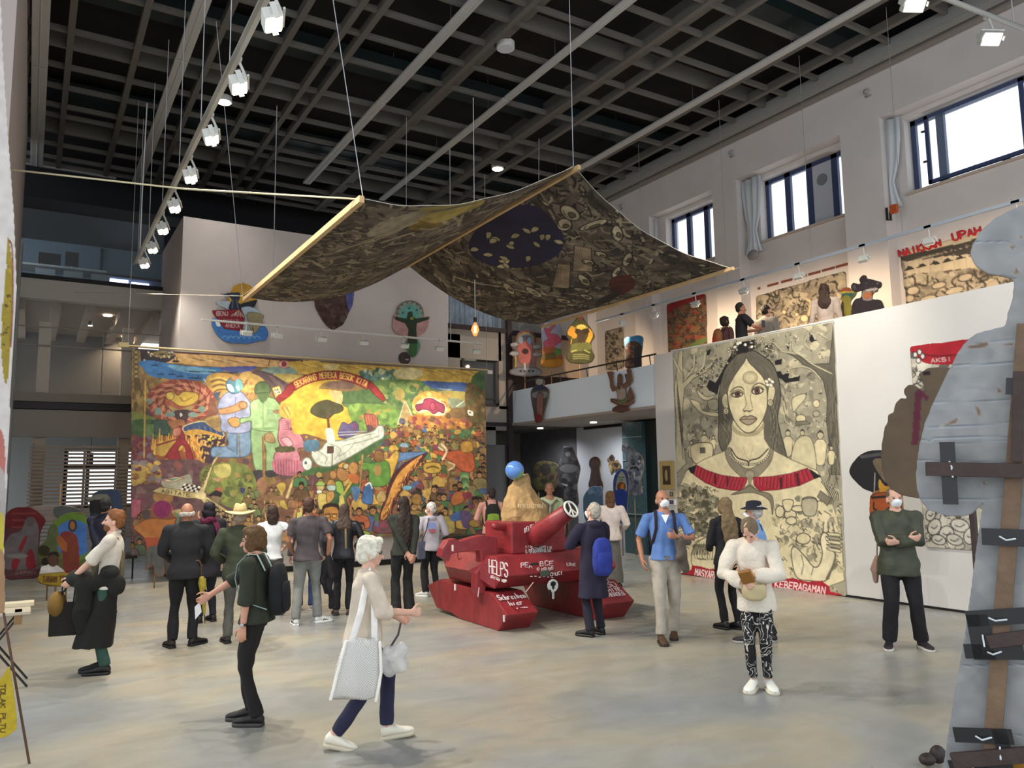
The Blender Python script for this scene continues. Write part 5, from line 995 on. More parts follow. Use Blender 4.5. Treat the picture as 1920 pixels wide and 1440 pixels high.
 A.P([(430,500),(700,480),(860,600),(840,630),(430,628)], '44693c', False); A.P([(520,630),(900,640),(980,700),(980,860),(700,900),(600,880),(520,780)], '69963f'); A.blobs([(540,640),(980,700),(960,850),(600,860)], ['5c8a3c', '7caa48', '8a7a3c', '4f7a3a', 'b08a40'], 40,14,40)
 A.E(1095,322,152,60, 'd8ca88', 0, 'b8a868', 5); A.P([(1240,400),(1450,405),(1690,420),(1670,500),(1480,500),(1340,470)], '34549c'); A.P([(1380,470),(1560,480),(1480,500)], '7c9aac'); A.P([(1400,500),(1680,510),(1660,600),(1500,600)], 'a89a48')
 A.P([(1720,420),(1760,330),(1860,310),(1865,600),(1740,560)], '45663a'); A.P([(1680,440),(1750,430),(1865,560),(1865,900),(1690,880),(1660,640)], '6b5430'); A.blobs([(1690,440),(1865,480),(1865,860),(1690,860)], ['7c6034', '5a4a2c', '4f6438', '8a6a44'], 40,12,30)
 A.P([(200,470),(300,400),(560,400),(640,470),(600,490),(420,500),(300,480)], '84663c'); A.P([(300,410),(520,405),(540,470),(310,470)], '6c5048'); A.P([(310,500),(430,510),(430,620),(360,600)], 'c4a870')
 A.P([(118,700),(150,640),(220,600),(290,588),(350,610),(430,640),(445,685),(400,715),(350,730),(300,770),(230,765),(160,740)], '43432c', True, 1, '2c2e20', 6); A.L([(292,750),(300,860),(320,1060)], 26, '6a3c24'); A.L([(300,880),(350,1000)], 8, '8a5030')
 A.P([(400,900),(440,810),(500,830),(560,800),(600,870),(520,960),(410,960)], '584c84', True, 1, '3a3060', 6); A.P([(530,830),(590,820),(560,900)], '784078'); A.L([(390,910),(700,900)], 10, '8a98c0'); A.L([(390,940),(620,925)], 8, 'c0c8dc')
 A.P([(655,740),(700,725),(760,740),(795,800),(780,900),(700,900)], '9a483e', True, 1, '6a2c28', 6)
 for q in range(5): A.L([(670+q*26, 740), (690+q*22, 860)], 6, 'c06a50')
 # flaming heart and stage
 A.E(1320,640,190,145, 'd09a3c'); A.blobs([(1140,540),(1500,520),(1520,760),(1140,780)], ['e0b04a', 'b87a34', 'c89048', 'dcc060'], 40,12,30); A.P([(1160,640),(1250,570),(1330,560),(1420,600),(1470,640),(1460,730),(1350,740),(1290,700),(1200,720)], 'ead6a8'); A.P([(1168,640),(1240,620),(1260,580),(1330,572),(1400,610),(1455,640),(1450,715),(1400,700),(1350,725),(1300,690),(1240,680),(1190,695)], 'a02f56', True, 1, '5c1a38', 7)
 A.E(1340,650,26,40, 'b8405c', 0, '6a1c3c', 5); A.P([(1060,600),(1090,640),(1165,810),(1140,900),(1020,900),(990,820)], 'a8905a', False, 1, 'c8c4a8', 8); A.P([(1010,770),(1060,780),(1060,830),(1010,820)], '4c5068'); A.P([(1100,780),(1150,780),(1140,830),(1095,820)], '4c5068')
 A.P([(1500,570),(1640,590),(1660,650),(1520,660)], '7a8a70'); A.L([(1580,650),(1650,600)], 9, 'c8d4cc'); A.P([(1690,690),(1740,700),(1745,745),(1700,735)], 'e6e2da'); A.R(1703,705,1722,722, '4a6a50')
 A.P([(1130,740),(1640,780),(1690,860),(1200,860)], 'b8702c'); A.blobs([(1150,740),(1690,760),(1690,880),(1150,880)], ['c0782c', '8a3a3c', 'a04a4c', 'd09038', '6a4a30'], 50,10,30)
 # crowd everywhere lower right
 PAL = ['8a5a34', 'a0783c', '6a4a2e', '4a6a3a', 'b0502c', '7a3448', '3a5a94', 'c49a40', '5a3c48', '8a7a48', '3f7a48', 'd0a038']
 A.P([(700,860),(1865,900),(1870,1960),(0,2000),(0,1360),(500,1250)], '6c5030', False); A.blobs([(700,860),(1865,900),(1870,1900),(0,1960),(0,1360),(500,1250)], PAL, 320,14,44)
 A.crowd([(860,850),(1865,880),(1865,1180),(860,1120)], 60,70,130, PAL); A.blobs([(700,860),(1865,900),(1865,1180),(700,1100)], PAL, 70,14,34); A.crowd([(640,1130),(1865,1180),(1865,1960),(640,1960)], 72,130,250, PAL); A.blobs([(640,1130),(1865,1180),(1870,1900),(640,1900)], PAL, 90,14,40,1.6); A.crowd([(0,1360),(640,1300),(640,1960),(0,1960)], 26,140,230, PAL+['7aa03c', 'c0c058'])
 # green bier and the white giant
 A.P([(20,1330),(130,1260),(400,1230),(820,960),(880,960),(640,1180),(300,1300),(80,1345)], '3a6434')
 A.P([(790,850),(830,838),(855,880),(845,960),(760,1010),(560,1130),(380,1225),(300,1255),(200,1240),(150,1190),(130,1120),(220,1080),(290,1000),(420,990),(600,930),(740,900)], 'c0ccc6', True, 1, '66766c', 9)
 for p in ([(800,870),(800,950)], [(440,1000),(640,950),(760,920)], [(460,1040),(640,1000),(800,950)], [(300,1020),(420,1080),(360,1180)], [(200,1100),(280,1160),(260,1230)], [(560,1010),(500,1090),(400,1150)]): A.L(p, 7, '7c8c84')
 A.P([(270,880),(340,880),(360,1010),(290,1010)], 'b8ccc8'); A.R(285,1045,350,1120, '4a342c'); A.E(85,1225,50,66, 'c6d4d2', 0, '5a6c70', 8); A.E(70,1215,14,16, '3c5058'); A.L([(140,1110),(180,1140)], 18, 'e0e6e2'); A.L([(335,1120),(330,1440)], 8, '5a4030', False)
 A.P([(1340,1090),(1480,1100),(1700,1090),(1760,1200),(1740,1300),(1620,1290),(1500,1180),(1380,1130)], 'c04c26', True, 1, '6a2a1c', 6); A.L([(1430,1030),(1480,1090),(1440,1180)], 22, 'd8bc98'); A.L([(1400,1060),(1440,1090)], 14, 'd8bc98'); A.L([(1500,1210),(1560,1240),(1500,1290)], 12, 'd8c49c')
 A.P([(1620,1020),(1720,1000),(1740,1090),(1640,1110)], 'b8842c', True, 1, '6a4420', 6); A.P([(1260,1220),(1410,1220),(1410,1310),(1265,1310)], 'c49a30', True, 1, '5a3c20', 7); A.L([(1280,1270),(1340,1250),(1400,1270)], 12, '5a3c20')
 A.P([(985,1120),(1060,1110),(1230,1105),(1280,1110),(1120,1170),(990,1200)], '4a78bc', True, 1, '2c4470', 6); A.E(1050,1070,34,44, '8a5030', 0, '4a2c20', 6); A.P([(1015,1050),(1030,1020),(1080,1025),(1090,1060)], '7aa0cc')
 A.P([(860,1190),(900,1170),(960,1100),(1000,1110),(990,1200),(900,1430),(880,1440)], 'd0a036', True, 1, '6a4a20', 6); A.P([(640,1210),(740,1220),(800,1190),(900,1220),(900,1420),(720,1440),(700,1290),(640,1290)], '559434', True, 1, '2c5020', 7); A.E(800,1150,50,60, '8a5a30', 0, '4a2c1c', 6); A.E(790,1290,40,60, 'a08040')
 A.org = (560, 850)
 # feather-shaped flame
 A.P([(1290,0),(1230,10),(1080,80),(960,190),(910,290),(870,400),(850,470),(800,640),(830,675),(900,640),(960,520),(1000,420),(1080,330),(1120,220),(1200,120)], '4e1c28')
 A.P([(1240,20),(1120,90),(1010,190),(950,290),(905,400),(880,480),(820,620),(840,665),(890,620),(930,500),(985,400),(1050,280),(1090,200)], 'd88e34')
 for q in range(16):
  t = q/16; x = 1180-340*t+20*math.sin(q); y = 60+560*t; A.L([(x, y),(x-20, y+50),(x-60, y+80)], 8,('a0501e', 'f0b850', '7a2c20')[q % 3]); A.L([(x+20, y),(x+10, y+60)], 7,('c0702a', '7a2c20')[q % 2])
 A.L([(640,20),(600,440)], 16, 'b07c40', False); A.L([(150,200),(130,380)], 14, '7a4a3c', False)
 # foreground faces
 A.P([(370,290),(440,290),(460,410),(570,260),(600,330),(480,440),(500,560),(360,560)], '3c6c38', True, 1, '24401f', 7); A.P([(370,290),(430,300),(450,420),(390,390)], '84b43c'); A.L([(550,250),(450,410)], 22, 'ccb03c'); A.E(440,200,62,80, 'a8703a', 0, '5a3420', 7); A.P([(390,130),(440,90),(520,110),(500,180),(440,150)], 'd0a03c', True, 1, '5a3420', 6); A.E(475,130,34,30, 'b09a70', 0, '4a3a28', 8)
 A.E(548,150,50,66, 'b07a3c', 0, '5a3420', 6); A.P([(490,210),(600,220),(590,300),(520,280)], 'c8602c'); A.E(345,215,36,44, 'a8743c', 0, '5a3420', 6); A.E(205,215,30,26, 'b89a4c')
 A.E(218,330,40,52, 'b8a060', 0, '4a4a30', 6); A.P([(172,320),(200,280),(240,280),(262,320)], '8ab04c', True, 1, '4a5c2c', 5); A.P([(180,370),(230,370),(225,410),(190,410)], 'd4d8d0', True, 1, '4a4a4a', 5); A.E(325,320,44,60, 'b8863c', 0, '5a3a20', 6); A.P([(285,325),(365,320),(360,370),(300,372)], 'a4c4c0', True, 1, '44585a', 6)
 A.P([(190,420),(250,400),(300,440),(290,520),(210,560)], 'c8b050', True, 1, '5a4a28', 6); A.P([(330,400),(420,410),(450,590),(330,570)], '2f5c34'); A.P([(410,430),(450,440),(462,600),(410,580)], 'ceb858'); A.P([(280,400),(350,380),(350,450),(290,500)], 'b9863c', True, 1, '5a3a20', 6)
 A.P([(640,400),(660,330),(710,300),(740,360),(735,500),(640,490)], '2f62ac', True, 1, '1c3a6c', 7); A.L([(670,320),(710,296),(736,350)], 14, 'd4d8dc'); A.P([(530,340),(610,345),(600,440),(560,480)], '3c6ca8')
 A.P([(250,560),(270,520),(330,508),(390,530),(400,600),(390,700),(330,760),(270,700),(250,640)], 'b5762e', True, 1, '5c3418', 8); A.P([(235,570),(250,515),(330,498),(400,520),(405,600),(380,545),(320,535),(265,550)], '2a1a16'); A.L([(262,610),(320,605)], 8, '3a2418'); A.L([(330,605),(388,606)], 8, '3a2418'); A.L([(320,620),(315,660),(340,665)], 7, '6a3c1c'); A.L([(285,700),(330,690),(370,700)], 8, '7a3c24'); A.E(292,628,26,18, 'c0843a', 0, '3a2418', 5); A.E(358,628,26,18, 'c0843a', 0, '3a2418', 5); A.P([(200,820),(270,720),(400,730),(440,830)], 'a03428')
 A.P([(780,420),(830,370),(870,410),(860,480),(790,480)], 'b09050', True, 1, '6a4a28', 6); A.E(1085,345,44,24, '4aa0c0'); A.E(1180,400,60,26, '3a2828'); A.E(1180,460,50,56, 'a8782c', 0, '5a3c1c', 7)
 A.P([(1520,480),(1560,390),(1640,390),(1650,480),(1560,520)], 'c0622c', True, 1, '6a2c1c', 7); A.P([(1640,400),(1720,390),(1730,440),(1660,460)], '8a2a3c'); A.P([(1520,620),(1620,580),(1660,650),(1540,680)], '3458a0'); A.P([(1620,580),(1720,600),(1720,740),(1640,730)], '5c4478'); A.P([(1440,640),(1520,660),(1560,780),(1440,790)], 'b09a44'); A.E(1760,700,60,40, 'a8802c', 0, '5a3c1c', 6)
 for q in range(6): A.P([(1600+q*14,200+q*26),(1680,190+q*28),(1700,240+q*24),(1640,250+q*24)], ('4f8a4a', '7aa060', '3f6a3c')[q % 3])
 # banner with lettering
 A.org = (560, 640)
 rb = lambda t, r: (330+r*math.cos(t)*1.0, 760-r*.86*math.sin(t))
 ctr = (330, 1040); R0, R1 = 660, 745
 def arcp(t, r): return (ctr[0]+r*math.cos(t), ctr[1]-r*math.sin(t))
 ts = np.linspace(math.radians(124), math.radians(57.5), 20)
 A.P([arcp(t, R1) for t in ts]+[arcp(t, R0) for t in ts[::-1]], 'a3242c', False, 1, '5c1418', 6)
 A.P([(715,400),(760,440),(800,480),(860,560),(850,600),(790,560),(720,490),(700,450)], '9c222a', True, 1, '5c1418', 5); A.P([(-60,420),(-110,440),(-150,500),(-220,560),(-200,610),(-120,570),(-50,500)], '8f2028', True, 1, '5c1418', 5)
 txt = 'SEKARANG MEREKA BESOK KITA'; n = len(txt)
 for i, ch in enumerate(txt):
  for st in strokes(ch):
   A.L([arcp(math.radians(121.5-(62.0)*((i+.1+fx*.74)/n)), R0+16+fy*54) for fx, fy in st], 9, 'e0b84c', False)
 A.org, A.k = (0,0),1; g_ = A.img.mean(2, keepdims=True); A.img = np.clip((A.img*.74+g_*np.array([.27,.255,.22]))*1.04+.035,0,1)
 o = finish(A, 'mural_cloth', .012, 'huge colourful mural cloth crowded with figures, hung in front of the tall plaster box', 'mural', back='b5a58c', grain=.10)
 t = thing('mural', 'x', 'mural', o.location)
 del t['category']; del t['label']; bpy.data.objects.remove(t)
 return o
mural()
# batten ends and top cord of the mural
o = thing('mural_batten', 'thin pale top batten carrying the colourful mural cloth', 'batten', (5.8, YM, 4.74))
MB().tube([(1.55, YM+.03,4.755),(10.0, YM+.03,4.755)], .022, n=8, cap=False).build('batten_rod', mat('c9b48a', .7), o, True)
MB().box((1.52, YM, 4.77),(.18,.05,.09)).build('end_block', mat('d8c48e', .7), o); MB().box((10.03, YM, 4.70),(.14,.05,.09)).build('end_block', mat('d8d8d4', .7), o)
for x in (1.6,9.95): MB().tube([(x, YM+.03,4.78),(x, YM+.03,10.0)], .006, n=5, cap=False).build('suspension_wire', mat('9a9a96', .5), o)
# ---------------------------------------------------------------- tall portrait banner on the white wall
def banner():
 A = panel(0, XP-.03, [(1262,661),(1562,604),(1574,860),(1586,1118),(1430,1098),(1275,1075),(1268,860)], .0118, '968f7a', 5)
 D, G, C, K = '3f3b34', '77715f', 'cdc09a', '1c1a1c'
 A.org, A.k = (1240, 620), 1/5.3333
 A.blobs([(90,240),(1720,-100),(1790,1440),(120,1440)], ['a8a089', '878070', 'b8ae90', '7a7464', '9a927a'], 320,14,44,1.4)
 rg = A.rg
 for q in range(950):   # dense pen drawing of the background
  x, y = rg.uniform(110,1780), rg.uniform(20,2700); t = rg.uniform(0,6.28); r = rg.uniform(12,36); b = rg.uniform(-1.6,1.6)
  p = [(x+r*math.cos(t+b*k/4)*k/4, y+r*math.sin(t+b*k/4)*k/4) for k in range(5)]; A.L(p, 5, (D, 'c8bf9f', G)[q % 3])
 # night sky patches and bats
 A.P([(720,140),(860,100),(930,90),(940,180),(880,230),(780,240),(700,320),(620,420),(580,560),(560,640),(480,600),(450,560),(480,490),(540,520),(600,420),(660,300),(700,230)], K, False)
 for p in ([(1030,160),(1110,120),(1100,170),(1050,185)], [(1130,300),(1210,280),(1200,340),(1140,345)], [(1140,410),(1190,400),(1210,440),(1280,420),(1270,480),(1390,450),(1380,500),(1240,520),(1200,480),(1150,470)], [(1480,60),(1510,40),(1530,90),(1560,95),(1500,120),(1480,95)], [(1250,150),(1280,160),(1270,200)], [(460,200),(500,180),(480,240),(450,250)], [(1010,200),(1045,200),(1030,230)]): A.P(p, K, False)
 # left tree
 A.P([(180,200),(215,200),(215,520),(300,440),(480,380),(470,400),(320,480),(230,580),(212,800),(215,1100),(250,1330),(140,1440),(150,900),(130,560),(150,430)], 'b3aa8c', False, 1, D, 5)
 for p in ([(110,250),(160,350),(190,420)], [(200,260),(205,380)], [(330,250),(320,380),(240,480)], [(440,230),(420,360),(330,450)], [(540,280),(470,370),(360,420)]): A.L(p, 18, 'c0b797'); A.L([(x+9, y) for x, y in p], 4, D)
 for q in range(14): A.L([(150+q*5,450+q*40),(160+q*4,560+q*50),(155+q*5,700+q*45)], 4, D)
 # flowers over the hair
 for q in range(150):
  x = rg.uniform(360, 760) if q % 2 else rg.uniform(880, 1120); y = (720-x)*.75+rg.uniform(140, 330) if q % 2 else rg.uniform(80, 330)
  A.E(x, y, rg.uniform(8,17), rg.uniform(8,14),('c9c2a4', 'a49c80', '5a5548')[q % 3], 0, D, 3)
 for x, y in ((735,165),(790,120),(840,140),(905,160),(765,130)): A.E(x, y, 15,13, 'e6dfcc')
 # right tree
 A.P([(1720,-60),(1700,160),(1680,330),(1600,330),(1500,340),(1360,240),(1200,200),(1330,260),(1420,340),(1540,400),(1620,500),(1660,700),(1650,900),(1680,1150),(1700,1440),(1820,1440),(1800,300)], '5c574a', False, 1, K, 5)
 for p in ([(1200,210),(1300,225),(1400,250),(1500,330),(1700,430)], [(1300,90),(1310,190),(1380,240)], [(1440,0),(1420,110),(1470,180)], [(1120,120),(1200,200)], [(1290,380),(1400,360),(1500,390),(1580,480)], [(1560,20),(1660,80)]): A.L(p, 14, 'b5ac8e'); A.L([(x, y+8) for x, y in p], 4, D)
 for q in range(40): x = rg.uniform(1660,1770); y = rg.uniform(350,1440); A.L([(x, y),(x+rg.uniform(-18,18), y+90),(x+rg.uniform(-24,24), y+170)], 5,('3a362f', '7c765f')[q % 2])
 # village folk either side
 for x, y, h in ((1265,990,280),(1410,990,250),(1590,1000,360),(430,1000,200),(300,1100,180),(520,1050,150),(1700,1150,200)):
  A.P([(x-h*.14, y+h*.3),(x+h*.14, y+h*.3),(x+h*.12, y+h*.9),(x-h*.12, y+h*.9)], C, True, 1, D, 5); A.E(x, y+h*.12, h*.09, h*.12, 'b8ad8c', 0, D, 5); A.P([(x-h*.1, y+h*.1),(x, y-h*.03),(x+h*.1, y+h*.1),(x, y+h*.05)], D); A.L([(x-h*.14, y+h*.35),(x-h*.24, y+h*.6)], 8, C); A.L([(x+h*.14, y+h*.35),(x+h*.22, y+h*.62)], 8, C)
 A.E(1395,880,50,42, C, 0, D, 6); A.P([(1340,925),(1350,910),(1440,900),(1490,930),(1340,950)], G, False, 1, D, 5); A.P([(1340,1110),(1500,1080),(1540,1440),(1300,1440)], 'c3b894', True, 1, D, 5); A.P([(300,1150),(500,1130),(490,1300),(330,1320)], C, True, 1, D, 6); A.R(385,1165,440,1225, '5a5548')
 A.P([(1310,680),(1430,630),(1440,680),(1370,760),(1320,810)], 'c3b996', True, 1, D, 5); A.E(1550,730,35,40, C, 0, D, 5); A.E(1550,830,36,30, 'a8a088', 0, D, 5); A.P([(290,690),(380,720),(420,800),(560,820),(560,860),(430,840),(350,780)], C, True, 1, D, 4)
 A.P([(360,590),(450,660),(550,640),(460,700),(380,660)], 'b8ae90', True, 1, D, 5); A.P([(470,700),(560,690),(560,790),(480,780)], 'a39a80', True, 1, D, 5)
 for q in range(6): A.L([(1180+q*10,520+q*60),(1240,600+q*60),(1210+q*20,700+q*50)], 8,('5f5a4c', 'bcb293')[q % 2])
 # hair
 H = '5e594d'
 A.P([(850,215),(790,225),(730,260),(640,380),(600,500),(575,640),(570,760),(575,900),(570,1080),(610,1200),(720,1240),(1080,1240),(1245,1290),(1230,1160),(1190,1020),(1165,860),(1190,700),(1190,580),(1160,440),(1110,330),(1010,250),(930,200),(880,205)], H, True, 1, K, 7)
 for q in range(26): A.L([(640-q % 5*8,560+q*20),(620+q % 7*10,700+q*18),(640+q % 6*10,860+q*14)], 4,('3c382f', '8a846f')[q % 2]); A.L([(1100+q % 5*14,600+q*18),(1090+q % 7*12,760+q*16),(1120+q % 6*14,900+q*14)], 4,('3c382f', '827c68')[q % 2])
 for q in range(9): A.L([(840-q*4,235+q*4),(740-q*8,330+q*8),(640-q*2,520+q*6)], 4,('3c382f', '8a846f')[q % 2]); A.L([(880+q*8,225+q*4),(1000+q*9,320+q*6),(1080+q*8,460+q*8)], 4,('3c382f', '8a846f')[q % 2])
 # neck, shoulders, body
 A.P([(712,900),(1020,900),(1030,1080),(1090,1180),(1300,1290),(1560,1400),(1600,1480),(1700,1700),(1800,2000),(1830,2500),(1300,2700),(180,2500),(170,1900),(180,1560),(250,1400),(420,1290),(640,1200),(700,1090)], 'd2c5a0', False, 1, '6a634f', 6)
 A.P([(710,930),(760,990),(860,1025),(960,990),(1020,920),(1020,980),(960,1040),(860,1060),(760,1040),(710,990)], 'a69a78')
 # face
 A.P([(852,270),(880,320),(960,400),(1030,490),(1058,620),(1058,760),(1020,880),(960,970),(905,1015),(850,1020),(790,980),(730,900),(690,800),(664,680),(668,580),(720,470),(780,380),(830,310)], 'd3c69f', True, 1, '4a4538', 8)
 for rr, cc in ((80, 'a3977a'),(62, 'bcae8a'),(42, 'd3c69f')): A.E(888,470, rr, rr*.86, cc)
 A.P([(625,640),(645,625),(662,660),(668,780),(650,800),(612,740),(605,680)], 'cabd97', True, 1, '4a4538', 7); A.P([(1075,560),(1110,545),(1140,590),(1125,680),(1090,730),(1062,700)], 'cabd97', True, 1, '4a4538', 7)
 A.E(646,805,26,32, 'd8cca8', 0, D, 6); A.E(646,805,11,15, C, 0, D, 4); A.E(1090,722,26,32, 'd8cca8', 0, D, 6); A.E(1090,722,11,14, C, 0, D, 4)
 A.L([(690,612),(740,570),(790,562),(822,585)], 10, '5c5442'); A.L([(905,590),(930,545),(980,525),(1030,545),(1050,570)], 10, '5c5442')
 A.L([(822,585),(836,660),(850,740),(820,790)], 7, '7c7258'); A.L([(905,590),(890,670),(912,770)], 7, '7c7258'); A.L([(818,790),(830,810),(856,800),(880,812),(912,790)], 8, '6a604a'); A.E(838,803,14,8, '6a604a'); A.E(886,803,14,8, '6a604a')
 A.P([(705,645),(735,620),(780,610),(812,638),(785,658),(740,665)], 'e2d8bc', True, 1, '3a3228', 8); A.E(762,636,27,28, '6a4a48', 0, '2c2224', 5); A.E(762,634,12,13, '1c1618'); A.L([(690,640),(735,602),(790,594),(822,630)], 7, '4a4236')
 A.P([(908,615),(935,580),(980,572),(1018,598),(990,625),(945,635)], 'e2d8bc', True, 1, '3a3228', 8); A.E(958,603,27,28, '6a4a48', 0, '2c2224', 5); A.E(958,601,12,13, '1c1618'); A.L([(900,605),(930,568),(985,558),(1025,590)], 7, '4a4236')
 A.P([(785,888),(830,855),(860,862),(890,850),(925,860),(955,882),(920,920),(880,942),(840,935),(805,912)], 'a3937a', True, 1, '4a4036', 7); A.L([(790,890),(850,884),(880,886),(950,882)], 6, '4a3c34')
 for x, y in ((1082,490),(1110,510),(1095,545),(1062,540),(1052,508)): A.E(x, y, 22,17, 'e4dcc4', 40, '5a5344', 4)
 A.L([(820,1160),(840,1230),(880,1300)], 5, 'a89c7c'); A.L([(920,1150),(900,1230),(880,1300)], 5, 'a89c7c')
 # necklaces
 A.P([(640,1200),(690,1170),(720,1260),(800,1350),(870,1380),(950,1350),(1050,1270),(1090,1180),(1120,1210),(1090,1320),(1010,1420),(940,1470),(880,1490),(800,1460),(700,1370),(650,1280)], '857c68', True, 1, '5a5344', 5)
 for q in range(18): t = math.pi*(.12+.76*q/17); A.E(880-205*math.cos(t),1190+150*math.sin(t),11,11, 'd6cba8', 0, D, 3)
 A.L([(700,1180),(760,1270),(860,1305),(870,1350),(885,1300),(980,1270),(1070,1180)], 10, '2c2822'); A.E(885,1440,46,44, '9a907a', 0, '5a5344', 5)
 # red woven collar band (measured in the lower enlargement)
 A.org = (1240, 860)
 RED = '96202f'
 L_ = [(345,60),(460,120),(600,165),(740,185),(860,190),(850,235),(810,320),(700,315),(560,290),(440,240),(325,160)]; R_ = [(920,185),(1100,180),(1280,150),(1460,95),(1500,140),(1530,200),(1380,270),(1180,310),(980,325),(925,260)]
 A.P(L_, RED, False, 1, '5a1822', 5); A.P(R_, RED, False, 1, '5a1822', 5)
 def band(x0, y0, x1, y1, x2, y2, x3, y3, n):
  for q in range(n):
   t = (q+.5)/n; a = (x0+(x1-x0)*t, y0+(y1-y0)*t); b = (x2+(x3-x2)*t, y2+(y3-y2)*t); A.L([a, b], (4,6,3)[q % 3], ('c86a70', '6a1420', 'b04450')[q % 3], False, .8)
 band(350,75,600,168,330,155,560,285,22); band(600,168,855,192,560,285,812,315,22); band(925,188,1200,168,930,260,1180,305,22); band(1200,168,1470,105,1180,305,1520,200,22)
 for p in ([(535,150),(550,155),(545,260),(525,245)], [(655,175),(670,178),(668,275),(652,270)], [(1180,190),(1205,185),(1210,300),(1185,305)], [(1340,145),(1365,140),(1390,265),(1360,272)]): A.P(p, '4a1820', False)
 A.P([(265,95),(350,65),(325,160),(290,140)], K, False); A.P([(1475,95),(1600,180),(1530,205),(1500,150)], K, False)
 A.L([(870,190),(880,260),(830,300)], 26, '8f866c'); A.L([(900,190),(890,260),(960,320)], 26, '8f866c'); A.P([(830,300),(890,270),(960,320),(1080,350),(1120,420),(1110,560),(1080,420),(960,350),(860,340),(700,360)], '807862', True, 1, D, 5)
 # left hand holding a tree, dark foliage
 A.blobs([(190,300),(300,250),(460,320),(560,420),(540,600),(440,800),(300,800),(180,500)], ['6f6958', '8a836c', '55503f', '989078'], 130,16,44)
 for q in range(120):
  x, y = rg.uniform(180,560), rg.uniform(270,860); A.L([(x, y),(x+rg.uniform(-40,40), y+rg.uniform(-20,40)),(x+rg.uniform(-60,60), y+rg.uniform(0,60))], 5,('3c382e', 'b8ae90', '5a5545')[q % 3])
 A.P([(300,1000),(340,860),(460,780),(600,760),(660,900),(620,1080),(480,1120),(330,1080)], 'd6caa6', True, 1, D, 6); A.P([(300,660),(330,640),(330,780),(290,800),(270,740)], C, True, 1, D, 6)
 for q in range(9): A.L([(360+q*22,840),(330+q*26,980),(400+q*14,1010)], 6, D if q % 2 else '8a826a');
 for q in range(12): A.L([(330+q*10, 860), (300+q*16, 960)], 9, '4f4a3c')
 # middle and right: crockery, books, tools in the other hand
 A.blobs([(1120,380),(1780,380),(1800,1180),(1300,1160),(1120,800)], ['cfc39e', '989079', 'b8ad8a', '7d7663'], 110,18,46)
 for q in range(170):
  x, y = rg.uniform(1130,1800), rg.uniform(430,1200); t = rg.uniform(0,6.28); r = rg.uniform(24,70); A.L([(x, y),(x+r*math.cos(t), y+r*math.sin(t)),(x+r*math.cos(t)+20, y+r*math.sin(t)+20)], 6,(D, 'd8ccaa', G)[q % 3])
 for x, y, a, b in ((1185,530,44,60),(1290,560,60,50),(1375,500,74,32),(1300,620,54,40),(1480,410,72,28),(1420,800,70,56)): A.E(x, y, a, b, 'd0c49e', 0, D, 8)
 A.P([(1410,415),(1550,410),(1540,560),(1430,560)], 'a8a087', True, 1, D, 7); A.P([(1215,420),(1320,420),(1290,520),(1240,520)], C, True, 1, D, 7); A.P([(1590,320),(1700,400),(1660,470),(1560,380)], '7a7462', False, 1, D, 6)
 for q in range(7): A.L([(1600+q*22, 640), (1590+q*28, 740)], 9, ('d2c6a2', D)[q % 2])
 A.P([(1300,960),(1330,880),(1420,960),(1520,1080),(1580,1060),(1610,950),(1590,820),(1620,740),(1670,770),(1700,870),(1740,950),(1700,1120),(1640,1220),(1480,1220),(1350,1180)], 'd8ccaa', True, 1, D, 8)
 A.L([(1700,880),(1740,960),(1720,1060),(1650,1200)], 18, '6a6452'); A.P([(1640,780),(1670,790),(1690,840),(1660,830)], 'e6dcc0', True, 1, D, 4); A.L([(1400,960),(1420,1060),(1400,1160)], 6, D); A.L([(1520,1090),(1500,1160)], 6, D)
 for q in range(5): A.P([(1660,740+q*38),(1780,750+q*40),(1790,780+q*40),(1680,765+q*38)], ('cfc49f', '99917a')[q % 2], True, 1, D, 5)
 for q in range(10): A.L([(1600+q*14,230+q*8),(1680+q*10,330),(1720+q*7,420)], 8,(K, 'c8be9e')[q % 2])
 # red ribbon along the foot
 A.P([(180,1150),(300,1110),(305,1065),(400,1080),(480,1105),(580,1090),(660,1140),(760,1160),(1000,1190),(1210,1210),(1230,1195),(1340,1200),(1430,1225),(1500,1230),(1600,1220),(1680,1280),(1690,1330),(1790,1350),(1850,1400),(1700,1392),(1220,1310),(660,1220),(180,1175)], '9c1c2c', False)
 A.T('MASYARAKAT', (330,1168),(650,1218),66, 'e2d6d2', 10); A.T('KEBERAGAMAN', (1130,1280),(1640,1352),66, 'e2d6d2', 10)
 A.org, A.k = (0, 0), 1; A.img = np.clip(A.img*1.1+.02, 0, 1)
 return finish(A, 'portrait_banner', .01, 'tall cream banner of a long-haired woman in a red collar on the white wall', 'banner', back='cfc6b0', grain=.05)
banner()
mb = MB().tube([(XP-.03,12.32,4.60),(XP-.03,8.36,4.545)], .012, n=6, cap=False)
tag(mb.build('banner_rod', mat('e6e2da', .7)), 'thin white rod along the top edge of the portrait banner', 'rod')
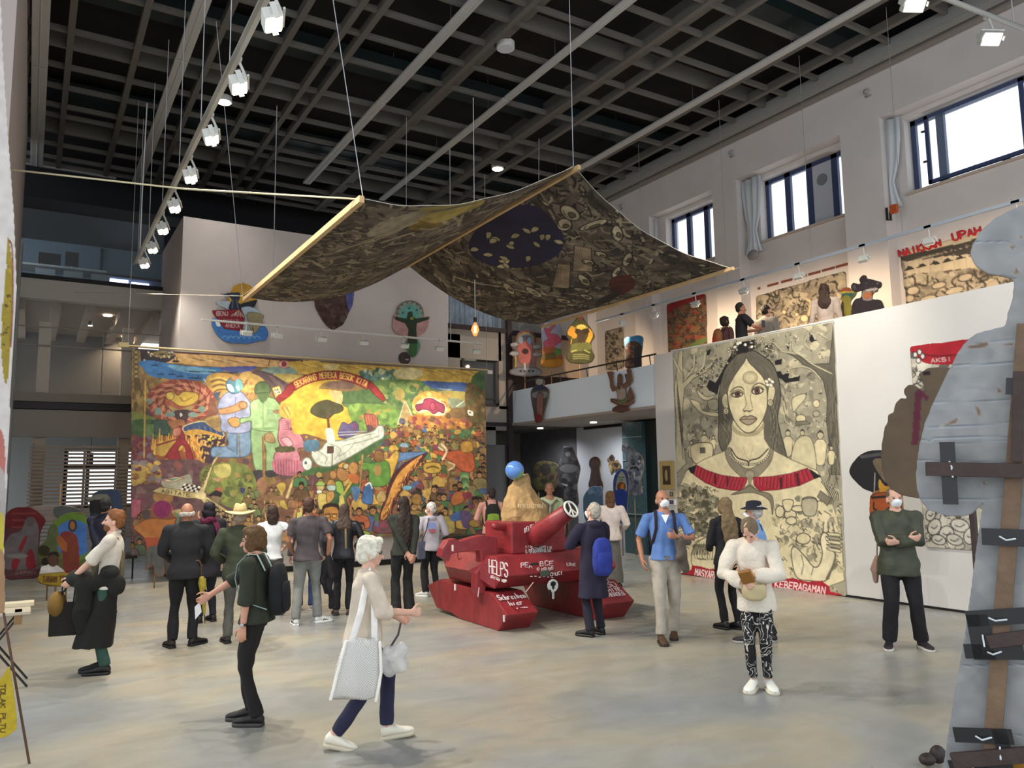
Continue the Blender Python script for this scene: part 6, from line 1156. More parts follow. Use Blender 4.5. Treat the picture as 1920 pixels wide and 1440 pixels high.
# small framed pictures beside the banner
def frame(ax, c, u0, v0, u1, v1, fc, mc, label, inner):
 a = at(u0, v0, ax, c); b = at(u1, v1, ax, c); yc = (a[1]+b[1])/2; zc = (a[2]+b[2])/2; w = abs(a[1]-b[1]); h = abs(a[2]-b[2])
 t = thing('framed_picture', label, 'picture', (c, yc, zc-h/2), group=None)
 MB().box((c-.015, yc, zc),(.03, w, h)).build('frame', mat(fc, .6), t); MB().box((c-.033, yc, zc),(.006, w*.55, h*.66)).build('picture_sheet', mat(mc, .7, var=.5, vscale=9), t)
 MB().ball((c-.04, yc, zc),(.004, w*.10, h*.2)).build('picture_figure', mat(inner, .7), t, True)
frame(0, XP-.03,1238,865,1266,918, 'b59c60', '4a382a', 'brown icon picture in a wide gold frame beside the portrait banner', 'a89468')
frame(0, XP-.03,1256,920,1267,933, 'c8b080', '5a5a58', 'tiny framed picture in the middle below the gold-framed icon', 'b0a890')
frame(0, XP-.03,1255,936,1268,947, 'e8e4e0', '4c4060', 'tiny white-framed purple picture, lowest beside the banner', '6c6090')
# poster with a red heading, mostly behind the cardboard figure
def poster():
 A = panel(0, XP-.02, [(1706,650),(1850,632),(1852,1034),(1737,1026)], .012, 'c9c2b2', 8)
 D = '2b2a2c'
 A.blobs([(1706,640),(1850,630),(1852,1034),(1710,1026)], ['b5aea0', '8d877c', 'd8d2c2', '6a665e'], 120,4,12,1.6)
 for q in range(240): x, y = A.rg.uniform(1708,1850), A.rg.uniform(690,1030); t = A.rg.uniform(0,6.28); A.L([(x, y),(x+10*math.cos(t), y+10*math.sin(t)),(x+14*math.cos(t+.7), y+14*math.sin(t+.7))], 1.3,(D, 'dcd6c8', D)[q % 3])
 A.P([(1706,650),(1780,641),(1860,630),(1860,684),(1790,684),(1740,682),(1722,672)], 'ab1f2c'); A.L([(1712,660),(1760,668),(1830,660)], 3, '7a1420'); A.T('AKSI', (1745,680),(1785,676),7, 'e0dcd4', 1.3)
 for x, y in ((1716,665),(1724,660),(1730,668),(1722,676)): A.E(x, y, 4,5, 'e8e4da', 0, D, 1)
 for x, y, a, b in ((1752,988,12,16),(1775,1000,14,14),(1800,985,18,12),(1760,1012,14,9),(1790,1012,16,10),(1745,965,9,12),(1820,1005,13,16)): A.E(x, y, a, b, 'd4cec0', 20, D, 1.5); A.L([(x-a*.5, y),(x, y+3),(x+a*.5, y-2)], 1.2, D)
 finish(A, 'wall_poster', .008, 'black and white poster with a red heading, half hidden by the cardboard figure', 'poster', back='d8d4cc')
poster()
# wall hangings of the mezzanine, on the recessed wall
def mezz(pts, pal, seed, name, label, base, extra=None, step=.022, n=240):
 A = panel(0, XWR-.02, pts, step, base, seed); q = np.array(pts); x0, y0 = q.min(0); x1, y1 = q.max(0); s_ = (x1-x0)/120
 A.blobs(pts, pal, n, 2.5*s_, 8*s_, 1.6, ang=-15); D = '2c2824'
 for k in range(n): x, y = A.rg.uniform(x0, x1), A.rg.uniform(y0, y1); t = A.rg.uniform(0,6.28); A.L([(x, y),(x+9*s_*math.cos(t), y+9*s_*math.sin(t)),(x+13*s_*math.cos(t+.8), y+13*s_*math.sin(t+.8))], 1.3*max(.8, s_),(D, pal[0])[k % 2])
 if extra: extra(A)
 finish(A, name, .01, label, 'wall hanging', back='8a7f70')
def ex1(A):
 A.P([(1690,470),(1840,432),(1920,405),(1920,480),(1840,500),(1700,515)], 'b3a78e', False); A.P([(1692,480),(1760,465),(1815,452),(1850,440),(1880,440),(1850,470),(1760,482),(1700,490)], '3a352f')
 for k in range(14): A.L([(1735+k*8, 482-k*1.8), (1700+k*14, 492-k*4)], 1.6, 'b8ad95')
 for k in range(6): A.L([(1700+k*22,492-k*4),(1702+k*22,530-k*5)], 1.6, '9a907c'); A.P([(1694+k*24,508-k*5),(1704+k*24,498-k*5),(1716+k*24,504-k*5)], '2c2a28', False)
 for x, y, a, b in ((1712,545,12,8),(1705,560,10,7),(1760,535,14,6),(1810,520,14,7),(1790,545,18,7),(1740,560,16,6)): A.E(x, y, a, b, 'a89c86', -15, '2c2824', 1.4)
 for k in range(3): A.R(1792+k*12, 460-k*4, 1799+k*12, 480-k*3, '3a3632')
mezz([(1688,472),(1930,415),(1930,530),(1702,578)], ['8b8270', '6c6457', '554e44', 'a09681', '3c3731'], 11, 'wall_hanging', 'dark charcoal-drawn hanging under the red NAIKKAN UPAH lettering', '6f675a', ex1)
def ex2(A):
 for x, y, a in ((1508,597,7),(1494,590,4),(1470,585,4),(1530,580,4),(1450,600,4)): A.E(x, y, a, a, 'cdbf98', 0, '6a5c48', 1)
 A.L([(1512,560),(1520,570),(1516,590)], 3, 'c9b080'); A.P([(1440,625),(1560,600),(1560,608),(1440,634)], '8f8672')
mezz([(1418,556),(1585,508),(1588,602),(1420,668)], ['8f8573', '7b7263', '9f957f', '6a6255', 'aba089'], 12, 'wall_hanging', 'wide brown-grey hanging behind the people on the mezzanine', '857b6a', ex2)
mezz([(1250,571),(1323,550),(1325,650),(1254,684)], ['7a5a3c', '5c4a3a', '8a4a34', '4a4a38', '6a6048', '903c30'], 13, 'wall_hanging', 'reddish brown hanging crowded with figures, left of the mezzanine visitors', '5f4636', lambda A: (A.P([(1250,568),(1324,546),(1324,556),(1290,568),(1262,580),(1250,590)], '8a2028', True), A.P([(1288,650),(1322,632),(1322,642),(1290,655)], '5a7038', True)),.026)
mezz([(1134,622),(1169,612),(1170,690),(1137,694)], ['9a8f7c', '7d7465', 'b0a48e', '5c554a'], 14, 'wall_hanging', 'narrow grey pen-drawn hanging near the far end of the mezzanine', '8a806f', None, .03,120)
# red lettering
def letters():
 A = panel(0, XWR-.03, [(1678,466),(1850,418),(1850,446),(1678,486)], .012, 'c6ab8c', 15); A.mask[:] = False; A.cmask = A.mask
 def w(txt, a, b, h):
  n = len(txt); a = np.array(a, float); b = np.array(b, float); d = (b-a); L = np.linalg.norm(d); nv = np.array([d[1], -d[0]])/L
  for i, ch in enumerate(txt):
   for st in strokes(ch):
    pp = [a+d*((i+.1+fx*.75)/n)+nv*fy*h for fx, fy in st]
    for p, q in zip(pp[:-1], pp[1:]):
     e = (q-p)/(np.linalg.norm(q-p)+1e-9); m = np.array([-e[1], e[0]])*1.3; A.clip([p-e+m, q+e+m, q+e-m, p-e-m], False)
 w('NAIKKAN', (1686,482),(1766,461),13); w('UPAH', (1786,452),(1842,437),14)
 A.img[:] = A.c('a8242a'); o = A.mesh('wall_lettering', plane_to3(0, XWR-.03),.012, NV[0], 'a8242a'); recentre(o); tag(o, 'red cut-out letters NAIKKAN UPAH on the mezzanine wall', 'lettering')
letters()
for k in range(7):
 p = at(1424+k*26,541-k*7.2,0, XWR); m = MB().box((XWR-.02, p[1], p[2]),(.02,.30 if k else .06,.05)); o = m.build('text_strip', mat('7a4438', .8)); recentre(o); tag(o, 'dark red text strip above the wide brown-grey hanging, %s' % ('short leftmost one', 'second from the left', 'third from the left', 'middle one', 'third from the right', 'second from the right', 'rightmost one')[k], 'strip', 'red text strips above the wide hanging')
# ---------------------------------------------------------------- hanging painted cloth canopy on three poles
PL = (at(455,555,2,5.5), at(681,374,2,5.5)); PM = (at(765,497,2,6.6), at(1075,312,2,6.6)); PR = (at(1010,608,2,5.5), at(1378,504,2,5.5))
cn = thing('hanging_canopy', 'dark painted cloth canopy sagging between three wooden poles high above the hall', 'canopy', (6.7, 12.2, 5.5))
def canopy_panel(A0, A1, B0, B1, seed, name, feat, sag):
 n = 1.0; A = Art(0,1,0,1,1/330, lambda u, v: (u, 1-v), '4a423a', seed); A.k = 1.0
 rg = A.rg; U = [(0,0),(1,0),(1,1),(0,1)]
 A.blobs(U, ['564d44', '3c3631', '665d51', '2e2a27', '746b5d', '48413a'], 520,.010,.035,2.6, ang=8, al=.9)
 for k in range(760):
  x, y = rg.uniform(0,1), rg.uniform(0,1); t = rg.normal()*.45; r = rg.uniform(.015,.06); b = rg.uniform(-.9,.9); p = [(x+r*math.cos(t+b*j/3)*j/3, y+r*math.sin(t+b*j/3)*j/3) for j in range(4)]
  A.L(p, rg.uniform(.003, .011), ('211d1b', '8d836c', '2a2522', '6f6653')[k % 4])
 for k in range(70):
  x, y = rg.uniform(0,1), rg.uniform(0,1); A.P([(x+rg.uniform(-.035,.035), y+rg.uniform(-.014,.014)) for _ in range(6)], ('8c826a', '9a9078', '7c735e')[k % 3], True, 1, '1f1b19', .004)
 feat(A, rg); A.grain(.14, (22, 7))
 a0, a1, b0, b1 = [np.array(q) for q in (A0, A1, B0, B1)]
 def to3(S, T_):
  # S runs from the first pole to the second, T from the far end (0) to the near end (1)
  e0 = a0[None]*(1-T_[:, None])+a1[None]*T_[:, None]; e1 = b0[None]*(1-T_[:, None])+b1[None]*T_[:, None]
  P_ = e0*(1-S[:, None])+e1*S[:, None]; P_[:, 2] -= sag*4*S*(1-S)*(.92-.38*T_)+.02*np.sin(S*23+T_*4)*np.sin(T_*9)
  P_[:, 1] += .22*np.sin(np.pi*S)*np.clip(2*T_-1, 0, 1)
  return P_
 return A.mesh(name, to3,.008,(0,0,-1.), '3c362f', cn, backmat=mat('d5cfc4', .9))
def fL(A, rg):
 A.P([(.30,.02),(.55,.0),(.62,.08),(.50,.16),(.34,.16)], '8a7c42', True); A.P([(.34,.12),(.50,.15),(.58,.10),(.50,.2),(.38,.2)], '6c5a26', True); A.P([(.18,.10),(.34,.05),(.33,.2),(.2,.24)], '7f7766', True); A.L([(.36,.05),(.45,.02),(.56,.03)], .01, '4a4c58')
 for k in range(16): A.L([(.1+k*.055,.12+rg.uniform(0,.4)),(.2+k*.055,.12+rg.uniform(0,.5))], .014, '8f866f')
def fR(A, rg):
 A.P([(.02,.30),(.10,.22),(.26,.24),(.36,.34),(.36,.50),(.28,.62),(.14,.66),(.04,.56)], '1f1d3a', True)
 for k in range(22):
  x = rg.uniform(.05,.34); y = rg.uniform(.28,.6); t = rg.uniform(0,3.1); A.P([(x, y),(x+.025*math.cos(t), y+.025*math.sin(t)),(x+.05*math.cos(t+.5), y+.045*math.sin(t+.5)),(x+.03*math.cos(t+1.2), y+.02*math.sin(t+1.2))], 'a29878', True, 1, '15131c', .003)
 A.P([(.36,.26),(.42,.22),(.58,.34),(.52,.40)], '8c7c68', False, 1, '2c2622', .004); A.P([(.42,.40),(.47,.37),(.64,.52),(.58,.57)], '85765f', False, 1, '2c2622', .004)
 for k in range(6): A.L([(.395+.0*k, .255+k*.011),(.53,.345+k*.009)], .0025, '5a5044'); A.L([(.45,.41+k*.012),(.58,.52+k*.010)], .0025, '5a5044')
 for x, y, a, b, t in ((.30,.12,.022,.06,10),(.40,.08,.05,.02,30),(.18,.14,.05,.03,0),(.22,.20,.04,.03,40),(.48,.22,.03,.02,0),(.60,.18,.06,.018,45),(.66,.28,.05,.016,50),(.50,.30,.03,.02,0),(.62,.42,.06,.02,20),(.70,.50,.05,.02,0),(.80,.55,.05,.018,10),(.86,.66,.06,.016,0),(.75,.64,.05,.022,0),(.56,.66,.07,.02,10),(.45,.72,.06,.02,20)):
  A.E(x, y, a, b, 'a49a82', t, '16130f', .005); A.E(x+.01, y, a*.35, b*.4, '5c5242', t, '16130f', .003); A.L([(x-a*.6, y+b*.4),(x, y+b*.7),(x+a*.6, y+b*.3)], .003, '221e1a')
 A.P([(.72,.26),(.86,.34),(.90,.46),(.80,.42),(.70,.34)], '4a2020', True); A.P([(.84,.40),(.93,.50),(.96,.62),(.88,.54)], '2c2624', True)
 A.L([(.2,.86),(.4,.74),(.62,.64),(.72,.60)], .008, '9a907a')
canopy_panel(PL[0], PL[1], PM[0], PM[1], 21, 'cloth_panel', fL, .42)
canopy_panel(PM[0], PM[1], PR[0], PR[1], 22, 'cloth_panel', fR, .34)
MW = mat('c2a478', .6, bump=.3, bscale=30, var=.12)
for i, (a, b, r) in enumerate(((PL[0], PL[1], .045),(PM[0], PM[1], .035),(PR[0], PR[1], .03))):
 d = nrm(b-a); MB().box((a+b)/2+np.array([0,0,-.035]),(r*1.6, np.linalg.norm(b-a)+.2, r*2)).build('pole', MW, cn, bevel=.006)
up = lambda p, dx=0, dy=0, z=10.0, r=.006: MB().tube([p, (p[0]+dx, p[1]+dy, z)], r, n=5, cap=False)
M_wire = mat('b9bcc0', .5)
wr_ = [(PM[1], 0,0,10.0),(PL[1], -.75,.0,10.0),(PL[0], -.9,-1.5,10.0),(PM[0]+np.array([0,.1,0]),0,0,10.0),(PR[0], .1,0,10.0)]
for p, dx, dy, z in wr_: up(p, dx, dy, z).build('suspension_wire', M_wire, cn)
MB().tube([PR[1], at(1392,500,0, XW-.02)], .006, n=5).build('tie_rope', M_wire, cn)
a, b = at(20,318,0,-.38), PL[1]; m = MB(); m.tube([a, a*.5+b*.5-np.array([0,0,.06]), b], .012, n=6); tag(m.build('rope', mat('cfc3a0', .8), None, True), 'long pale rope stretched from the left wall to the left pole of the canopy', 'rope')
a, b = at(455,555,2,5.5), at(140,548,1, YF-.05); m = MB(); m.tube([a, b], .006, n=6); tag(m.build('guy_rope', mat('cfc8b4', .8)), 'thin pale guy rope from the canopy corner to the balcony front', 'rope')
# ---------------------------------------------------------------- red papier-mache tank with a paper mountain and a globe
def text3(parent, name, txt, o, dx, dy, h, w, mt, jit=0):
 """hand lettering laid on a face: o origin, dx advance vector (whole text), dy up unit vector"""
 m = MB(); o = np.array(o, float); dx = np.array(dx, float); dy = nrm(dy); n = len(txt)
 for i, ch in enumerate(txt):
  for st in strokes(ch):
   pts = [o+dx*((i+.12+fx*.74)/n)+dy*(fy*h+jit*math.sin(i*2.3)) for fx, fy in st]
   if len(pts) > 1: m.tube(pts, w, n=5)
 return m.build(name, mt, parent, True)
def tank():
 t = thing('tank_sculpture', 'red paper tank sculpture scrawled with white writing and carrying a brown paper peak', 'sculpture', (6.4, 9.9, 0))
 red = mat('86292e', .42, bump=.5, bscale=9, var=.22, vscale=4); wh = mat('dcc8c8', .6)
 def prof(x0, x1, pts, name):   # side profile (y,z) extruded along x
  m = MB(); m.prism([(x0, y, z) for y, z in pts], (x1-x0,0,0)); return m.build(name, red, t, bevel=.015)
 prof(5.37,5.86, [(9.02,.235),(9.42,.47),(11.0,.49),(11.42,.36),(11.1,.06),(10.6,.05),(10.35,.0),(9.25,0)], 'track_block')
 prof(6.88,7.42, [(8.92,.25),(9.35,.50),(10.7,.50),(11.1,.34),(10.8,.0),(9.15,0)], 'track_block')
 prof(5.42,7.35, [(9.42,.52),(9.22,.70),(9.40,.95),(10.75,.97),(11.0,.80),(10.75,.52)], 'hull')
 m = MB(); m.prism([(5.42,9.5,.55),(5.42,9.5,.93),(5.28,9.9,.74)], (0,0,0.0001)) if False else None
 m = MB(); V = [(5.42,9.40,.52),(5.42,9.40,.95),(5.42,10.75,.95),(5.42,10.75,.52),(5.22,9.8,.74),(5.22,10.5,.74)]; m.add(V, [(0,1,4),(1,2,5,4),(2,3,5),(3,0,4,5),(0,3,2,1)]); m.build('hull_side', red, t)
 m = MB(); m.prism([(5.72,9.45,.95),(6.62,9.45,.95),(6.55,10.1,.95),(5.66,10.1,.95)], (0,0,.44)); m.build('turret', red, t, bevel=.02)
 # barrel
 b0, b1 = np.array([6.12,9.50,1.16]), at(1069,956,1,8.80); d = nrm(b1-b0)
 m = MB(); m.tube([b0-d*.05, b0+d*.12, b0*.5+b1*.5, b1], [.165,.155,.13,.11], n=12, cap=False); m.build('barrel', red, t, True)
 x = nrm(np.cross(d, (0, 0, 1))); y = np.cross(x, d); ring = lambda r, k, n=28: [b1+d*k+x*r*math.cos(q)+y*r*math.sin(q) for q in [2*math.pi*j/n for j in range(n)]]
 m = MB(); m.rings([ring(.128, .0), ring(.128, .015)]); e = m.build('muzzle_disc', mat('241d1c', .6), t)
 m = MB(); R_ = [b1+d*.02+x*.112*math.cos(q)+y*.112*math.sin(q) for q in np.linspace(0, 2*math.pi, 29)]; m.tube(R_, .016, n=6)
 for q in (90, 270, 225, 315): q = math.radians(q); m.tube([b1+d*.02, b1+d*.02+x*.108*math.cos(q)+y*.108*math.sin(q)], .013, n=6)
 m.build('peace_sign', mat('e6e2d6', .6), e, True)
 # plates and arm pieces
 def plate(pts, yy, th, name, mm=red, k=3.79, org=(820,840)):
  m = MB(); m.prism([at(org[0]+u/k, org[1]+v/k, 1, yy) for u, v in pts], (0, th, 0)); return m.build(name, mm, t, bevel=.01)
 K = 4.923; O = (820, 960)
 plate([(555,235),(430,212),(330,235),(215,272),(165,245),(100,262),(50,340),(35,410),(62,425),(110,458),(128,392),(190,375),(260,370),(395,358),(405,420),(405,490),(362,570),(360,700),(380,765),(440,745),(470,600),(430,430),(558,408)], 9.62,.16, 'curled_arm', red, K, O)
 plate([(1105,225),(1180,228),(1290,300),(1300,400),(1120,385)], 9.9,.12, 'side_plate', red, K, O)
 a = at(820+530/K, 960+130/K, 1,9.55); b = at(820+700/K, 960+150/K, 1,9.7); m = MB(); m.tube([a, a*.4+b*.6, b], [.05,.055,.085], n=8); m.build('small_arm', red, t, True)
 m = MB(); q = at(820+190/K, 960+420/K, 1,9.6); m.tube([q+(0,0,.06), q, q+(.02,0,-.03), q+(.05,0,-.01)], .006, n=5); m.build('wire_hook', M_dark, t)
 for u, v, h in ((222,330,45),(245,700,45),(604,965,40)): p = at(820+u/K, 960+v/K, 1,9.3 if u < 300 else 9.02); MB().box(p+(0,-.03 if u > 300 else .25,-.02),(.02,.02,.08)).build('white_peg', wh, t)
 # writing
 f = lambda u, v, ax, c: at(820+u/K, 960+v/K, ax, c)
 tx = lambda s_, a, b, h, ax, c, nm='lettering', w=.0065: text3(t, nm, s_, f(*a, ax, c), f(*b, ax, c)-f(*a, ax, c),(0,0,1), h, w, wh, .006)
 tx('HELPS', (475,560),(655,605),.17,0,5.27, w=.009); tx('ACTION NOW', (490,605),(640,655),.03,0,5.30)
 tx('DEATH OR', (805,192),(935,130),.06,1,9.43); tx('PATRIARCHY', (875,192),(1020,108),.055,1,9.43)
 tx('INDUSTRIE', (805,330),(1060,335),.025,1,9.43); tx('INTERNATIONAL', (810,382),(1060,372),.05,1,9.43); tx('THINKEN', (860,432),(1070,418),.055,1,9.43, w=.009)
 tx('PEA', (770,512),(880,512),.06,1,9.22, w=.007); tx('BCE', (945,500),(1075,490),.06,1,9.22, w=.007); tx('O.MUNDO', (920,540),(1070,535),.035,1,9.2); tx('CMUCI', (1040,592),(1160,575),.04,1,9.2); tx('LOVE', (1195,495),(1275,500),.035,1,9.2)
 tx('------', (850,612),(1080,620),.05,1,9.2)
 # sloping noses of the track blocks
 def nose(s_, a, b, x0, x1, h, k, w=.008):
  y = lambda r: 9.02+(9.42-9.02)*r; z = lambda r: .235+.235*r; up_ = nrm((0,.4,.235)); return text3(t, 'lettering', s_, (x0, y(k)-.008, z(k)+.012),(x1-x0,0,0), up_, h, w, wh, .004)
 nose('Schreiben', 0,0,5.40,5.83,.10,.62,.009); nose('hier', 0,0,5.50,5.72,.085,.35,.009); nose('ok-one', 0,0,5.56,5.74,.035,.18,.004)
 for i, s_ in enumerate(('ALL', 'YOU', 'WHITE', 'HEROES')): text3(t, 'lettering', s_, (7.05,9.0+(.34-.1*i)*.86-.008,.29+(.34-.1*i)*.5+.012),(.30,0,0), nrm((0,.43,.25)),.07,.007, wh)
 for a, b in (((820,735),(885,650)),((375,780),(385,700))): MB().tube([f(*a, 1,9.2), f(*b, 1,9.2)], .006, n=5).build('white_tape', wh, t)
 MB().box(f(940, 345, 1, 9.43), (.10, .012, .07)).build('paper_label', mat('9aa0a0', .7), t); MB().box(f(990, 565, 1, 9.2)+(0, -.01, 0), (.14, .012, .07)).build('paper_label', mat('4a5a4c', .7), t); MB().box(f(890, 480, 1, 9.22)+(0, -.01, 0), (.13, .012, .03)).build('paper_label', mat('2a2428', .7), t)
 c = f(1068,680,1,9.15); m = MB(); m.cyl(c, c+(0,.012,0),.085, n=24); s_ = m.build('round_sticker', mat('dfe3e0', .6), t); m = MB(); m.ball(c+(0,-.004,.025),(.045,.006,.035)); m.ball(c+(0,-.004,-.02),(.02,.006,.03)); m.build('sticker_figure', M_black, s_, True); m = MB(); m.box(c+(0,0,-.13),(.03,.01,.09)); m.build('sticker_stem', mat('cfcac8', .6), t)
 m = MB(); m.ball(f(1040,750,1,9.12),(.025,.008,.05)); m.build('dark_badge', M_black, t, True)
 # paper mountain
 m = MB(); rg = np.random.RandomState(4); L = []
 for z, r, ox, oy in ((1.38,.42,.0,.0),(1.45,.40,0,0),(1.56,.36,-.02,0),(1.70,.27,-.05,.02),(1.86,.19,-.05,.03),(1.98,.12,-.02,.04),(2.04,.06,.03,.05)):
  L.append([(6.14+ox+r*.93*math.cos(q)*(1+rg.uniform(-.11, .11)), 9.76+oy+r*.7*math.sin(q)*(1+rg.uniform(-.11, .11)), z+rg.uniform(-.015, .015)) for q in [2*math.pi*j/13 for j in range(13)]])
 m.rings(L); o = m.build('paper_mountain', mat('a58558', .85, bump=.9, bscale=7, var=.3, vscale=5), t); o.data.polygons.foreach_set('use_smooth', [False]*len(o.data.polygons))
 sb_ = o.modifiers.new('s', 'SUBSURF'); sb_.subdivision_type = 'SIMPLE'; sb_.levels = sb_.render_levels = 3; tx_ = bpy.data.textures.new('crumple', 'CLOUDS'); tx_.noise_scale = .14; dm = o.modifiers.new('d', 'DISPLACE'); dm.texture = tx_; dm.strength = .06; dm.mid_level = .5
 text3(t, 'lettering', 'PATRIA TERRA', (5.86,9.50,1.58),(.42,0,-.02),(0,0,1),.05,.005, mat('d6c29a', .7))
 g = thing('globe_ball', 'glossy blue and green globe ball beside the tip of the brown paper peak', 'globe', at(965,898,1,9.72)); c = at(965,882,1,9.72)
 gm = bpy.data.materials.new('globe'); gm.use_nodes = True; nt = gm.node_tree; b_ = nt.nodes['Principled BSDF']; tc = nt.nodes.new('ShaderNodeTexCoord'); n = nt.nodes.new('ShaderNodeTexNoise'); n.inputs['Scale'].default_value = 5.5; n.inputs['Detail'].default_value = 3; nt.links.new(tc.outputs['Object'], n.inputs['Vector']); r = nt.nodes.new('ShaderNodeValToRGB'); r.color_ramp.interpolation = 'CONSTANT'; e_ = r.color_ramp.elements; e_[0].color = (*lin('5b86c8'), 1); e_[1].position = .56; e_[1].color = (*lin('6fa060'), 1); nt.links.new(n.outputs['Fac'], r.inputs[0]); nt.links.new(r.outputs[0], b_.inputs['Base Color']); b_.inputs['Roughness'].default_value = .2
 m = MB(); m.ball(c, .135, nu=32, nv=20); m.build('ball', gm, g, True); m = MB(); m.tube([c+(.09,.0,-.08), c+(.17,.03,-.06), c+(.22,.05,-.08)], .012, n=6); m.build('tape', mat('d8d2c0', .6), g, True)
tank()
# ---------------------------------------------------------------- painted cardboard cut-outs
def cut(ax, c, outs, org, k, step, bgc, draw, name, label, cat='cutout', th=.02, seed=1, foot=None, group=None, back='8a6f4c', straight=False):
 allp = [(org[0]+u/k, org[1]+v/k) for o in outs for u, v in o]; A = panel(ax, c, allp, step, bgc, seed, outline=False, pad=.02); A.org, A.k = org, 1/k
 for o in outs: A.clip(o, not straight)
 draw(A); A.org, A.k = (0, 0), 1
 if foot is None: return finish(A, name, th, label, cat, group, back=back)
 t = thing(name, label, cat, foot[0], group=group); A.grain(.06); A.mesh('painted_board', plane_to3(ax, c), th, NV[ax], back, t)
 m = MB()
 for p, q in foot[1]: m.tube([p, q], .014, n=6, cap=False)
 m.build('support_stick', mat('9c7c50', .7), t, True)
 return t
W9 = YB-.05
# on the plaster box
def d1(A):
 A.E(760,480,250,215, 'b98a2c', 0, '7a5a1c', 8); A.P([(560,450),(760,400),(980,450),(980,620),(760,640),(560,600)], 'c09a3a', True, .5); A.P([(700,640),(1005,560),(960,680),(860,700),(740,690)], '23252c')
 A.P([(320,600),(420,570),(560,600),(560,720),(420,720)], 'a8b4bc'); A.P([(740,700),(900,680),(1060,790),(800,800)], 'a3b6c4'); A.P([(450,460),(700,435),(720,520),(690,600),(730,640),(730,740),(540,740),(540,640),(580,560),(520,500)], '262c3c')
 for p in ([(560,480),(680,480)], [(600,560),(590,700)], [(660,560),(690,700)]): A.L(p, 9, '7c8ca8')
 A.P([(240,870),(330,860),(400,980),(500,1060),(900,1090),(1060,1020),(1110,980),(1200,1100),(1190,1220),(1000,1260),(860,1290),(560,1280),(400,1230),(300,1120),(250,990)], '3f74b8', True, 1, '2a5088', 6)
 for q in range(7): A.L([(420+q*90,1200+q % 2*20),(470+q*90,1170),(530+q*90,1210)], 8, '8ab4d8')
 A.P([(310,930),(360,920),(390,1000),(330,1000)], 'cfdcd4'); A.P([(850,780),(1130,830),(1000,1100),(930,1110),(880,1000)], '8f8464', True, 1, '4a4030', 6); A.P([(920,960),(960,1100),(930,1080)], '4a3a2c')
 A.P([(250,738),(740,720),(800,850),(760,1085),(460,1050),(390,960),(330,870),(270,800)], '7c1c2c', False, 1, '4a1018', 6); A.P([(560,830),(700,730),(800,850),(780,860),(700,760),(590,840)], 'a88a68', False)
 A.T('GENJ', (320,825),(530,825),66, 'd8ccc4', 10); A.T('AN', (620,835),(740,840),60, 'd8ccc4', 9); A.T('ANEKA', (470,1020),(720,1030),60, 'd0c0b8', 9); A.T('BESAR', (440,930),(700,940),44, 'b08a84', 7)
cut(1, W9, [[(250,738),(540,730),(330,640),(310,590),(540,590),(440,470),(380,450),(560,440),(620,320),(760,270),(900,320),(1000,480),(1005,580),(960,690),(1060,780),(1130,830),(1090,930),(1180,1060),(1200,1150),(1150,1250),(1000,1270),(860,1300),(560,1290),(420,1240),(310,1130),(250,1000),(240,880),(320,870),(270,800)]], (370,500),9,.012, '8c9aa4', d1, 'boat_cutout', 'cut-out of a red lettered boat on blue waves on the plaster box', 'cutout', straight=True)
def d2(A):
 A.blobs([(100,60),(620,60),(560,500),(370,620),(250,480)], ['4a3430', '5a423c', '3c2a28', '64504a'], 60,14,44); A.P([(545,80),(640,80),(620,300),(580,360),(545,200)], '5c609c')
 for q in range(5): A.L([(560+q*14, 100), (565+q*12, 280)], 5, '4a4c7c')
cut(1, W9, [[(90,-80),(110,60),(110,170),(140,240),(150,320),(200,420),(250,500),(290,550),(340,590),(370,620),(430,580),(500,540),(545,450),(580,370),(620,300),(635,180),(640,60),(630,-60),(400,-120)]], (570,530),6.857,.014, '4c3632', d2, 'leaf_cutout', 'large dark brown leaf-shaped cut-out below the canopy on the plaster box', straight=True)
def d3(A):
 A.E(1362,400,172,165, '8a9488', 0, '4a4440', 8); A.E(1362,405,128,122, '5f9a90', 0)
 for q in range(9): t = math.pi*(1.06-.14*q)-.2; A.L([(1362+140*math.cos(t), 400-140*math.sin(t)), (1362+165*math.cos(t), 400-160*math.sin(t))], 9, '3c3230')
 for x, y in ((1352,330),(1272,388),(1450,352)): A.E(x, y, 14,13, '2c5048')
 A.P([(1140,470),(1330,500),(1340,700),(1200,640),(1140,560)], 'b58a88'); A.P([(1450,500),(1600,480),(1560,620),(1460,680)], 'b58a88'); A.P([(1320,760),(1480,740),(1480,860),(1430,945),(1370,950),(1330,880)], '5c8c74')
 A.P([(1350,780),(1440,775),(1435,930),(1360,930)], '3f6a3c', True, 1, '24401f', 5); A.P([(1160,440),(1320,465),(1340,380),(1385,370),(1400,440),(1440,465),(1610,440),(1600,470),(1450,520),(1440,600),(1455,780),(1330,780),(1345,600),(1300,520),(1180,475)], '2c3826', False, 1, '1c2418', 5); A.E(1388,460,24,20, '7f8f34')
cut(1, W9, [[(1150,430),(1190,380),(1210,300),(1290,245),(1370,232),(1450,250),(1520,310),(1540,400),(1540,430),(1615,438),(1605,480),(1590,560),(1550,640),(1470,690),(1480,760),(1500,820),(1440,945),(1380,955),(1330,890),(1310,780),(1335,700),(1200,660),(1140,580),(1150,480)]], (570,530),6.857,.011, 'b0908c', d3, 'outstretched_figure_cutout', 'green cut-out figure with outstretched arms before a teal half disc on the plaster box')
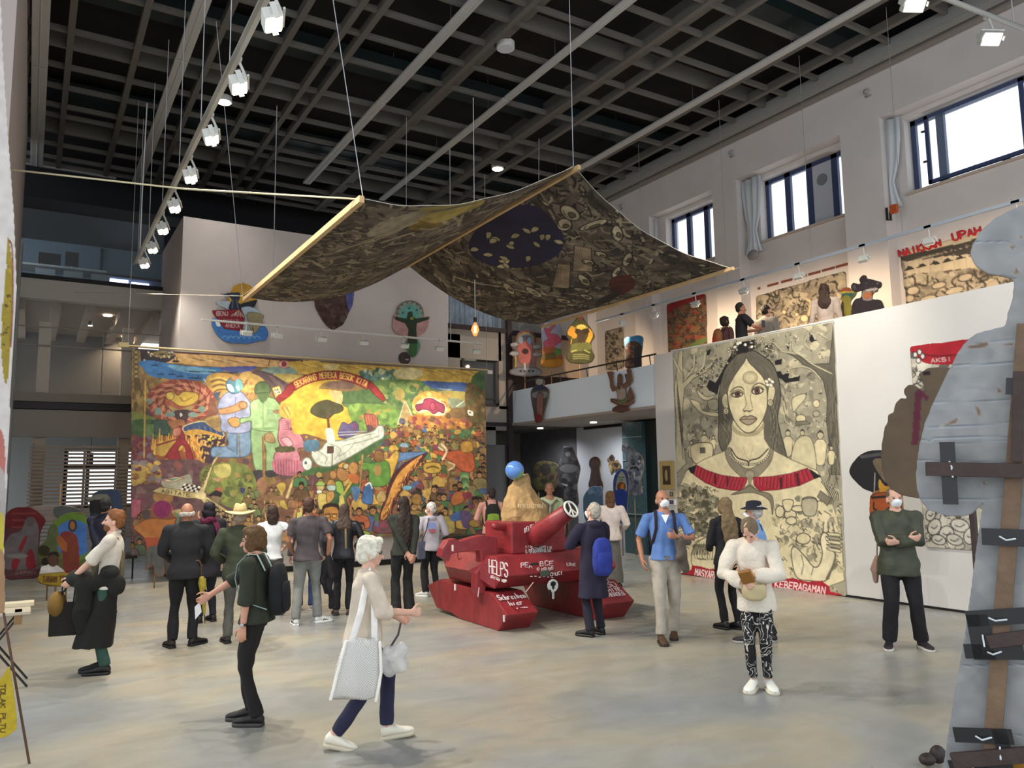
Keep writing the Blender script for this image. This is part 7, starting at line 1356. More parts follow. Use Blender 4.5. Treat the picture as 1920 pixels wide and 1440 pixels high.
p = at(758,672,1, YB); m = MB(); m.cyl((p[0], YB-.03, p[2]),(p[0], YB, p[2]),.155, n=28); t = thing('wall_vent', 'small round dark brown wall opening just above the mural', 'vent', (p[0], YB-.02, p[2]-.15)); m.build('rim', mat('3a2a2c', .5), t); MB().box((p[0]+.06, YB-.035, p[2]-.03),(.08,.01,.03)).build('painted_highlight', mat('b0aca8', .4), t)  # small pale plate stands in for a highlight on the rim
# on the parapet
def d4(A):
 A.P([(360,980),(420,930),(540,930),(565,970),(540,1100),(480,1340),(410,1340),(380,1200)], '4c453e'); A.P([(385,970),(430,900),(500,900),(560,970),(470,960)], '2f2f4c'); A.P([(380,1000),(545,990),(530,1060),(390,1060)], '7c7f84'); A.P([(430,1030),(500,1030),(490,1290),(430,1290)], '8a6258', True, 1, '2c2220', 6); A.P([(405,1260),(480,1270),(465,1350),(415,1350)], '7c2c2c'); A.E(458,870,44,38, '9a9a94')
cut(0, XP-.045, [[(405,870),(420,840),(500,840),(515,880),(505,910),(568,965),(550,1080),(520,1200),(480,1350),(412,1355),(385,1220),(358,1080),(358,970),(415,910)]], (940,580),6.4,.012, '5a4c40', d4, 'coffin_figure_cutout', 'coffin-shaped figure cut-out with a pale head hanging on the far end of the balcony parapet')
def d5(A):
 A.P([(1320,1190),(1440,1160),(1560,1190),(1520,1225),(1360,1230)], '5c3c30', True, 1, '3a2420', 6)
 A.P([(1310,1080),(1380,1130),(1480,1160),(1580,1130),(1585,1060),(1540,1100),(1440,1120),(1340,1080)], '7c5a44', True, 1, '3a2420', 6); A.P([(1395,1060),(1500,1040),(1490,1120),(1410,1130)], '5c6a4c'); A.P([(1390,930),(1470,920),(1490,1060),(1400,1080)], '9a8c80', True, 1, '3a2a28', 5)
 A.P([(1420,770),(1445,800),(1440,900),(1415,960),(1395,900),(1395,800)], '6c4c3c', True, 1, '2c1c1a', 6)
 A.L([(1290,760),(1320,850),(1330,950),(1390,940)], 30, '6f4f40'); A.L([(1530,720),(1550,860),(1500,900),(1460,930)], 32, '6f4f40'); A.L([(1360,900),(1350,930)], 16, '6f4f40'); A.P([(1480,780),(1500,790),(1490,880),(1460,870)], '4c4044')
cut(0, XP-.045, [[(1395,1080),(1380,970),(1330,985),(1305,930),(1300,850),(1265,750),(1340,745),(1335,850),(1345,920),(1390,930),(1395,790),(1420,765),(1448,800),(1445,910),(1500,870),(1480,780),(1500,770),(1520,800),(1500,720),(1550,715),(1572,860),(1540,915),(1480,940),(1500,1060),(1540,920),(1590,1030),(1590,1120),(1520,1160),(1540,1210),(1440,1240),(1330,1220),(1330,1190),(1400,1150),(1310,1110),(1310,1070)]], (940,580),6.4,.011, '6f5242', d5, 'meditating_figure_cutout', 'brown cut-out of a cross-legged figure with raised arms on the balcony parapet', straight=True)
# standing on the mezzanine
def d6(A):
 for r, c_ in ((125, '5a3a40'),(108, '9a6a44'),(92, '7c8a54'),(78, '5a6c8c'),(62, '4a4650')): A.E(292,370, r, r*.95, c_)
 A.P([(180,400),(400,400),(400,620),(180,620)], '7c6c68'); A.P([(205,410),(365,415),(345,640),(215,630)], 'b56a64', True, 1, '6a3a38', 6); A.E(285,505,40,36, '3c2a26'); A.E(235,370,26,40, '8a9ab8'); A.E(335,375,26,40, '8a9ab8')
 for x, y in ((150,420),(430,450),(160,530),(430,540)): A.E(x, y, 56,28, 'a8a8a8', 0, '5c5c60', 5)
 A.P([(110,740),(200,700),(400,700),(480,740),(460,790),(300,800),(140,780)], '7c8088', True, 1, '44484c', 6); A.R(160,560,182,690, 'b59a44'); A.R(395,560,415,690, 'a06060'); A.R(272,650,290,740, 'b8b4b0')
 for q in range(4): A.E(230+q*50, 740, 18, 12, '2a2a2c')
fz = lambda x, y: (x, y, 3.7)
Y8 = 18.5
p = at(985,700,1, Y8); cut(1, Y8, [[(170,400),(180,320),(230,265),(290,248),(360,265),(410,330),(415,410),(480,430),(470,480),(400,480),(410,510),(495,530),(480,570),(420,580),(420,690),(480,730),(470,780),(300,805),(110,775),(105,730),(160,700),(160,570),(105,550),(110,510),(180,500),(120,450),(120,410)]], (940,580),6.4,.02, '7a6a68', d6, 'rainbow_cutout', 'cut-out of a pink torso under a rainbow among grey clouds on the mezzanine', foot=((p[0], Y8,3.7), [((p[0], Y8+.03,3.7),(p[0], Y8+.03,5.2))]))
def d7(A):
 A.P([(480,190),(700,190),(720,520),(500,540)], '9ea4bc'); A.P([(500,190),(560,240),(640,150),(640,200),(580,290),(660,300),(720,380),(640,440),(640,520),(540,520),(510,400),(560,340)], 'c05a6c', True, 1, '8a3a4c', 5); A.L([(560,340),(520,240)], 22, 'c05a6c'); A.L([(620,420),(700,380)], 20, 'c05a6c')
 A.P([(500,460),(650,460),(720,520),(720,620),(490,610)], 'a8603c'); A.P([(640,480),(720,480),(720,540),(640,560)], '5c8a4c'); A.P([(490,540),(640,520),(640,610),(490,610)], '6c5a34'); A.P([(485,620),(720,590),(725,670),(600,700),(490,680)], 'b07c28', True, 1, '6a4a1c', 5)
p = at(1035,700,1, Y8-.5); cut(1, Y8-.5, [[(500,190),(640,150),(700,200),(720,340),(715,480),(725,560),(728,670),(600,705),(485,685),(480,600),(500,500),(490,350)]], (940,580),6.4,.02, '9c8c88', d7, 'coral_cutout', 'cut-out of pink coral rising from a yellow and green base on the mezzanine', foot=((p[0], Y8-.5,3.7), [((p[0], Y8-.47,3.7),(p[0], Y8-.47,4.9))]))
def d8(A):
 K_ = '25221a'; A.P([(945,60),(1000,130),(1080,240),(1115,330),(1080,400),(1090,480),(1115,560),(1060,645),(860,645),(785,590),(800,500),(840,460),(820,370),(785,300),(850,180),(900,110)], '3c3f22', True, 1, K_, 12)
 A.P([(800,230),(860,200),(900,280),(900,340),(840,360),(830,440),(850,340),(800,300)], 'b8862c'); A.P([(1050,230),(1100,290),(1080,360),(1040,420),(1010,400),(1040,320)], 'c09034'); A.E(960,215,52,34, 'd8c468'); A.E(970,265,90,44, '2c2418')
 for q in range(7): A.L([(960, 240), (960+80*math.cos(2.8-q*.4), 240-60*math.sin(2.8-q*.4))], 8, 'd8b850')
 A.E(950,90,36,30, '6a2f28'); A.P([(930,280),(990,280),(1000,420),(920,420)], '3a2c1c'); A.P([(850,420),(1050,400),(1070,480),(840,500)], '5c6034'); A.L([(840,510),(900,490)], 14, '9a9c5c'); A.L([(1000,490),(1060,520)], 14, '9a9c5c')
 for q in range(3): A.L([(860,545+q*24),(960,540+q*24),(1050,555+q*22)], 9, '8a8c5a')
p = at(1088,700,1, Y8-1.6); cut(1, Y8-1.6, [[(945,60),(985,100),(1020,160),(1080,240),(1118,330),(1080,400),(1085,480),(1118,560),(1095,620),(1040,648),(860,645),(785,600),(782,530),(840,460),(820,380),(782,300),(850,180),(900,110)]], (940,580),6.4,.016, '3c3f22', d8, 'gourd_cutout', 'tall gourd-shaped dark green cut-out with yellow flames on a white post', foot=((p[0], Y8-1.6,3.7), [((p[0], Y8-1.57,3.7),(p[0], Y8-1.57,5.4))]))
def d9(A): A.P([(1470,350),(1560,320),(1690,330),(1690,450),(1480,450)], '3c7cae'); A.P([(1490,440),(1580,380),(1680,440),(1680,680),(1490,680)], '4a3830'); A.blobs([(1500,450),(1600,450),(1600,680),(1500,680)], ['7a5a38', '3a2c2c', '8a4a34', '5a5a60'], 30,10,26); A.P([(1600,480),(1680,480),(1670,680),(1600,680)], '2f2f3a')
p = at(1187,690,0,12.6); cut(0,12.6, [[(1475,400),(1480,350),(1560,330),(1640,315),(1695,340),(1690,440),(1675,560),(1665,700),(1490,700),(1500,560),(1480,450)]], (940,580),6.4,.016, '4a3a30', d9, 'crowd_cutout', 'narrow dark cut-out with a bright blue top leaning near the middle of the mezzanine rail', foot=((12.6, p[1], 3.7), [((12.63, p[1], 3.7),(12.63, p[1], 4.9))]))
def d10(A):
 A.P([(1130,640),(1300,570),(1400,590),(1300,700),(1290,790),(1140,790)], '8a7c74'); A.P([(1150,680),(1290,640),(1280,740),(1150,770)], 'a8643c'); A.E(1390,495,34,28, '3c3438'); A.E(1400,490,18,14, 'c8c4bc'); A.L([(1200,620),(1390,590)], 14, 'd0c8c0'); A.E(980,560,32,40, '4a4048'); A.blobs([(1200,400),(1440,460),(1440,560),(1180,560)], ['2c2226', '463a3c', '352c30'], 20,10,30); A.L([(1300,640),(1310,780)], 22, '2a2022')
cut(0,12.3, [[(930,1010),(940,880),(990,780),(1090,750),(1110,620),(1010,650),(930,600),(925,520),(970,485),(1090,510),(1070,420),(1130,350),(1190,360),(1200,400),(1360,440),(1460,480),(1455,560),(1400,580),(1400,650),(1370,640),(1310,690),(1300,780),(1430,790),(1480,850),(1490,1040),(940,1200)]], (1500,480),9.6,.013, '2e2528', d10, 'bear_cutout', 'black roaring bear cut-out on the mezzanine', foot=((12.3, at(1622,570,0,12.3)[1], 3.7), [((12.33, at(1622,570,0,12.3)[1], 3.7),(12.33, at(1622,570,0,12.3)[1], 4.9))]))
def d10b(A): A.P([(740,600),(900,580),(890,660),(740,680)], 'a84a30'); A.P([(740,640),(960,640),(940,680),(760,700)], 'c0a844'); A.P([(740,680),(960,670),(900,760),(760,740)], '3f6a5c'); A.P([(760,760),(900,740),(940,1080),(780,1100)], '94883c'); A.P([(740,840),(790,860),(780,1100),(720,1080)], '4a3a2c')
p = at(1590,600,0,12.5); cut(0,12.5, [[(735,610),(880,570),(960,650),(1000,640),(1000,700),(900,830),(920,900),(945,1120),(760,1160),(700,1060),(750,860),(760,740)]], (1500,480),9.6,.014, '6a6a40', d10b, 'striped_figure_cutout', 'red, yellow and green striped cut-out beside the black bear', foot=((12.5, p[1], 3.7), [((12.53, p[1], 3.7),(12.53, p[1], 5.0))]))
# ground floor, right, under the mezzanine
XG = XW-.06
def dk(A): A.E(1050,530,50,56, '46302a', 0, '2c1c18', 6)
cut(0, XG, [[(990,560),(992,500),(1020,470),(1060,460),(1098,480),(1112,530),(1100,590),(1118,700),(1135,800),(985,800),(1002,680),(1010,600)]], (940,780),6,.014, '3d2a26', dk, 'keyhole_cutout', 'tall dark brown keyhole-shaped cut-out on the pale wall under the mezzanine')
def dd(A): A.E(1240,470,26,38, '3c2a22'); A.E(1290,570,52,40, '7c6444', 0, '2a1e18', 6); A.P([(1250,530),(1320,540),(1300,590)], '2f231c'); A.P([(1210,560),(1240,560),(1240,620),(1220,610)], 'b09a6c')
cut(0, XG, [[(1180,495),(1215,460),(1240,430),(1262,455),(1255,520),(1300,490),(1330,540),(1335,590),(1285,605),(1280,630),(1262,605),(1240,640),(1228,635),(1205,560),(1215,500)]], (940,780),6,.012, '8a6e4a', dd, 'duck_cutout', 'small brown and black duck cut-out on the pale wall', straight=True)
def da(A):
 A.P([(1265,850),(1270,720),(1300,640),(1350,600),(1400,620),(1425,680),(1425,860)], '3c4f94'); A.P([(1295,850),(1300,720),(1350,620),(1400,700),(1405,850)], 'a9b0a0'); A.E(1350,800,50,60, '7c4420'); A.E(1362,800,22,44, 'c08038'); A.L([(1320,690),(1380,690)], 12, '5c8a74'); A.L([(1320,720),(1370,720)], 10, '5c8a74'); A.P([(1280,860),(1410,860),(1400,1200),(1340,1200)], '27459c')
Xa = 12.9; p = at(1165,985,0, Xa); cut(0, Xa, [[(1262,860),(1262,720),(1290,640),(1350,598),(1405,618),(1430,690),(1428,860),(1412,1010),(1405,1200),(1335,1200),(1290,1000)]], (940,780),6,.012, '3c5090', da, 'blue_arch_cutout', 'blue arched cut-out with a small orange figure inside, before the ribbed glass pillar', foot=((Xa, p[1], 0), [((Xa+.03, p[1], 0),(Xa+.03, p[1], 1.6))]))
def dm_(A):
 A.blobs([(1380,300),(1600,400),(1600,880),(1430,880)], ['7c7f88', '5a5c66', '93959c', '484a54'], 70,12,34); A.L([(1450,590),(1520,580),(1540,610)], 16, '1c1c20'); A.E(1490,540,18,14, '26262a'); A.E(1550,510,18,22, 'a8b0b8', 0, '2a2a30', 5); A.L([(1495,640),(1500,700)], 16, 'b8bcc4')
 for q in range(8): A.L([(1440+q*18, 720), (1450+q*16, 870)], 5, '3c3e48')
Xm = 13.2; p = at(1190,985,0, Xm); cut(0, Xm, [[(1355,390),(1370,300),(1430,310),(1450,370),(1490,360),(1500,400),(1560,430),(1600,520),(1590,640),(1565,740),(1580,885),(1425,885),(1430,720),(1400,560),(1400,430)]], (940,780),6,.012, '6c6f7a', dm_, 'grey_monster_cutout', 'tall grey spiky monster cut-out before the ribbed glass pillar', foot=((Xm, p[1], 0), [((Xm+.03, p[1], 0),(Xm+.03, p[1], 1.6))]))
def dg(A):
 A.blobs([(640,330),(880,330),(900,1000),(700,1000)], ['4c4a4c', '333035', '5c585a', '26242a'], 80,14,40); A.E(745,375,48,38, '1c1a1e'); A.L([(700,345),(780,345)], 12, '8c8a8c'); A.E(750,430,34,34, '7c7874', 0, '1c1a1e', 6); A.E(760,590,110,54, '6a6868', 0, '2c2a2e', 6); A.L([(660,760),(740,780)], 14, 'b8b8b4')
Xq = 13.3; p = at(1065,985,0, Xq); cut(0, Xq, [[(640,600),(660,500),(690,450),(690,360),(740,335),(790,350),(830,420),(860,500),(885,580),(870,680),(850,800),(860,1000),(720,1000),(700,800),(650,720)]], (940,780),6,.016, '3c3a3e', dg, 'guitarist_cutout', 'dark grey cut-out of a hatted guitarist in the shade under the mezzanine', foot=((Xq, p[1], 0), [((Xq+.03, p[1], 0),(Xq+.03, p[1], 1.8))]))
def dy(A): A.blobs([(350,520),(640,520),(640,800),(360,800)], ['4c4a28', '3a3420', '5c5428', '2c2a20', '5a4030'], 60,16,44); A.E(500,600,60,70, '2c241c')
Xy = 13.5; p = at(1020,985,0, Xy); cut(0, Xy, [[(340,620),(380,540),(460,510),(560,520),(640,560),(660,640),(620,700),(600,820),(400,830),(360,740)]], (940,780),6,.02, '4a4226', dy, 'olive_beast_cutout', 'dark olive beast cut-out in the shade left of the guitarist', foot=((Xy, p[1], 0), [((Xy+.03, p[1]-.3,0),(Xy+.03, p[1]-.3,1.6)),((Xy+.03, p[1]+.3,0),(Xy+.03, p[1]+.3,1.6))]))
def db(A): A.E(1040,860,40,36, '5c5c70'); A.blobs([(930,850),(1120,800),(1120,900)], ['5a7898', '7a90a8', '48607c'], 20,12,30)
Xb = 13.0; p = at(1110,985,0, Xb); cut(0, Xb, [[(920,960),(950,860),(1010,800),(1080,795),(1130,830),(1130,1200),(960,1200)]], (940,780),6,.016, '54708c', db, 'blue_dome_cutout', 'pale blue domed cut-out standing in front of the keyhole shape', foot=((Xb, p[1], 0), [((Xb+.03, p[1], 0),(Xb+.03, p[1], 1.2))]))
# left hall floor
YL = 16.2
def dl(A):
 A.P([(60,560),(80,420),(180,350),(340,340),(480,400),(540,500),(500,620),(430,640),(400,560),(300,560),(120,600)], '6a2026')
 for q in range(5): A.L([(150+(q % 2)*20, 410+q*42), (440-(q % 3)*60, 410+q*42)], 14, ('8a4244', '551a20')[q % 2])
 A.P([(40,860),(120,680),(260,620),(330,470),(420,470),(480,620),(470,860),(490,1090),(60,1090)], '6c686c'); A.P([(230,840),(300,700),(340,700),(260,880)], '8a2836'); A.P([(150,980),(240,980),(200,1100),(150,1100)], '8a2836'); A.P([(330,900),(400,860),(440,1070),(330,1080)], '8a2836'); A.E(210,930,130,30, '84807e'); A.E(370,510,50,60, '5c585a'); A.P([(50,1110),(480,1100),(470,1170),(60,1170)], '5c3a40'); A.T('JAPAN', (180,1155),(440,1150),36, '8c7478', 8)
p = at(45,1090,1, YL); cut(1, YL, [[(40,1180),(40,560),(70,430),(160,350),(350,335),(480,400),(560,500),(500,620),(480,800),(500,1100),(480,1190)]], (0,900),6.546,.013, '5c3038', dl, 'fist_cutout', 'crimson and grey cut-out of marching figures at the far left of the hall floor', foot=((p[0], YL, 0), [((p[0]-.3, YL+.03,0),(p[0]-.3, YL+.03,1.2)),((p[0]+.35, YL+.03,0),(p[0]+.35, YL+.03,1.0))]))
def dc_(A): A.L([(430,380),(640,370)], 9, '7c706c'); A.L([(450,430),(650,430)], 9, '7c706c'); A.P([(650,350),(780,320),(950,350),(1000,420),(720,480)], '5c6264')
p = at(105,1080,1, YL+.5); cut(1, YL+.5, [[(370,360),(460,320),(640,320),(780,315),(950,345),(1010,440),(720,490),(640,510),(500,500),(400,440)]], (0,900),6.546,.016, '948a84', dc_, 'speech_cloud_cutout', 'pale grey cloud-shaped cut-out behind the green circle', foot=((p[0], YL+.5,0), [((p[0], YL+.53,0),(p[0], YL+.53,2.0))]))
def de(A):
 A.E(880,700,330,300, '5a7a2c'); A.E(900,720,240,230, '3f6cb0'); A.P([(560,600),(700,560),(700,900),(560,900)], '54603c'); A.E(890,560,44,66, '8f6238', 0, '201a1c', 16); A.P([(740,660),(880,640),(960,760),(960,1150),(800,1150),(760,860)], '7c3230'); A.P([(690,720),(760,700),(860,860),(760,860)], '9c5a34'); A.E(880,900,60,240, '743a28')
 A.E(540,870,76,70, '2c2a18'); A.E(560,1000,60,50, '201c1a')
p = at(125,1085,1, YL-.3); cut(1, YL-.3, [[(470,880),(500,800),(580,720),(600,600),(680,500),(800,420),(940,400),(1040,430),(1060,700),(1020,1160),(760,1160),(620,1060),(500,1040)]], (0,900),6.546,.013, '5a5c34', de, 'green_circle_cutout', 'round green and blue cut-out with a red-robed figure, left of the bearded man', foot=((p[0], YL-.3,0), [((p[0], YL-.27,0),(p[0], YL-.27,1.2))]))
def dw(A): A.P([(480,1150),(500,1070),(600,1040),(700,1050),(790,1120),(790,1160)], 'd2d2d6'); A.E(650,980,62,80, '553a2c', 0, '2a1c18', 7); A.P([(560,940),(600,880),(700,870),(740,940),(650,920)], '1f1a1c'); A.P([(465,1180),(560,1150),(960,1140),(980,1300),(600,1290),(480,1250)], 'a58c2c', True, 1, '5c4c18', 7); A.T('TANAM', (520,1250),(700,1255),68, '5a3a20', 13); A.T('TETAP', (725,1250),(940,1250),68, '5a3a20', 13)
p = at(105,1098,1, YL-1.0); cut(1, YL-1.0, [[(465,1200),(490,1150),(500,1070),(600,1040),(580,960),(600,890),(700,870),(740,960),(700,1050),(790,1110),(800,1150),(960,1140),(985,1300),(600,1300),(470,1260)]], (0,900),6.546,.012, '6a5040', dw, 'child_cutout', 'cut-out of a child in a white shirt above a yellow TANAM TETAP board', foot=((p[0], YL-1,0), [((p[0], YL-.97,0),(p[0], YL-.97,.5))]), straight=True)
def dh(A): A.P([(1100,230),(1160,170),(1260,130),(1440,130),(1480,200),(1480,420),(1280,420),(1280,260)], '2c3a54'); A.P([(1060,240),(1180,180),(1320,180),(1340,260),(1200,260)], '6c6c60'); A.P([(1110,260),(1300,250),(1280,400),(1120,400)], '16151a')
p = at(200,1085,1, YL+.1); cut(1, YL+.1, [[(1055,225),(1110,220),(1160,160),(1260,125),(1440,125),(1485,190),(1490,420),(1460,1100),(1200,1100),(1110,420),(1110,260),(1060,250)]], (0,900),6.546,.014, '27303f', dh, 'capped_head_cutout', 'dark blue cut-out of a capped head behind the bearded man', foot=((p[0], YL+.1,0), [((p[0], YL+.13,0),(p[0], YL+.13,1.5))]))
def do(A): A.P([(70,750),(120,690),(230,650),(400,660),(480,650),(440,760),(400,880),(330,960),(170,950),(160,850)], 'b07040', True, 1, '6a3c24', 7); A.L([(80,745),(200,830),(330,890)], 40, 'b87a48'); A.P([(165,850),(340,860),(340,960),(170,950)], 'a8543c'); A.P([(200,950),(340,950),(350,1200),(280,1210),(250,1100),(180,1150)], '5e5f60'); A.E(180,610,46,56, '5a4a4c'); A.E(340,560,90,90, '8a3460'); A.L([(240,1000),(230,1180)], 6, '3c3c40')
p = at(290,1085,1,16.7); cut(1,16.7, [[(60,755),(110,690),(140,640),(140,560),(220,560),(260,500),(340,470),(430,500),(440,600),(490,650),(450,760),(400,900),(345,960),(360,1210),(280,1225),(250,1110),(180,1170),(190,960),(160,860)]], (240,850),5.333,.012, '8a5a40', do, 'shirtless_figure_cutout', 'cut-out of a shirtless orange figure in grey trousers under the left end of the mural', foot=((p[0], 16.7,0), [((p[0], 16.73,0),(p[0], 16.73,1.2))]))
# figure with umbrella by the white wall
def du(A): A.P([(120,160),(160,70),(240,25),(340,20),(420,200),(270,292),(190,260)], '1d1c20', True, 1, '0e0e10', 8); A.L([(200,60),(330,40)], 22, '4a4a4c'); A.L([(290,170),(285,300)], 7, 'a8a098'); A.P([(320,210),(350,250),(400,280),(400,330),(340,320),(315,260)], 'b8862c'); A.P([(255,330),(400,300),(460,360),(460,520),(290,520),(290,480),(262,470)], '9c4c20', True, 1, '5a2a14', 7); A.L([(282,370),(282,410),(300,415)], 9, '1c1618'); A.L([(270,335),(400,325)], 16, '241c18'); A.P([(280,80),(350,80),(420,220),(360,230),(290,130)], '6a5c48')
Xu = 10.7; p = at(1665,1120,0, Xu); cut(0, Xu, [[(118,165),(165,70),(240,25),(340,18),(440,60),(470,300),(470,640),(300,640),(295,485),(258,470),(258,335),(275,300),(200,265)]], (1560,840),3.6,.009, '8a5a30', du, 'umbrella_figure_cutout', 'cut-out figure with a black umbrella and an orange body behind the man with folded arms', foot=((Xu, p[1], 0), [((Xu+.03, p[1], 0),(Xu+.03, p[1], 1.3))]))

# ---------------------------------------------------------------- large cardboard figures close to the camera
def gplane(u, v, dist, turn=0):
 d = ray(u, v); d = np.array([d[0], d[1], 0]); d /= np.linalg.norm(d); p0 = d*dist+np.array([0,0,2.0]); a = math.radians(turn); n = -np.array([d[0]*math.cos(a)-d[1]*math.sin(a), d[0]*math.sin(a)+d[1]*math.cos(a),0]); r = np.array([-n[1], n[0], 0])*1.0
 if r@CR < 0: r = -r
 fn = lambda U, V: (lambda q: ((q-p0)@r, q[2]))(atp(U, V, p0, n)); to3 = lambda A, B: p0[None]*np.array([1,1,0])+A[:, None]*r[None]+np.stack([0*B, 0*B, B], 1)
 return p0, n, r, fn, to3
def bigcard():
 p0, n, r, fn, to3 = gplane(1830,900,3.0,-6)
 out = [(1960,378),(1900,392),(1862,412),(1838,434),(1824,460),(1820,478),(1830,500),(1848,512),(1880,517),(1903,524),(1900,560),(1890,590),(1888,612),(1830,626),(1812,640),(1796,662),(1784,686),(1770,712),(1752,752),(1736,790),(1726,830),(1720,870),(1719,905),(1726,938),(1740,955),(1770,965),(1800,968),(1825,962),(1838,948),(1846,936),(1838,985),(1828,1060),(1820,1120),(1812,1180),(1802,1240),(1790,1310),(1780,1370),(1770,1440),(1740,1800),(1990,1900),(2040,1200),(2040,378)]
 q = np.array([fn(u, v) for u, v in out]); b0 = .02; A = Art(q[:, 0].min(),.52, b0, q[:, 1].max(),.0052, fn, '8c8c8b', 77); A.clip(out, False)
 t = thing('cardboard_figure', 'huge grey-painted cardboard figure seen from behind with taped wooden battens, at the right edge', 'cutout', p0*np.array([1, 1, 0]))
 A.blobs([(1700,380),(2040,380),(2040,1900),(1700,1900)], ['8f9090', '888888', '949494', '858688'], 90,20,60,2, ang=0, al=.6)
 for p, w in (([(1830,644),(1930,634)], 1.6),([(1790,684),(1850,682),(1930,676)], 2.2),([(1738,800),(1800,798),(1930,790)], 2),([(1722,823),(1745,826),(1765,820),(1900,818)], 2.2),([(1760,832),(1930,824)], 1.5),([(1720,862),(1900,868)], 1.4),([(1726,936),(1880,934),(1930,930)], 2),([(1800,1248),(1930,1246)], 2.4),([(1806,1210),(1830,1212)], 1.5),([(1784,1380),(1930,1378)], 1.6),([(1822,453),(1890,452)], 1.4),([(1880,516),(1905,522)], 2),([(1740,755),(1920,748)], 1.3)): A.L(p, w, '565c62'); A.L([(u, v+2) for u, v in p], w, 'a4a9ae')
 for p in ([(1812,650),(1835,644),(1852,640),(1850,650),(1820,654)], [(1868,646),(1900,642),(1900,647)], [(1828,760),(1838,768),(1838,782),(1832,776)], [(1764,800),(1785,788),(1796,782),(1792,794),(1770,798)], [(1873,722),(1878,736),(1868,738)], [(1892,462),(1905,458),(1900,470)], [(1908,445),(1918,440),(1918,448)], [(1906,500),(1912,512),(1900,514)], [(1844,898),(1850,908),(1842,910)], [(1876,1090),(1884,1096),(1874,1100)]): A.P(p, '6f5c4e', True, 1, '99928c', 1.2)
 A.P([(1895,1430),(1916,1422),(1925,1450),(1900,1460)], '9c6c1c', False)
 A.grain(.05); A.mesh('cardboard_sheet', to3, .012, n, '9a7a50', t)
 W3 = lambda u, v, k=.02: atp(u, v, p0, n)+n*k
 wd = mat('6a5440', .75, bump=.4, bscale=25, var=.25, vscale=12); wd2 = mat('3c2e2a', .75, bump=.4, bscale=25, var=.2, vscale=12)
 def bat(a, b, w, mt, nm, k=.018):
  A_, B_ = W3(*a, k), W3(*b, k); d = nrm(B_-A_); s_ = np.cross(d, n); m = MB(); m.prism([A_+s_*w, B_+s_*w, B_-s_*w, A_-s_*w], n*.022); return m.build(nm, mt, t, bevel=.002)
 bat((1925,610),(1849,1560),.024, wd, 'upright_batten'); bat((1741,879),(1990,884),.023, wd2, 'cross_batten', .042); bat((1856,1198),(1990,1180),.02, wd2, 'cross_batten', .042); bat((1790,1417),(1990,1400),.022, wd2, 'cross_batten', .042)
 m = MB(); a, b = W3(1912,690,.05), W3(1908,868,.05); s_ = n*0; bat((1914,700),(1910,866),.016, wd2, 'side_batten', .05)
 bk = mat('121114', .35); tie = mat('c8ced0', .5)
 def tape(u, v, hw, hh, tx=0):
  c = W3(u, v, .045); X = nrm(W3(u+10, v+tx, .045)-c); Y = np.cross(n, X); s_ = 3.0/FPX*1.0; m = MB(); m.prism([c+X*hw*s_+Y*hh*s_, c-X*hw*s_+Y*hh*s_, c-X*hw*s_-Y*hh*s_, c+X*hw*s_-Y*hh*s_], n*.004); return m.build('black_tape', bk, t)
 for u, v, w, h, tx in ((1783,887,11,50,0),(1912,727,17,13,.3),(1895,1006,37,13,.4),(1872,1153,42,12,-.6),(1842,1190,15,34,0),(1866,1217,40,11,.2),(1846,1372,40,11,.4),(1882,1385,10,20,0),(1842,1430,44,10,0)): tape(u, v, w, h, tx)
 for p in ([(1785,866),(1790,876),(1788,890),(1792,894)], [(1905,726),(1918,727)], [(1878,1004),(1890,1010),(1906,1008)], [(1858,1154),(1870,1158),(1890,1157)], [(1846,1186),(1850,1205)], [(1856,1217),(1866,1220),(1880,1216)], [(1834,1372),(1846,1377),(1862,1374)], [(1878,1392),(1880,1412)], [(1828,1430),(1840,1436),(1856,1432)]): m = MB(); m.tube([W3(u, v, .055+.01*(i % 2)) for i, (u, v) in enumerate(p)], .003, n=6); m.build('cord_tie', tie, t, True)
 # brown cardboard hand behind it
 p0b, nb, rb, fnb, to3b = gplane(1700,850,4.2,-10)
 outb = [(1694,730),(1700,724),(1712,722),(1724,728),(1734,736),(1745,745),(1738,738),(1728,712),(1722,702),(1740,690),(1800,690),(1800,980),(1765,936),(1724,934),(1690,928),(1676,920),(1662,906),(1655,880),(1652,860),(1655,830),(1660,800),(1666,790),(1666,778),(1676,776),(1680,756),(1688,748),(1704,748),(1698,742)]
 q = np.array([fnb(u, v) for u, v in outb]); B = Art(q[:, 0].min(), q[:, 0].max(), q[:, 1].min(), q[:, 1].max(),.006, fnb, '5e4e3c', 78); B.clip(outb, False)
 B.P([(1716,735),(1724,728),(1742,745),(1738,752),(1728,744),(1722,835),(1709,834)], '5a2030', False); B.R(1730,696,1745,704, '1c1618'); B.grain(.05)
 t2 = thing('cardboard_wing', 'plain brown scalloped cardboard cut-out with a maroon stripe, behind the grey-painted figure', 'cutout', p0b*np.array([1,1,0])); B.mesh('cardboard_sheet', to3b, .01, nb, '6a5844', t2)
 c = p0b*np.array([1,1,0])+rb*.25-nb*.03; MB().tube([c, c+(0,0,2.0)], .016, n=7, cap=False).build('support_stick', wd2, t2)
 # dark shoe-like lump at its foot
 a = at(1740,1432,2,0.02); m = MB(); m.ball(a+(0,0,.03),(.07,.05,.04)); m.ball(a+(.09,-.02,.05),(.06,.05,.06)); o = m.build('crumpled_tape', mat('2a1e1c', .6, bump=.5, bscale=20), None, True); recentre(o); tag(o, 'dark crumpled ball of tape on the floor by the foot of the grey cardboard figure', 'tape')
bigcard()
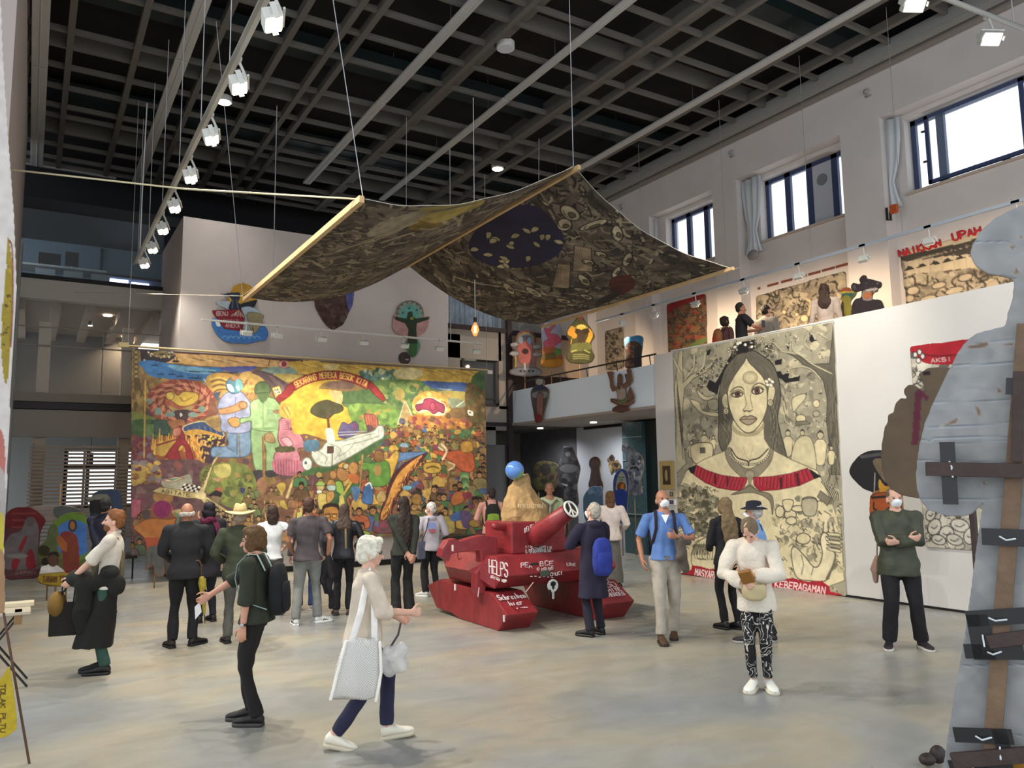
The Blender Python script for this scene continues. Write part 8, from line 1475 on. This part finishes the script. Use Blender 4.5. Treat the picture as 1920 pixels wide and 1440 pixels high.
# ---------------------------------------------------------------- left edge: painted panel, folding table, yellow sign on a stick
def leftpanel():
 YLp = 5.6
 out = [(-60,-700),(2,20),(4,83),(14,250),(25,400),(29,500),(30,540),(24,640),(18,760),(12,900),(6,1010),(8,1090),(8,1150),(-60,1150)]
 A = panel(1, YLp, [(u, max(v, -60)) for u, v in out], .006, 'c9c2bc', 31, outline=False); A.clip(out, False)
 A.P([(14,445),(20,470),(24,520),(22,600),(18,680),(12,720),(6,700),(2,640),(6,560),(12,500)], '94802c', True); A.blobs([(14,445),(24,520),(18,680),(2,640)], ['7c6a24', 'a89038', '5c4a20'], 30,1.2,4); A.L([(17,450),(23,470),(24,560),(20,650)], 2, '6a2c2c')
 A.P([(-20,800),(4,810),(10,860),(6,900),(-20,900)], 'b06a60'); A.P([(-20,880),(8,890),(8,1000),(-20,1000)], 'a8a09c'); A.P([(-20,960),(5,965),(7,1000),(3,1060),(-20,1060)], 'c0b040'); A.P([(-20,1040),(8,1040),(9,1150),(-20,1150)], 'a07c5c')
 t = thing('painted_panel', 'tall pale board with a strip of yellow paint at the left edge', 'panel', (-.1*0+at(5,1000,1, YLp)[0], YLp, 0)); A.grain(.04); A.mesh('painted_board', plane_to3(1, YLp),.03, NV[1], 'b8aea4', t)
 p = at(2,1150,1, YLp); MB().box((p[0]-.03, YLp+.03, p[2]/2+.1),(.03,.03, p[2]+.2)).build('support_stick', mat('7a5c44', .7), t)
 # folding table
 z = .76; a = at(64,1131,2, z); t = thing('folding_table', 'small folding table with crossed metal legs and pale wooden boards at the left edge', 'table', (a[0]-.3, a[1], 0))
 MB().bb(a[0]-.9, a[0]-.03, a[1]-.45, a[1]+.02, z-.05, z-.02).build('tabletop', mat('b5aa96', .7), t, bevel=.004)
 MB().bb(a[0]-.7, a[0], a[1]-.05, a[1]+.14, z-.02, z+.02).build('loose_board', mat('cbbfa4', .7), t, bevel=.004); MB().bb(a[0]-.17, a[0]-.10, a[1]-.44, a[1]-.2, z-.14, z-.02).build('wood_block', mat('8a6a44', .7), t, bevel=.004)
 for y in (a[1]-.4, a[1]-.02):
  MB().tube([(a[0]-.55, y, z-.05),(a[0]-.03, y, .012)], .011, n=7).build('leg', M_dark, t); MB().tube([(a[0]-.12, y, z-.05),(a[0]-.62, y, .012)], .011, n=7).build('leg', M_dark, t)
 # yellow sign on a thin stick
 b = at(55,1432,2,0); top = at(7,1150,1, b[1]+.05); t = thing('yellow_sign', 'yellow TOLAK PLTU sign on a thin leaning stick at the left edge', 'sign', (b[0], b[1], 0))
 MB().tube([b, top], .009, n=7).build('stick', mat('5a4032', .7), t, True)
 yy = b[1]-.02; out = [(-40,1260),(0,1275),(18,1248),(24,1290),(32,1350),(30,1368),(12,1382),(-40,1386)]; A = panel(1, yy, out, .004, 'bca42a', 32, outline=True)
 # lettering reads downwards
 s_ = 'PLTU';
 A2 = 'TOLAK PLTU'
 for i, ch in enumerate(A2):
  for st in strokes(ch): A.L([(1+fy*9, 1283+i*9.2+fx*7) for fx, fy in st], 1.8, '4a3418', False)
 A.grain(.05); A.mesh('sign_board', plane_to3(1, yy), .01, NV[1], '9a8424', t)
leftpanel()
# ---------------------------------------------------------------- tracks and spotlights
M_lampw = mat('d2d2cc', .5); M_glow = mat('fff4d8', .5, emit=14, key='spot_glow'); M_glow2 = mat('fff0dc', .5, emit=8, key='spot_glow2')
def spot(loc, aim, power, size, blend, colr, name='spot_beam', r=.06):
 l = bpy.data.lights.new(name, 'SPOT'); l.energy = power; l.spot_size = math.radians(size); l.spot_blend = blend; l.color = colr; l.shadow_soft_size = r
 o = bpy.data.objects.new(name, l); COL.objects.link(o); o.location = loc; o.rotation_euler = (Vector(aim)-Vector(loc)).to_track_quat('-Z', 'Y').to_euler(); return o
def flood(loc, aim, label, group, s=1.0, glow=M_glow, power=0, size=80, colr=(1, .86, .66), stem=.28):
 """rectangular exhibition floodlight hung from a track by a bracket"""
 L = np.array(loc, float); t = thing('track_floodlight', label, 'floodlight', L, group=group); f = nrm(np.array(aim)-L); x = nrm(np.cross(f, (0, 0, 1))); y = np.cross(x, f); R = np.stack([x, f, y], 1)
 m = MB(); m.box(L, (.24*s, .10*s, .16*s), R); m.build('housing', M_lampw, t, bevel=.008)
 m = MB(); m.box(L+f*.055*s, (.21*s, .01*s, .13*s), R); m.build('lens', glow, t)
 m = MB(); m.box(L+x*.14*s+y*.02,(.012,.14*s, .05*s), R); m.box(L-x*.14*s+y*.02,(.012,.14*s, .05*s), R); m.box(L+y*.1*s-f*.0,(.29*s, .02,.02), R); m.build('bracket', M_lampw, t)
 m = MB(); m.tube([L+y*.1*s, L+(0,0, stem)], .014*s, n=7, cap=False); m.box(L+(0,0, stem),(.05,.12,.04)); m.build('stem', M_lampw, t)
 if power:
  o = spot(L+f*.12*s, aim, power, size, .9, colr); o.parent = t; o.location = Vector(o.location)-t.location
 return t
# main track (runs along the hall, far end at the left)
zt = 6.5; a, b = at(505,-10,2, zt+.28), at(258,488,2, zt+.28)
t = thing('light_track', 'long bright lighting track with floodlights, hung at the left of the hall', 'lighting track', (a+b)/2)
d = nrm(b-a); MB().box((a+b)/2,(.05, np.linalg.norm(b-a)+.4,.05)).build('rail', mat('c9c9c4', .4), t); MB().box((a+b)/2-(0.06,0,.05),(.04, np.linalg.norm(b-a)+.4,.03)).build('rail', mat('8a8a84', .4), t)
for k in np.linspace(0,1,7): p = a+(b-a)*k; MB().tube([p, (p[0], p[1], 10.0)], .006, n=5, cap=False).build('suspension_wire', M_wire, t)
p = at(262,470,2, zt+.28); MB().tube([p, p+(0,0,1.2),(p[0]+.02, p[1], 10.0)], .014, n=6, cap=False).build('power_cable', mat('d6dade', .5), t)
SP = [(500,33),(437,155),(384,253),(343,327),(313,384),(289,426),(273,463),(258,492)]
for i, (u, v) in enumerate(SP):
 p = at(u, v, 2, zt); x = a[0]+.02; p = np.array([x, p[1], zt]); pos = ['nearest to the camera', 'second from the near end', 'third from the near end', 'fourth from the near end', 'fourth from the far end', 'third from the far end', 'second from the far end', 'at the far end'][i]
 flood(p, (p[0]+2.2, p[1]-.5,0), 'white floodlight %s on the long left lighting track' % pos, 'floodlights on the left track', 1.15, power=430 if i < 5 else 150, size=115, colr=(1,.93,.80))
for y in (14.0,17.0,19.6): p = (12.9, y, 3.42); t = thing('added_fill_light', 'small round fill lamp added under the mezzanine slab, %s' % ('nearest the white wall' if y < 15 else 'in the middle' if y < 18 else 'beyond the far column'), 'ceiling light', p); MB().cyl(np.array(p), np.array(p)+(0,0,.03),.09, n=20).build('fill_lamp_body', mat('fff8ee', .5, emit=3, key='fill_lamp'), t); o = spot((12.9, y, 3.38),(13.3, y+.3,0),110,150,1,(.9,.95,1)); o.parent = t; o.location = Vector(o.location)-t.location  # added lamps that brighten the wall under the mezzanine
# small round downlights in the ceiling grid
for u, v, lab, on_ in ((420,192, 'bright round ceiling downlight just right of the left lighting track', 1),(933,317, 'bright round ceiling downlight above the canopy', 1),(948,91, 'unlit pale round disc in the ceiling grid', 0)):
 p = at(u, v, 2,10.0); t = thing('ceiling_downlight', lab, 'ceiling light', p); MB().cyl(p, p+(0,0,.12),.16 if on_ else .17, n=26).build('housing', M_lampw, t); MB().cyl(p-(0,0,.01), p, .13 if on_ else .16, n=26).build('lens', M_glow if on_ else mat('cfd2d8', .6), t)
 if on_: o = spot(p-(0,0,.05),(p[0], p[1], 0),300,80,1,(1,.95,.88)); o.parent = t; o.location = Vector(o.location)-t.location
# second track in front of the plaster box
Y2 = 16.4; a, b = at(378,603,1, Y2), at(903,641,1, Y2); zz = (a[2]+b[2])/2; t = thing('light_track', 'thin white lighting track across the front of the plaster box', 'lighting track', ((a[0]+b[0])/2, Y2, zz))
MB().bb(a[0], b[0], Y2-.02, Y2+.02, zz-.02, zz+.02).build('rail', M_lampw, t)
for u in (510,845): p = at(u, 612,1, Y2); MB().tube([(p[0], Y2, zz),(p[0], Y2,10.0)], .009, n=5, cap=False).build('suspension_wire', M_wire, t)
names = ['leftmost', 'second from the left', 'third from the left', 'fourth from the left', 'fifth from the left', 'sixth from the left', 'rightmost']
for i, u in enumerate((462,520,603,682,758,824,892)):
 p = at(u, 640,1, Y2); flood((p[0], Y2, zz-.2),(p[0], YM+.1,1.9), 'small white floodlight on the track across the plaster box, %s' % names[i], 'floodlights before the plaster box', .8, glow=mat('e6e8e6', .5), power=125, size=95, stem=.2)
# third track along the mezzanine
X3 = 12.3; a, b = at(1118,601,0, X3), at(1975,362,0, X3); zz = (a[2]+b[2])/2; t = thing('light_track', 'white lighting track running the length of the mezzanine', 'lighting track', (X3,(a[1]+b[1])/2, zz)); MB().bb(X3-.025, X3+.025, a[1], b[1], zz-.025, zz+.025).build('rail', mat('a9b4c0', .5), t)
for u in (1206,1364,1524,1700): p = at(u, 540,0, X3); MB().tube([(X3, p[1], zz),(X3, p[1], 10.0)], .005, n=5, cap=False).build('suspension_wire', mat('8a8a8a', .5), t)
for i, (u, v) in enumerate(((1168,600),(1227,588),(1303,562),(1394,540),(1497,512),(1618,468),(1741,440),(1905,385))):
 p = at(u, v, 0, X3); nm = ['farthest', 'second from the far end', 'third from the far end', 'fourth from the far end', 'above the wide brown-grey hanging', 'above the black bear cut-out', 'above the red NAIKKAN UPAH letters', 'nearest the camera'][i]
 flood((X3, p[1], zz-.24),(XW+.2 if i else 12.9, p[1]+(.1 if i else 2.2),4.7), 'small mezzanine floodlight, %s' % nm, 'floodlights along the mezzanine', .75, glow=M_glow2 if i not in (5,7) else mat('e6e8e6', .5), power=210 if i == 0 else 120 if i != 5 else 60, size=120, colr=(1,.74,.48), stem=.24)
# near lights at the top right
zt = 8.6; a, b = at(1760,-8,2, zt+.35), at(1985,80,2, zt+.35); t = thing('light_track', 'grey lighting track crossing the top right corner', 'lighting track', (a+b)/2); MB().tube([a-(b-a)*.6, b], .04, n=8, cap=False).build('rail', mat('a8a8a4', .5), t, True); MB().tube([(a*.4+b*.6),(a*.4+b*.6)+(0,0,1.1)], .01, n=6).build('suspension_wire', M_wire, t)
for i, (u, v) in enumerate(((1712, 8), (1856, 72))):
 p = at(u, v, 2, zt); flood(p, (p[0]-1.5+i*1.2, p[1]-2.0,1.0) if False else (p[0]-1.2, p[1]-2.2, zt-2.4), 'large glowing floodlight at the top right, %s' % ('the left of two' if i == 0 else 'the right of two, before the window wall'), 'large floodlights at the top right', 1.25, power=0, stem=.35)
spot((8.2,7.2,8.6),(XP, 9.6,2.6),1100,62,.9,(1,.92,.78), 'banner_wash'); spot((8.0,4.8,8.8),(XP, 6.6,2.2),700,70,.9,(1,.93,.82), 'wall_wash')  # spots without a fixture, added to brighten the banner and white wall
# filament bulb on a long cord
bc = at(891,617,1,14.0); t = thing('filament_bulb', 'glowing amber filament bulb hanging on a long white cord in front of the box edge', 'bulb', bc-(0,0,.14))
m = MB(); m.tube([bc-(0,0,.10), bc-(0,0,.02), bc+(0,0,.06), bc+(0,0,.13)], [.05,.085,.06,.03], n=16); o = m.build('glass', mat('e8a860', .1, alpha=.35, emit=.6, key='bulb_glass'), t, True)
m = MB(); m.tube([bc-(0,0,.06), bc+(0,0,.05)], .022, n=8); m.build('filament', mat('ffb050', .5, emit=25, key='filament'), t, True); MB().cyl(bc+(0,0,.14), bc+(0,0,.24),.035, n=12).build('socket', mat('3a2a20', .4), t); MB().tube([bc+(0,0,.24),(bc[0], bc[1], 10.0)], .009, n=6, cap=False).build('cord', mat('d6d8da', .5), t)
# curtains beside the high windows
for i, (u0, v0, v1) in enumerate(((1663,225,385),(1411,330,470),(1221,400,500))):
 p = at(u0, v0, 0, XWR-.05); y = p[1]; m = MB(); R_ = []
 for z, w, dd in ((8.90,.30,.05),(8.5,.29,.05),(8.0,.22,.045),(7.65,.10,.04),(7.35,.16,.05),(7.12,.24,.06)):
  R_.append([(XWR-.12+dd*(1+.7*math.sin(q*9))*math.sin(q), y+w*math.cos(q)*1.0, z) for q in [2*math.pi*j/40 for j in range(40)]])
 m.rings(R_); lab = ['white curtain gathered beside the nearest high window', 'white curtain gathered at the left of the window with the blind panel', 'white curtain at the left of the farthest visible window'][i]; o = m.build('window_curtain', mat('c3c8cc', .9), None, True); recentre(o); tag(o, lab, 'curtain')
# wall speakers, detectors
for u, v, lab in ((1412,478, 'grey round wall speaker below the middle window curtain'),): p = at(u, v, 0, XW-.02); m = MB(); m.ball(p, (.07,.16,.12)); o = m.build('wall_speaker', mat('8c8784', .6), None, True); recentre(o); tag(o, lab, 'speaker')
for i, (u, v) in enumerate(((1372,286),(1625,172),(1165,386))):
 p = at(u, v, 0, XW); m = MB(); m.ball(p, (.07,.07,.06)); m.box(p+(-.05,-.05,-.12),(.02,.12,.03)); o = m.build('wall_detector', mat('9a9694', .6), None, True); recentre(o); tag(o, 'small grey detector high on the fascia, %s' % ('above the window with the blind panel', 'left of the nearest high window', 'partly above the canopy edge')[i], 'detector')
p = at(1672,398,0, XW-.04); t = thing('wall_reel', 'orange and black hook reel on the wall under the nearest curtain', 'reel', p-(0,0,.15)); MB().box(p+(0,-.05,.05),(.06,.16,.18)).build('orange_housing', mat('b8501c', .6), t, bevel=.02); MB().tube([p+(0,.1,.1), p+(0,.1,-.12), p+(0,.03,-.15), p+(0,.03,0)], .025, n=8).build('hook', M_black, t, True)
# balcony office furniture seen through the left glazing
zb = 6.76
for i, (u, v, w) in enumerate(((93,488,.42),(135,486,.26))):
 p = at(u, v, 1,22.4); t = thing('computer_monitor', ('wide dark computer monitor on the balcony desk' if i == 0 else 'narrower dark computer monitor right of the wide one on the balcony desk'), 'monitor', (p[0], 22.4,7.35)); MB().box((p[0], 22.4, p[2]),(w*1.15,.04,.36)).build('screen', mat('17181e', .3), t, bevel=.005); MB().box((p[0], 22.45,7.42),(.04,.04,.24)).build('stand', mat('c8ccd0', .4), t)
t = thing('office_desk', 'long white desk behind the balcony glazing', 'desk', (.5,22.3,6.7)); MB().bb(-.6,1.45,22.0,22.7,7.28,7.33).build('desktop', mat('b8c4c8', .5), t)
for x in (-.1,.5,1.1): MB().bb(x, x+.42,22.0,22.06,6.9,7.22).build('drawer_unit', mat('8fa0a8', .5), t)
MB().bb(-.6,1.45,22.05,22.1,6.36,6.9).build('modesty_panel', mat('3a4a56', .5), t)
o = struct('window_10', MB().bb(-.6,2.6, YF+.05, YF+.08,8.3,8.36), M_dark); MB().bb(-.6,2.6, YF+.06, YF+.07,6.76,8.3).build('pane', M_glass, o)
# recessed lights and pendants under the balcony
for i, (u, v) in enumerate(((202,591),(229,642),(206,675))): p = at(u, v, 2,6.19); p[1] = min(p[1], 25); m = MB(); m.cyl(p, p-(0,0,.02),.10, n=18); o = m.build('recessed_light', mat('fff0d8', .5, emit=8, key='recess'), None); recentre(o); spot(p-(0,0,.04),(p[0], p[1]+.5,3.9),70,150,1,(1,.85,.65)); tag(o, 'small recessed ceiling light under the balcony, %s' % ('largest and nearest', 'beside the right pillar', 'lowest and farthest')[i], 'ceiling light')
for (u, v, y, lab) in ((170,600,22.0, 'black tubular pendant lamp under the balcony ceiling'),(170,861,21.6, 'dark red tubular pendant lamp before the slatted screen')):
 p = at(u, v, 1, y); t = thing('tube_pendant', lab, 'pendant lamp', p-(0,0,.15)); MB().cyl(p+(0,0,.16), p-(0,0,.14),.055, n=16).build('shade', mat('1a1414' if v < 700 else '3c1c20', .5), t); MB().cyl(p-(0,0,.14), p-(0,0,.15),.05, n=16).build('lens', M_glow2, t); MB().tube([p+(0,0,.16), p+(0,0,.55 if v < 700 else 1.0)], .006, n=5).build('cord', M_black, t)
# slatted timber screen in front of the ground floor windows
t = thing('slatted_screen', 'low screen of horizontal pale timber slats left of the mural', 'screen', (1.1, YF-.3,0)); ms = mat('a3968a', .8, var=.1)
for k in range(26):
 z = .75+k*.082; m = MB(); m.bb(.0,2.55, YF-.3, YF-.27, z, z+.045); m.build('slat', ms, t)
for x in (.05,1.05,1.75,2.5): MB().bb(x, x+.05, YF-.27, YF-.23,0,2.9).build('post', ms, t)
# low benches near the far wall
for i, (u0, u1, v, y, c) in enumerate(((843,918,998,17.3, '26221c'),(178,258,1038,18.6, '4a4640'))):
 p, q = at(u0, v, 1, y), at(u1, v, 1, y); t = thing('bench', ('low black bench under the right end of the mural' if i == 0 else 'grey bench on thin legs below the slatted screen'), 'bench', ((p[0]+q[0])/2, y, 0)); MB().bb(p[0], q[0], y, y+.4,.42,.62 if i == 0 else .5).build('seat', mat(c, .7), t, bevel=.01)
 for x in (p[0]+.08, q[0]-.08): MB().tube([(x, y+.05,.42),(x, y+.05,0)], .018, n=6).build('leg', M_dark, t)
# balcony handrail
mb = MB(); e = [(XP+.05,12.9,4.62),(XP+.05,18.8,4.62)]; t = thing('handrail', 'thin dark handrail above the pale balcony parapet', 'handrail', (XP+.05,15.8,4.4)); MB().tube(e, .02, n=8).build('rail', mat('1c1618', .4), t, True)
for y in np.arange(13.1,18.9,1.15): MB().tube([(XP+.08, y, 4.38),(XP+.05, y, 4.62)], .012, n=6).build('baluster', mat('1c1618', .4), t, True)
# ribbed glass pillar and dark shutter under the mezzanine
struct('trim_18', MB().bb(XW-.5, XW-.05,15.75,16.55,0,3.40), mat('4c6468', .3, var=.25, vscale=12)); struct('trim_19', MB().bb(XW-.4, XW-.05,15.0,15.72,0,3.40), mat('1f2a2a', .4))
for z in (1.0,1.7,2.4,3.0): MB().bb(XW-.52, XW-.5,15.75,16.55, z, z+.02).build('trim_20', mat('9fb4b8', .3))['kind'] = 'structure'
struct('trim_30', MB().bb(XP-.03, XP-.0,12.62,12.86,1.05,1.75), mat('c8cccc', .7))
for o in bpy.data.objects:
 if 'localframe' in o.keys(): del o['localframe']
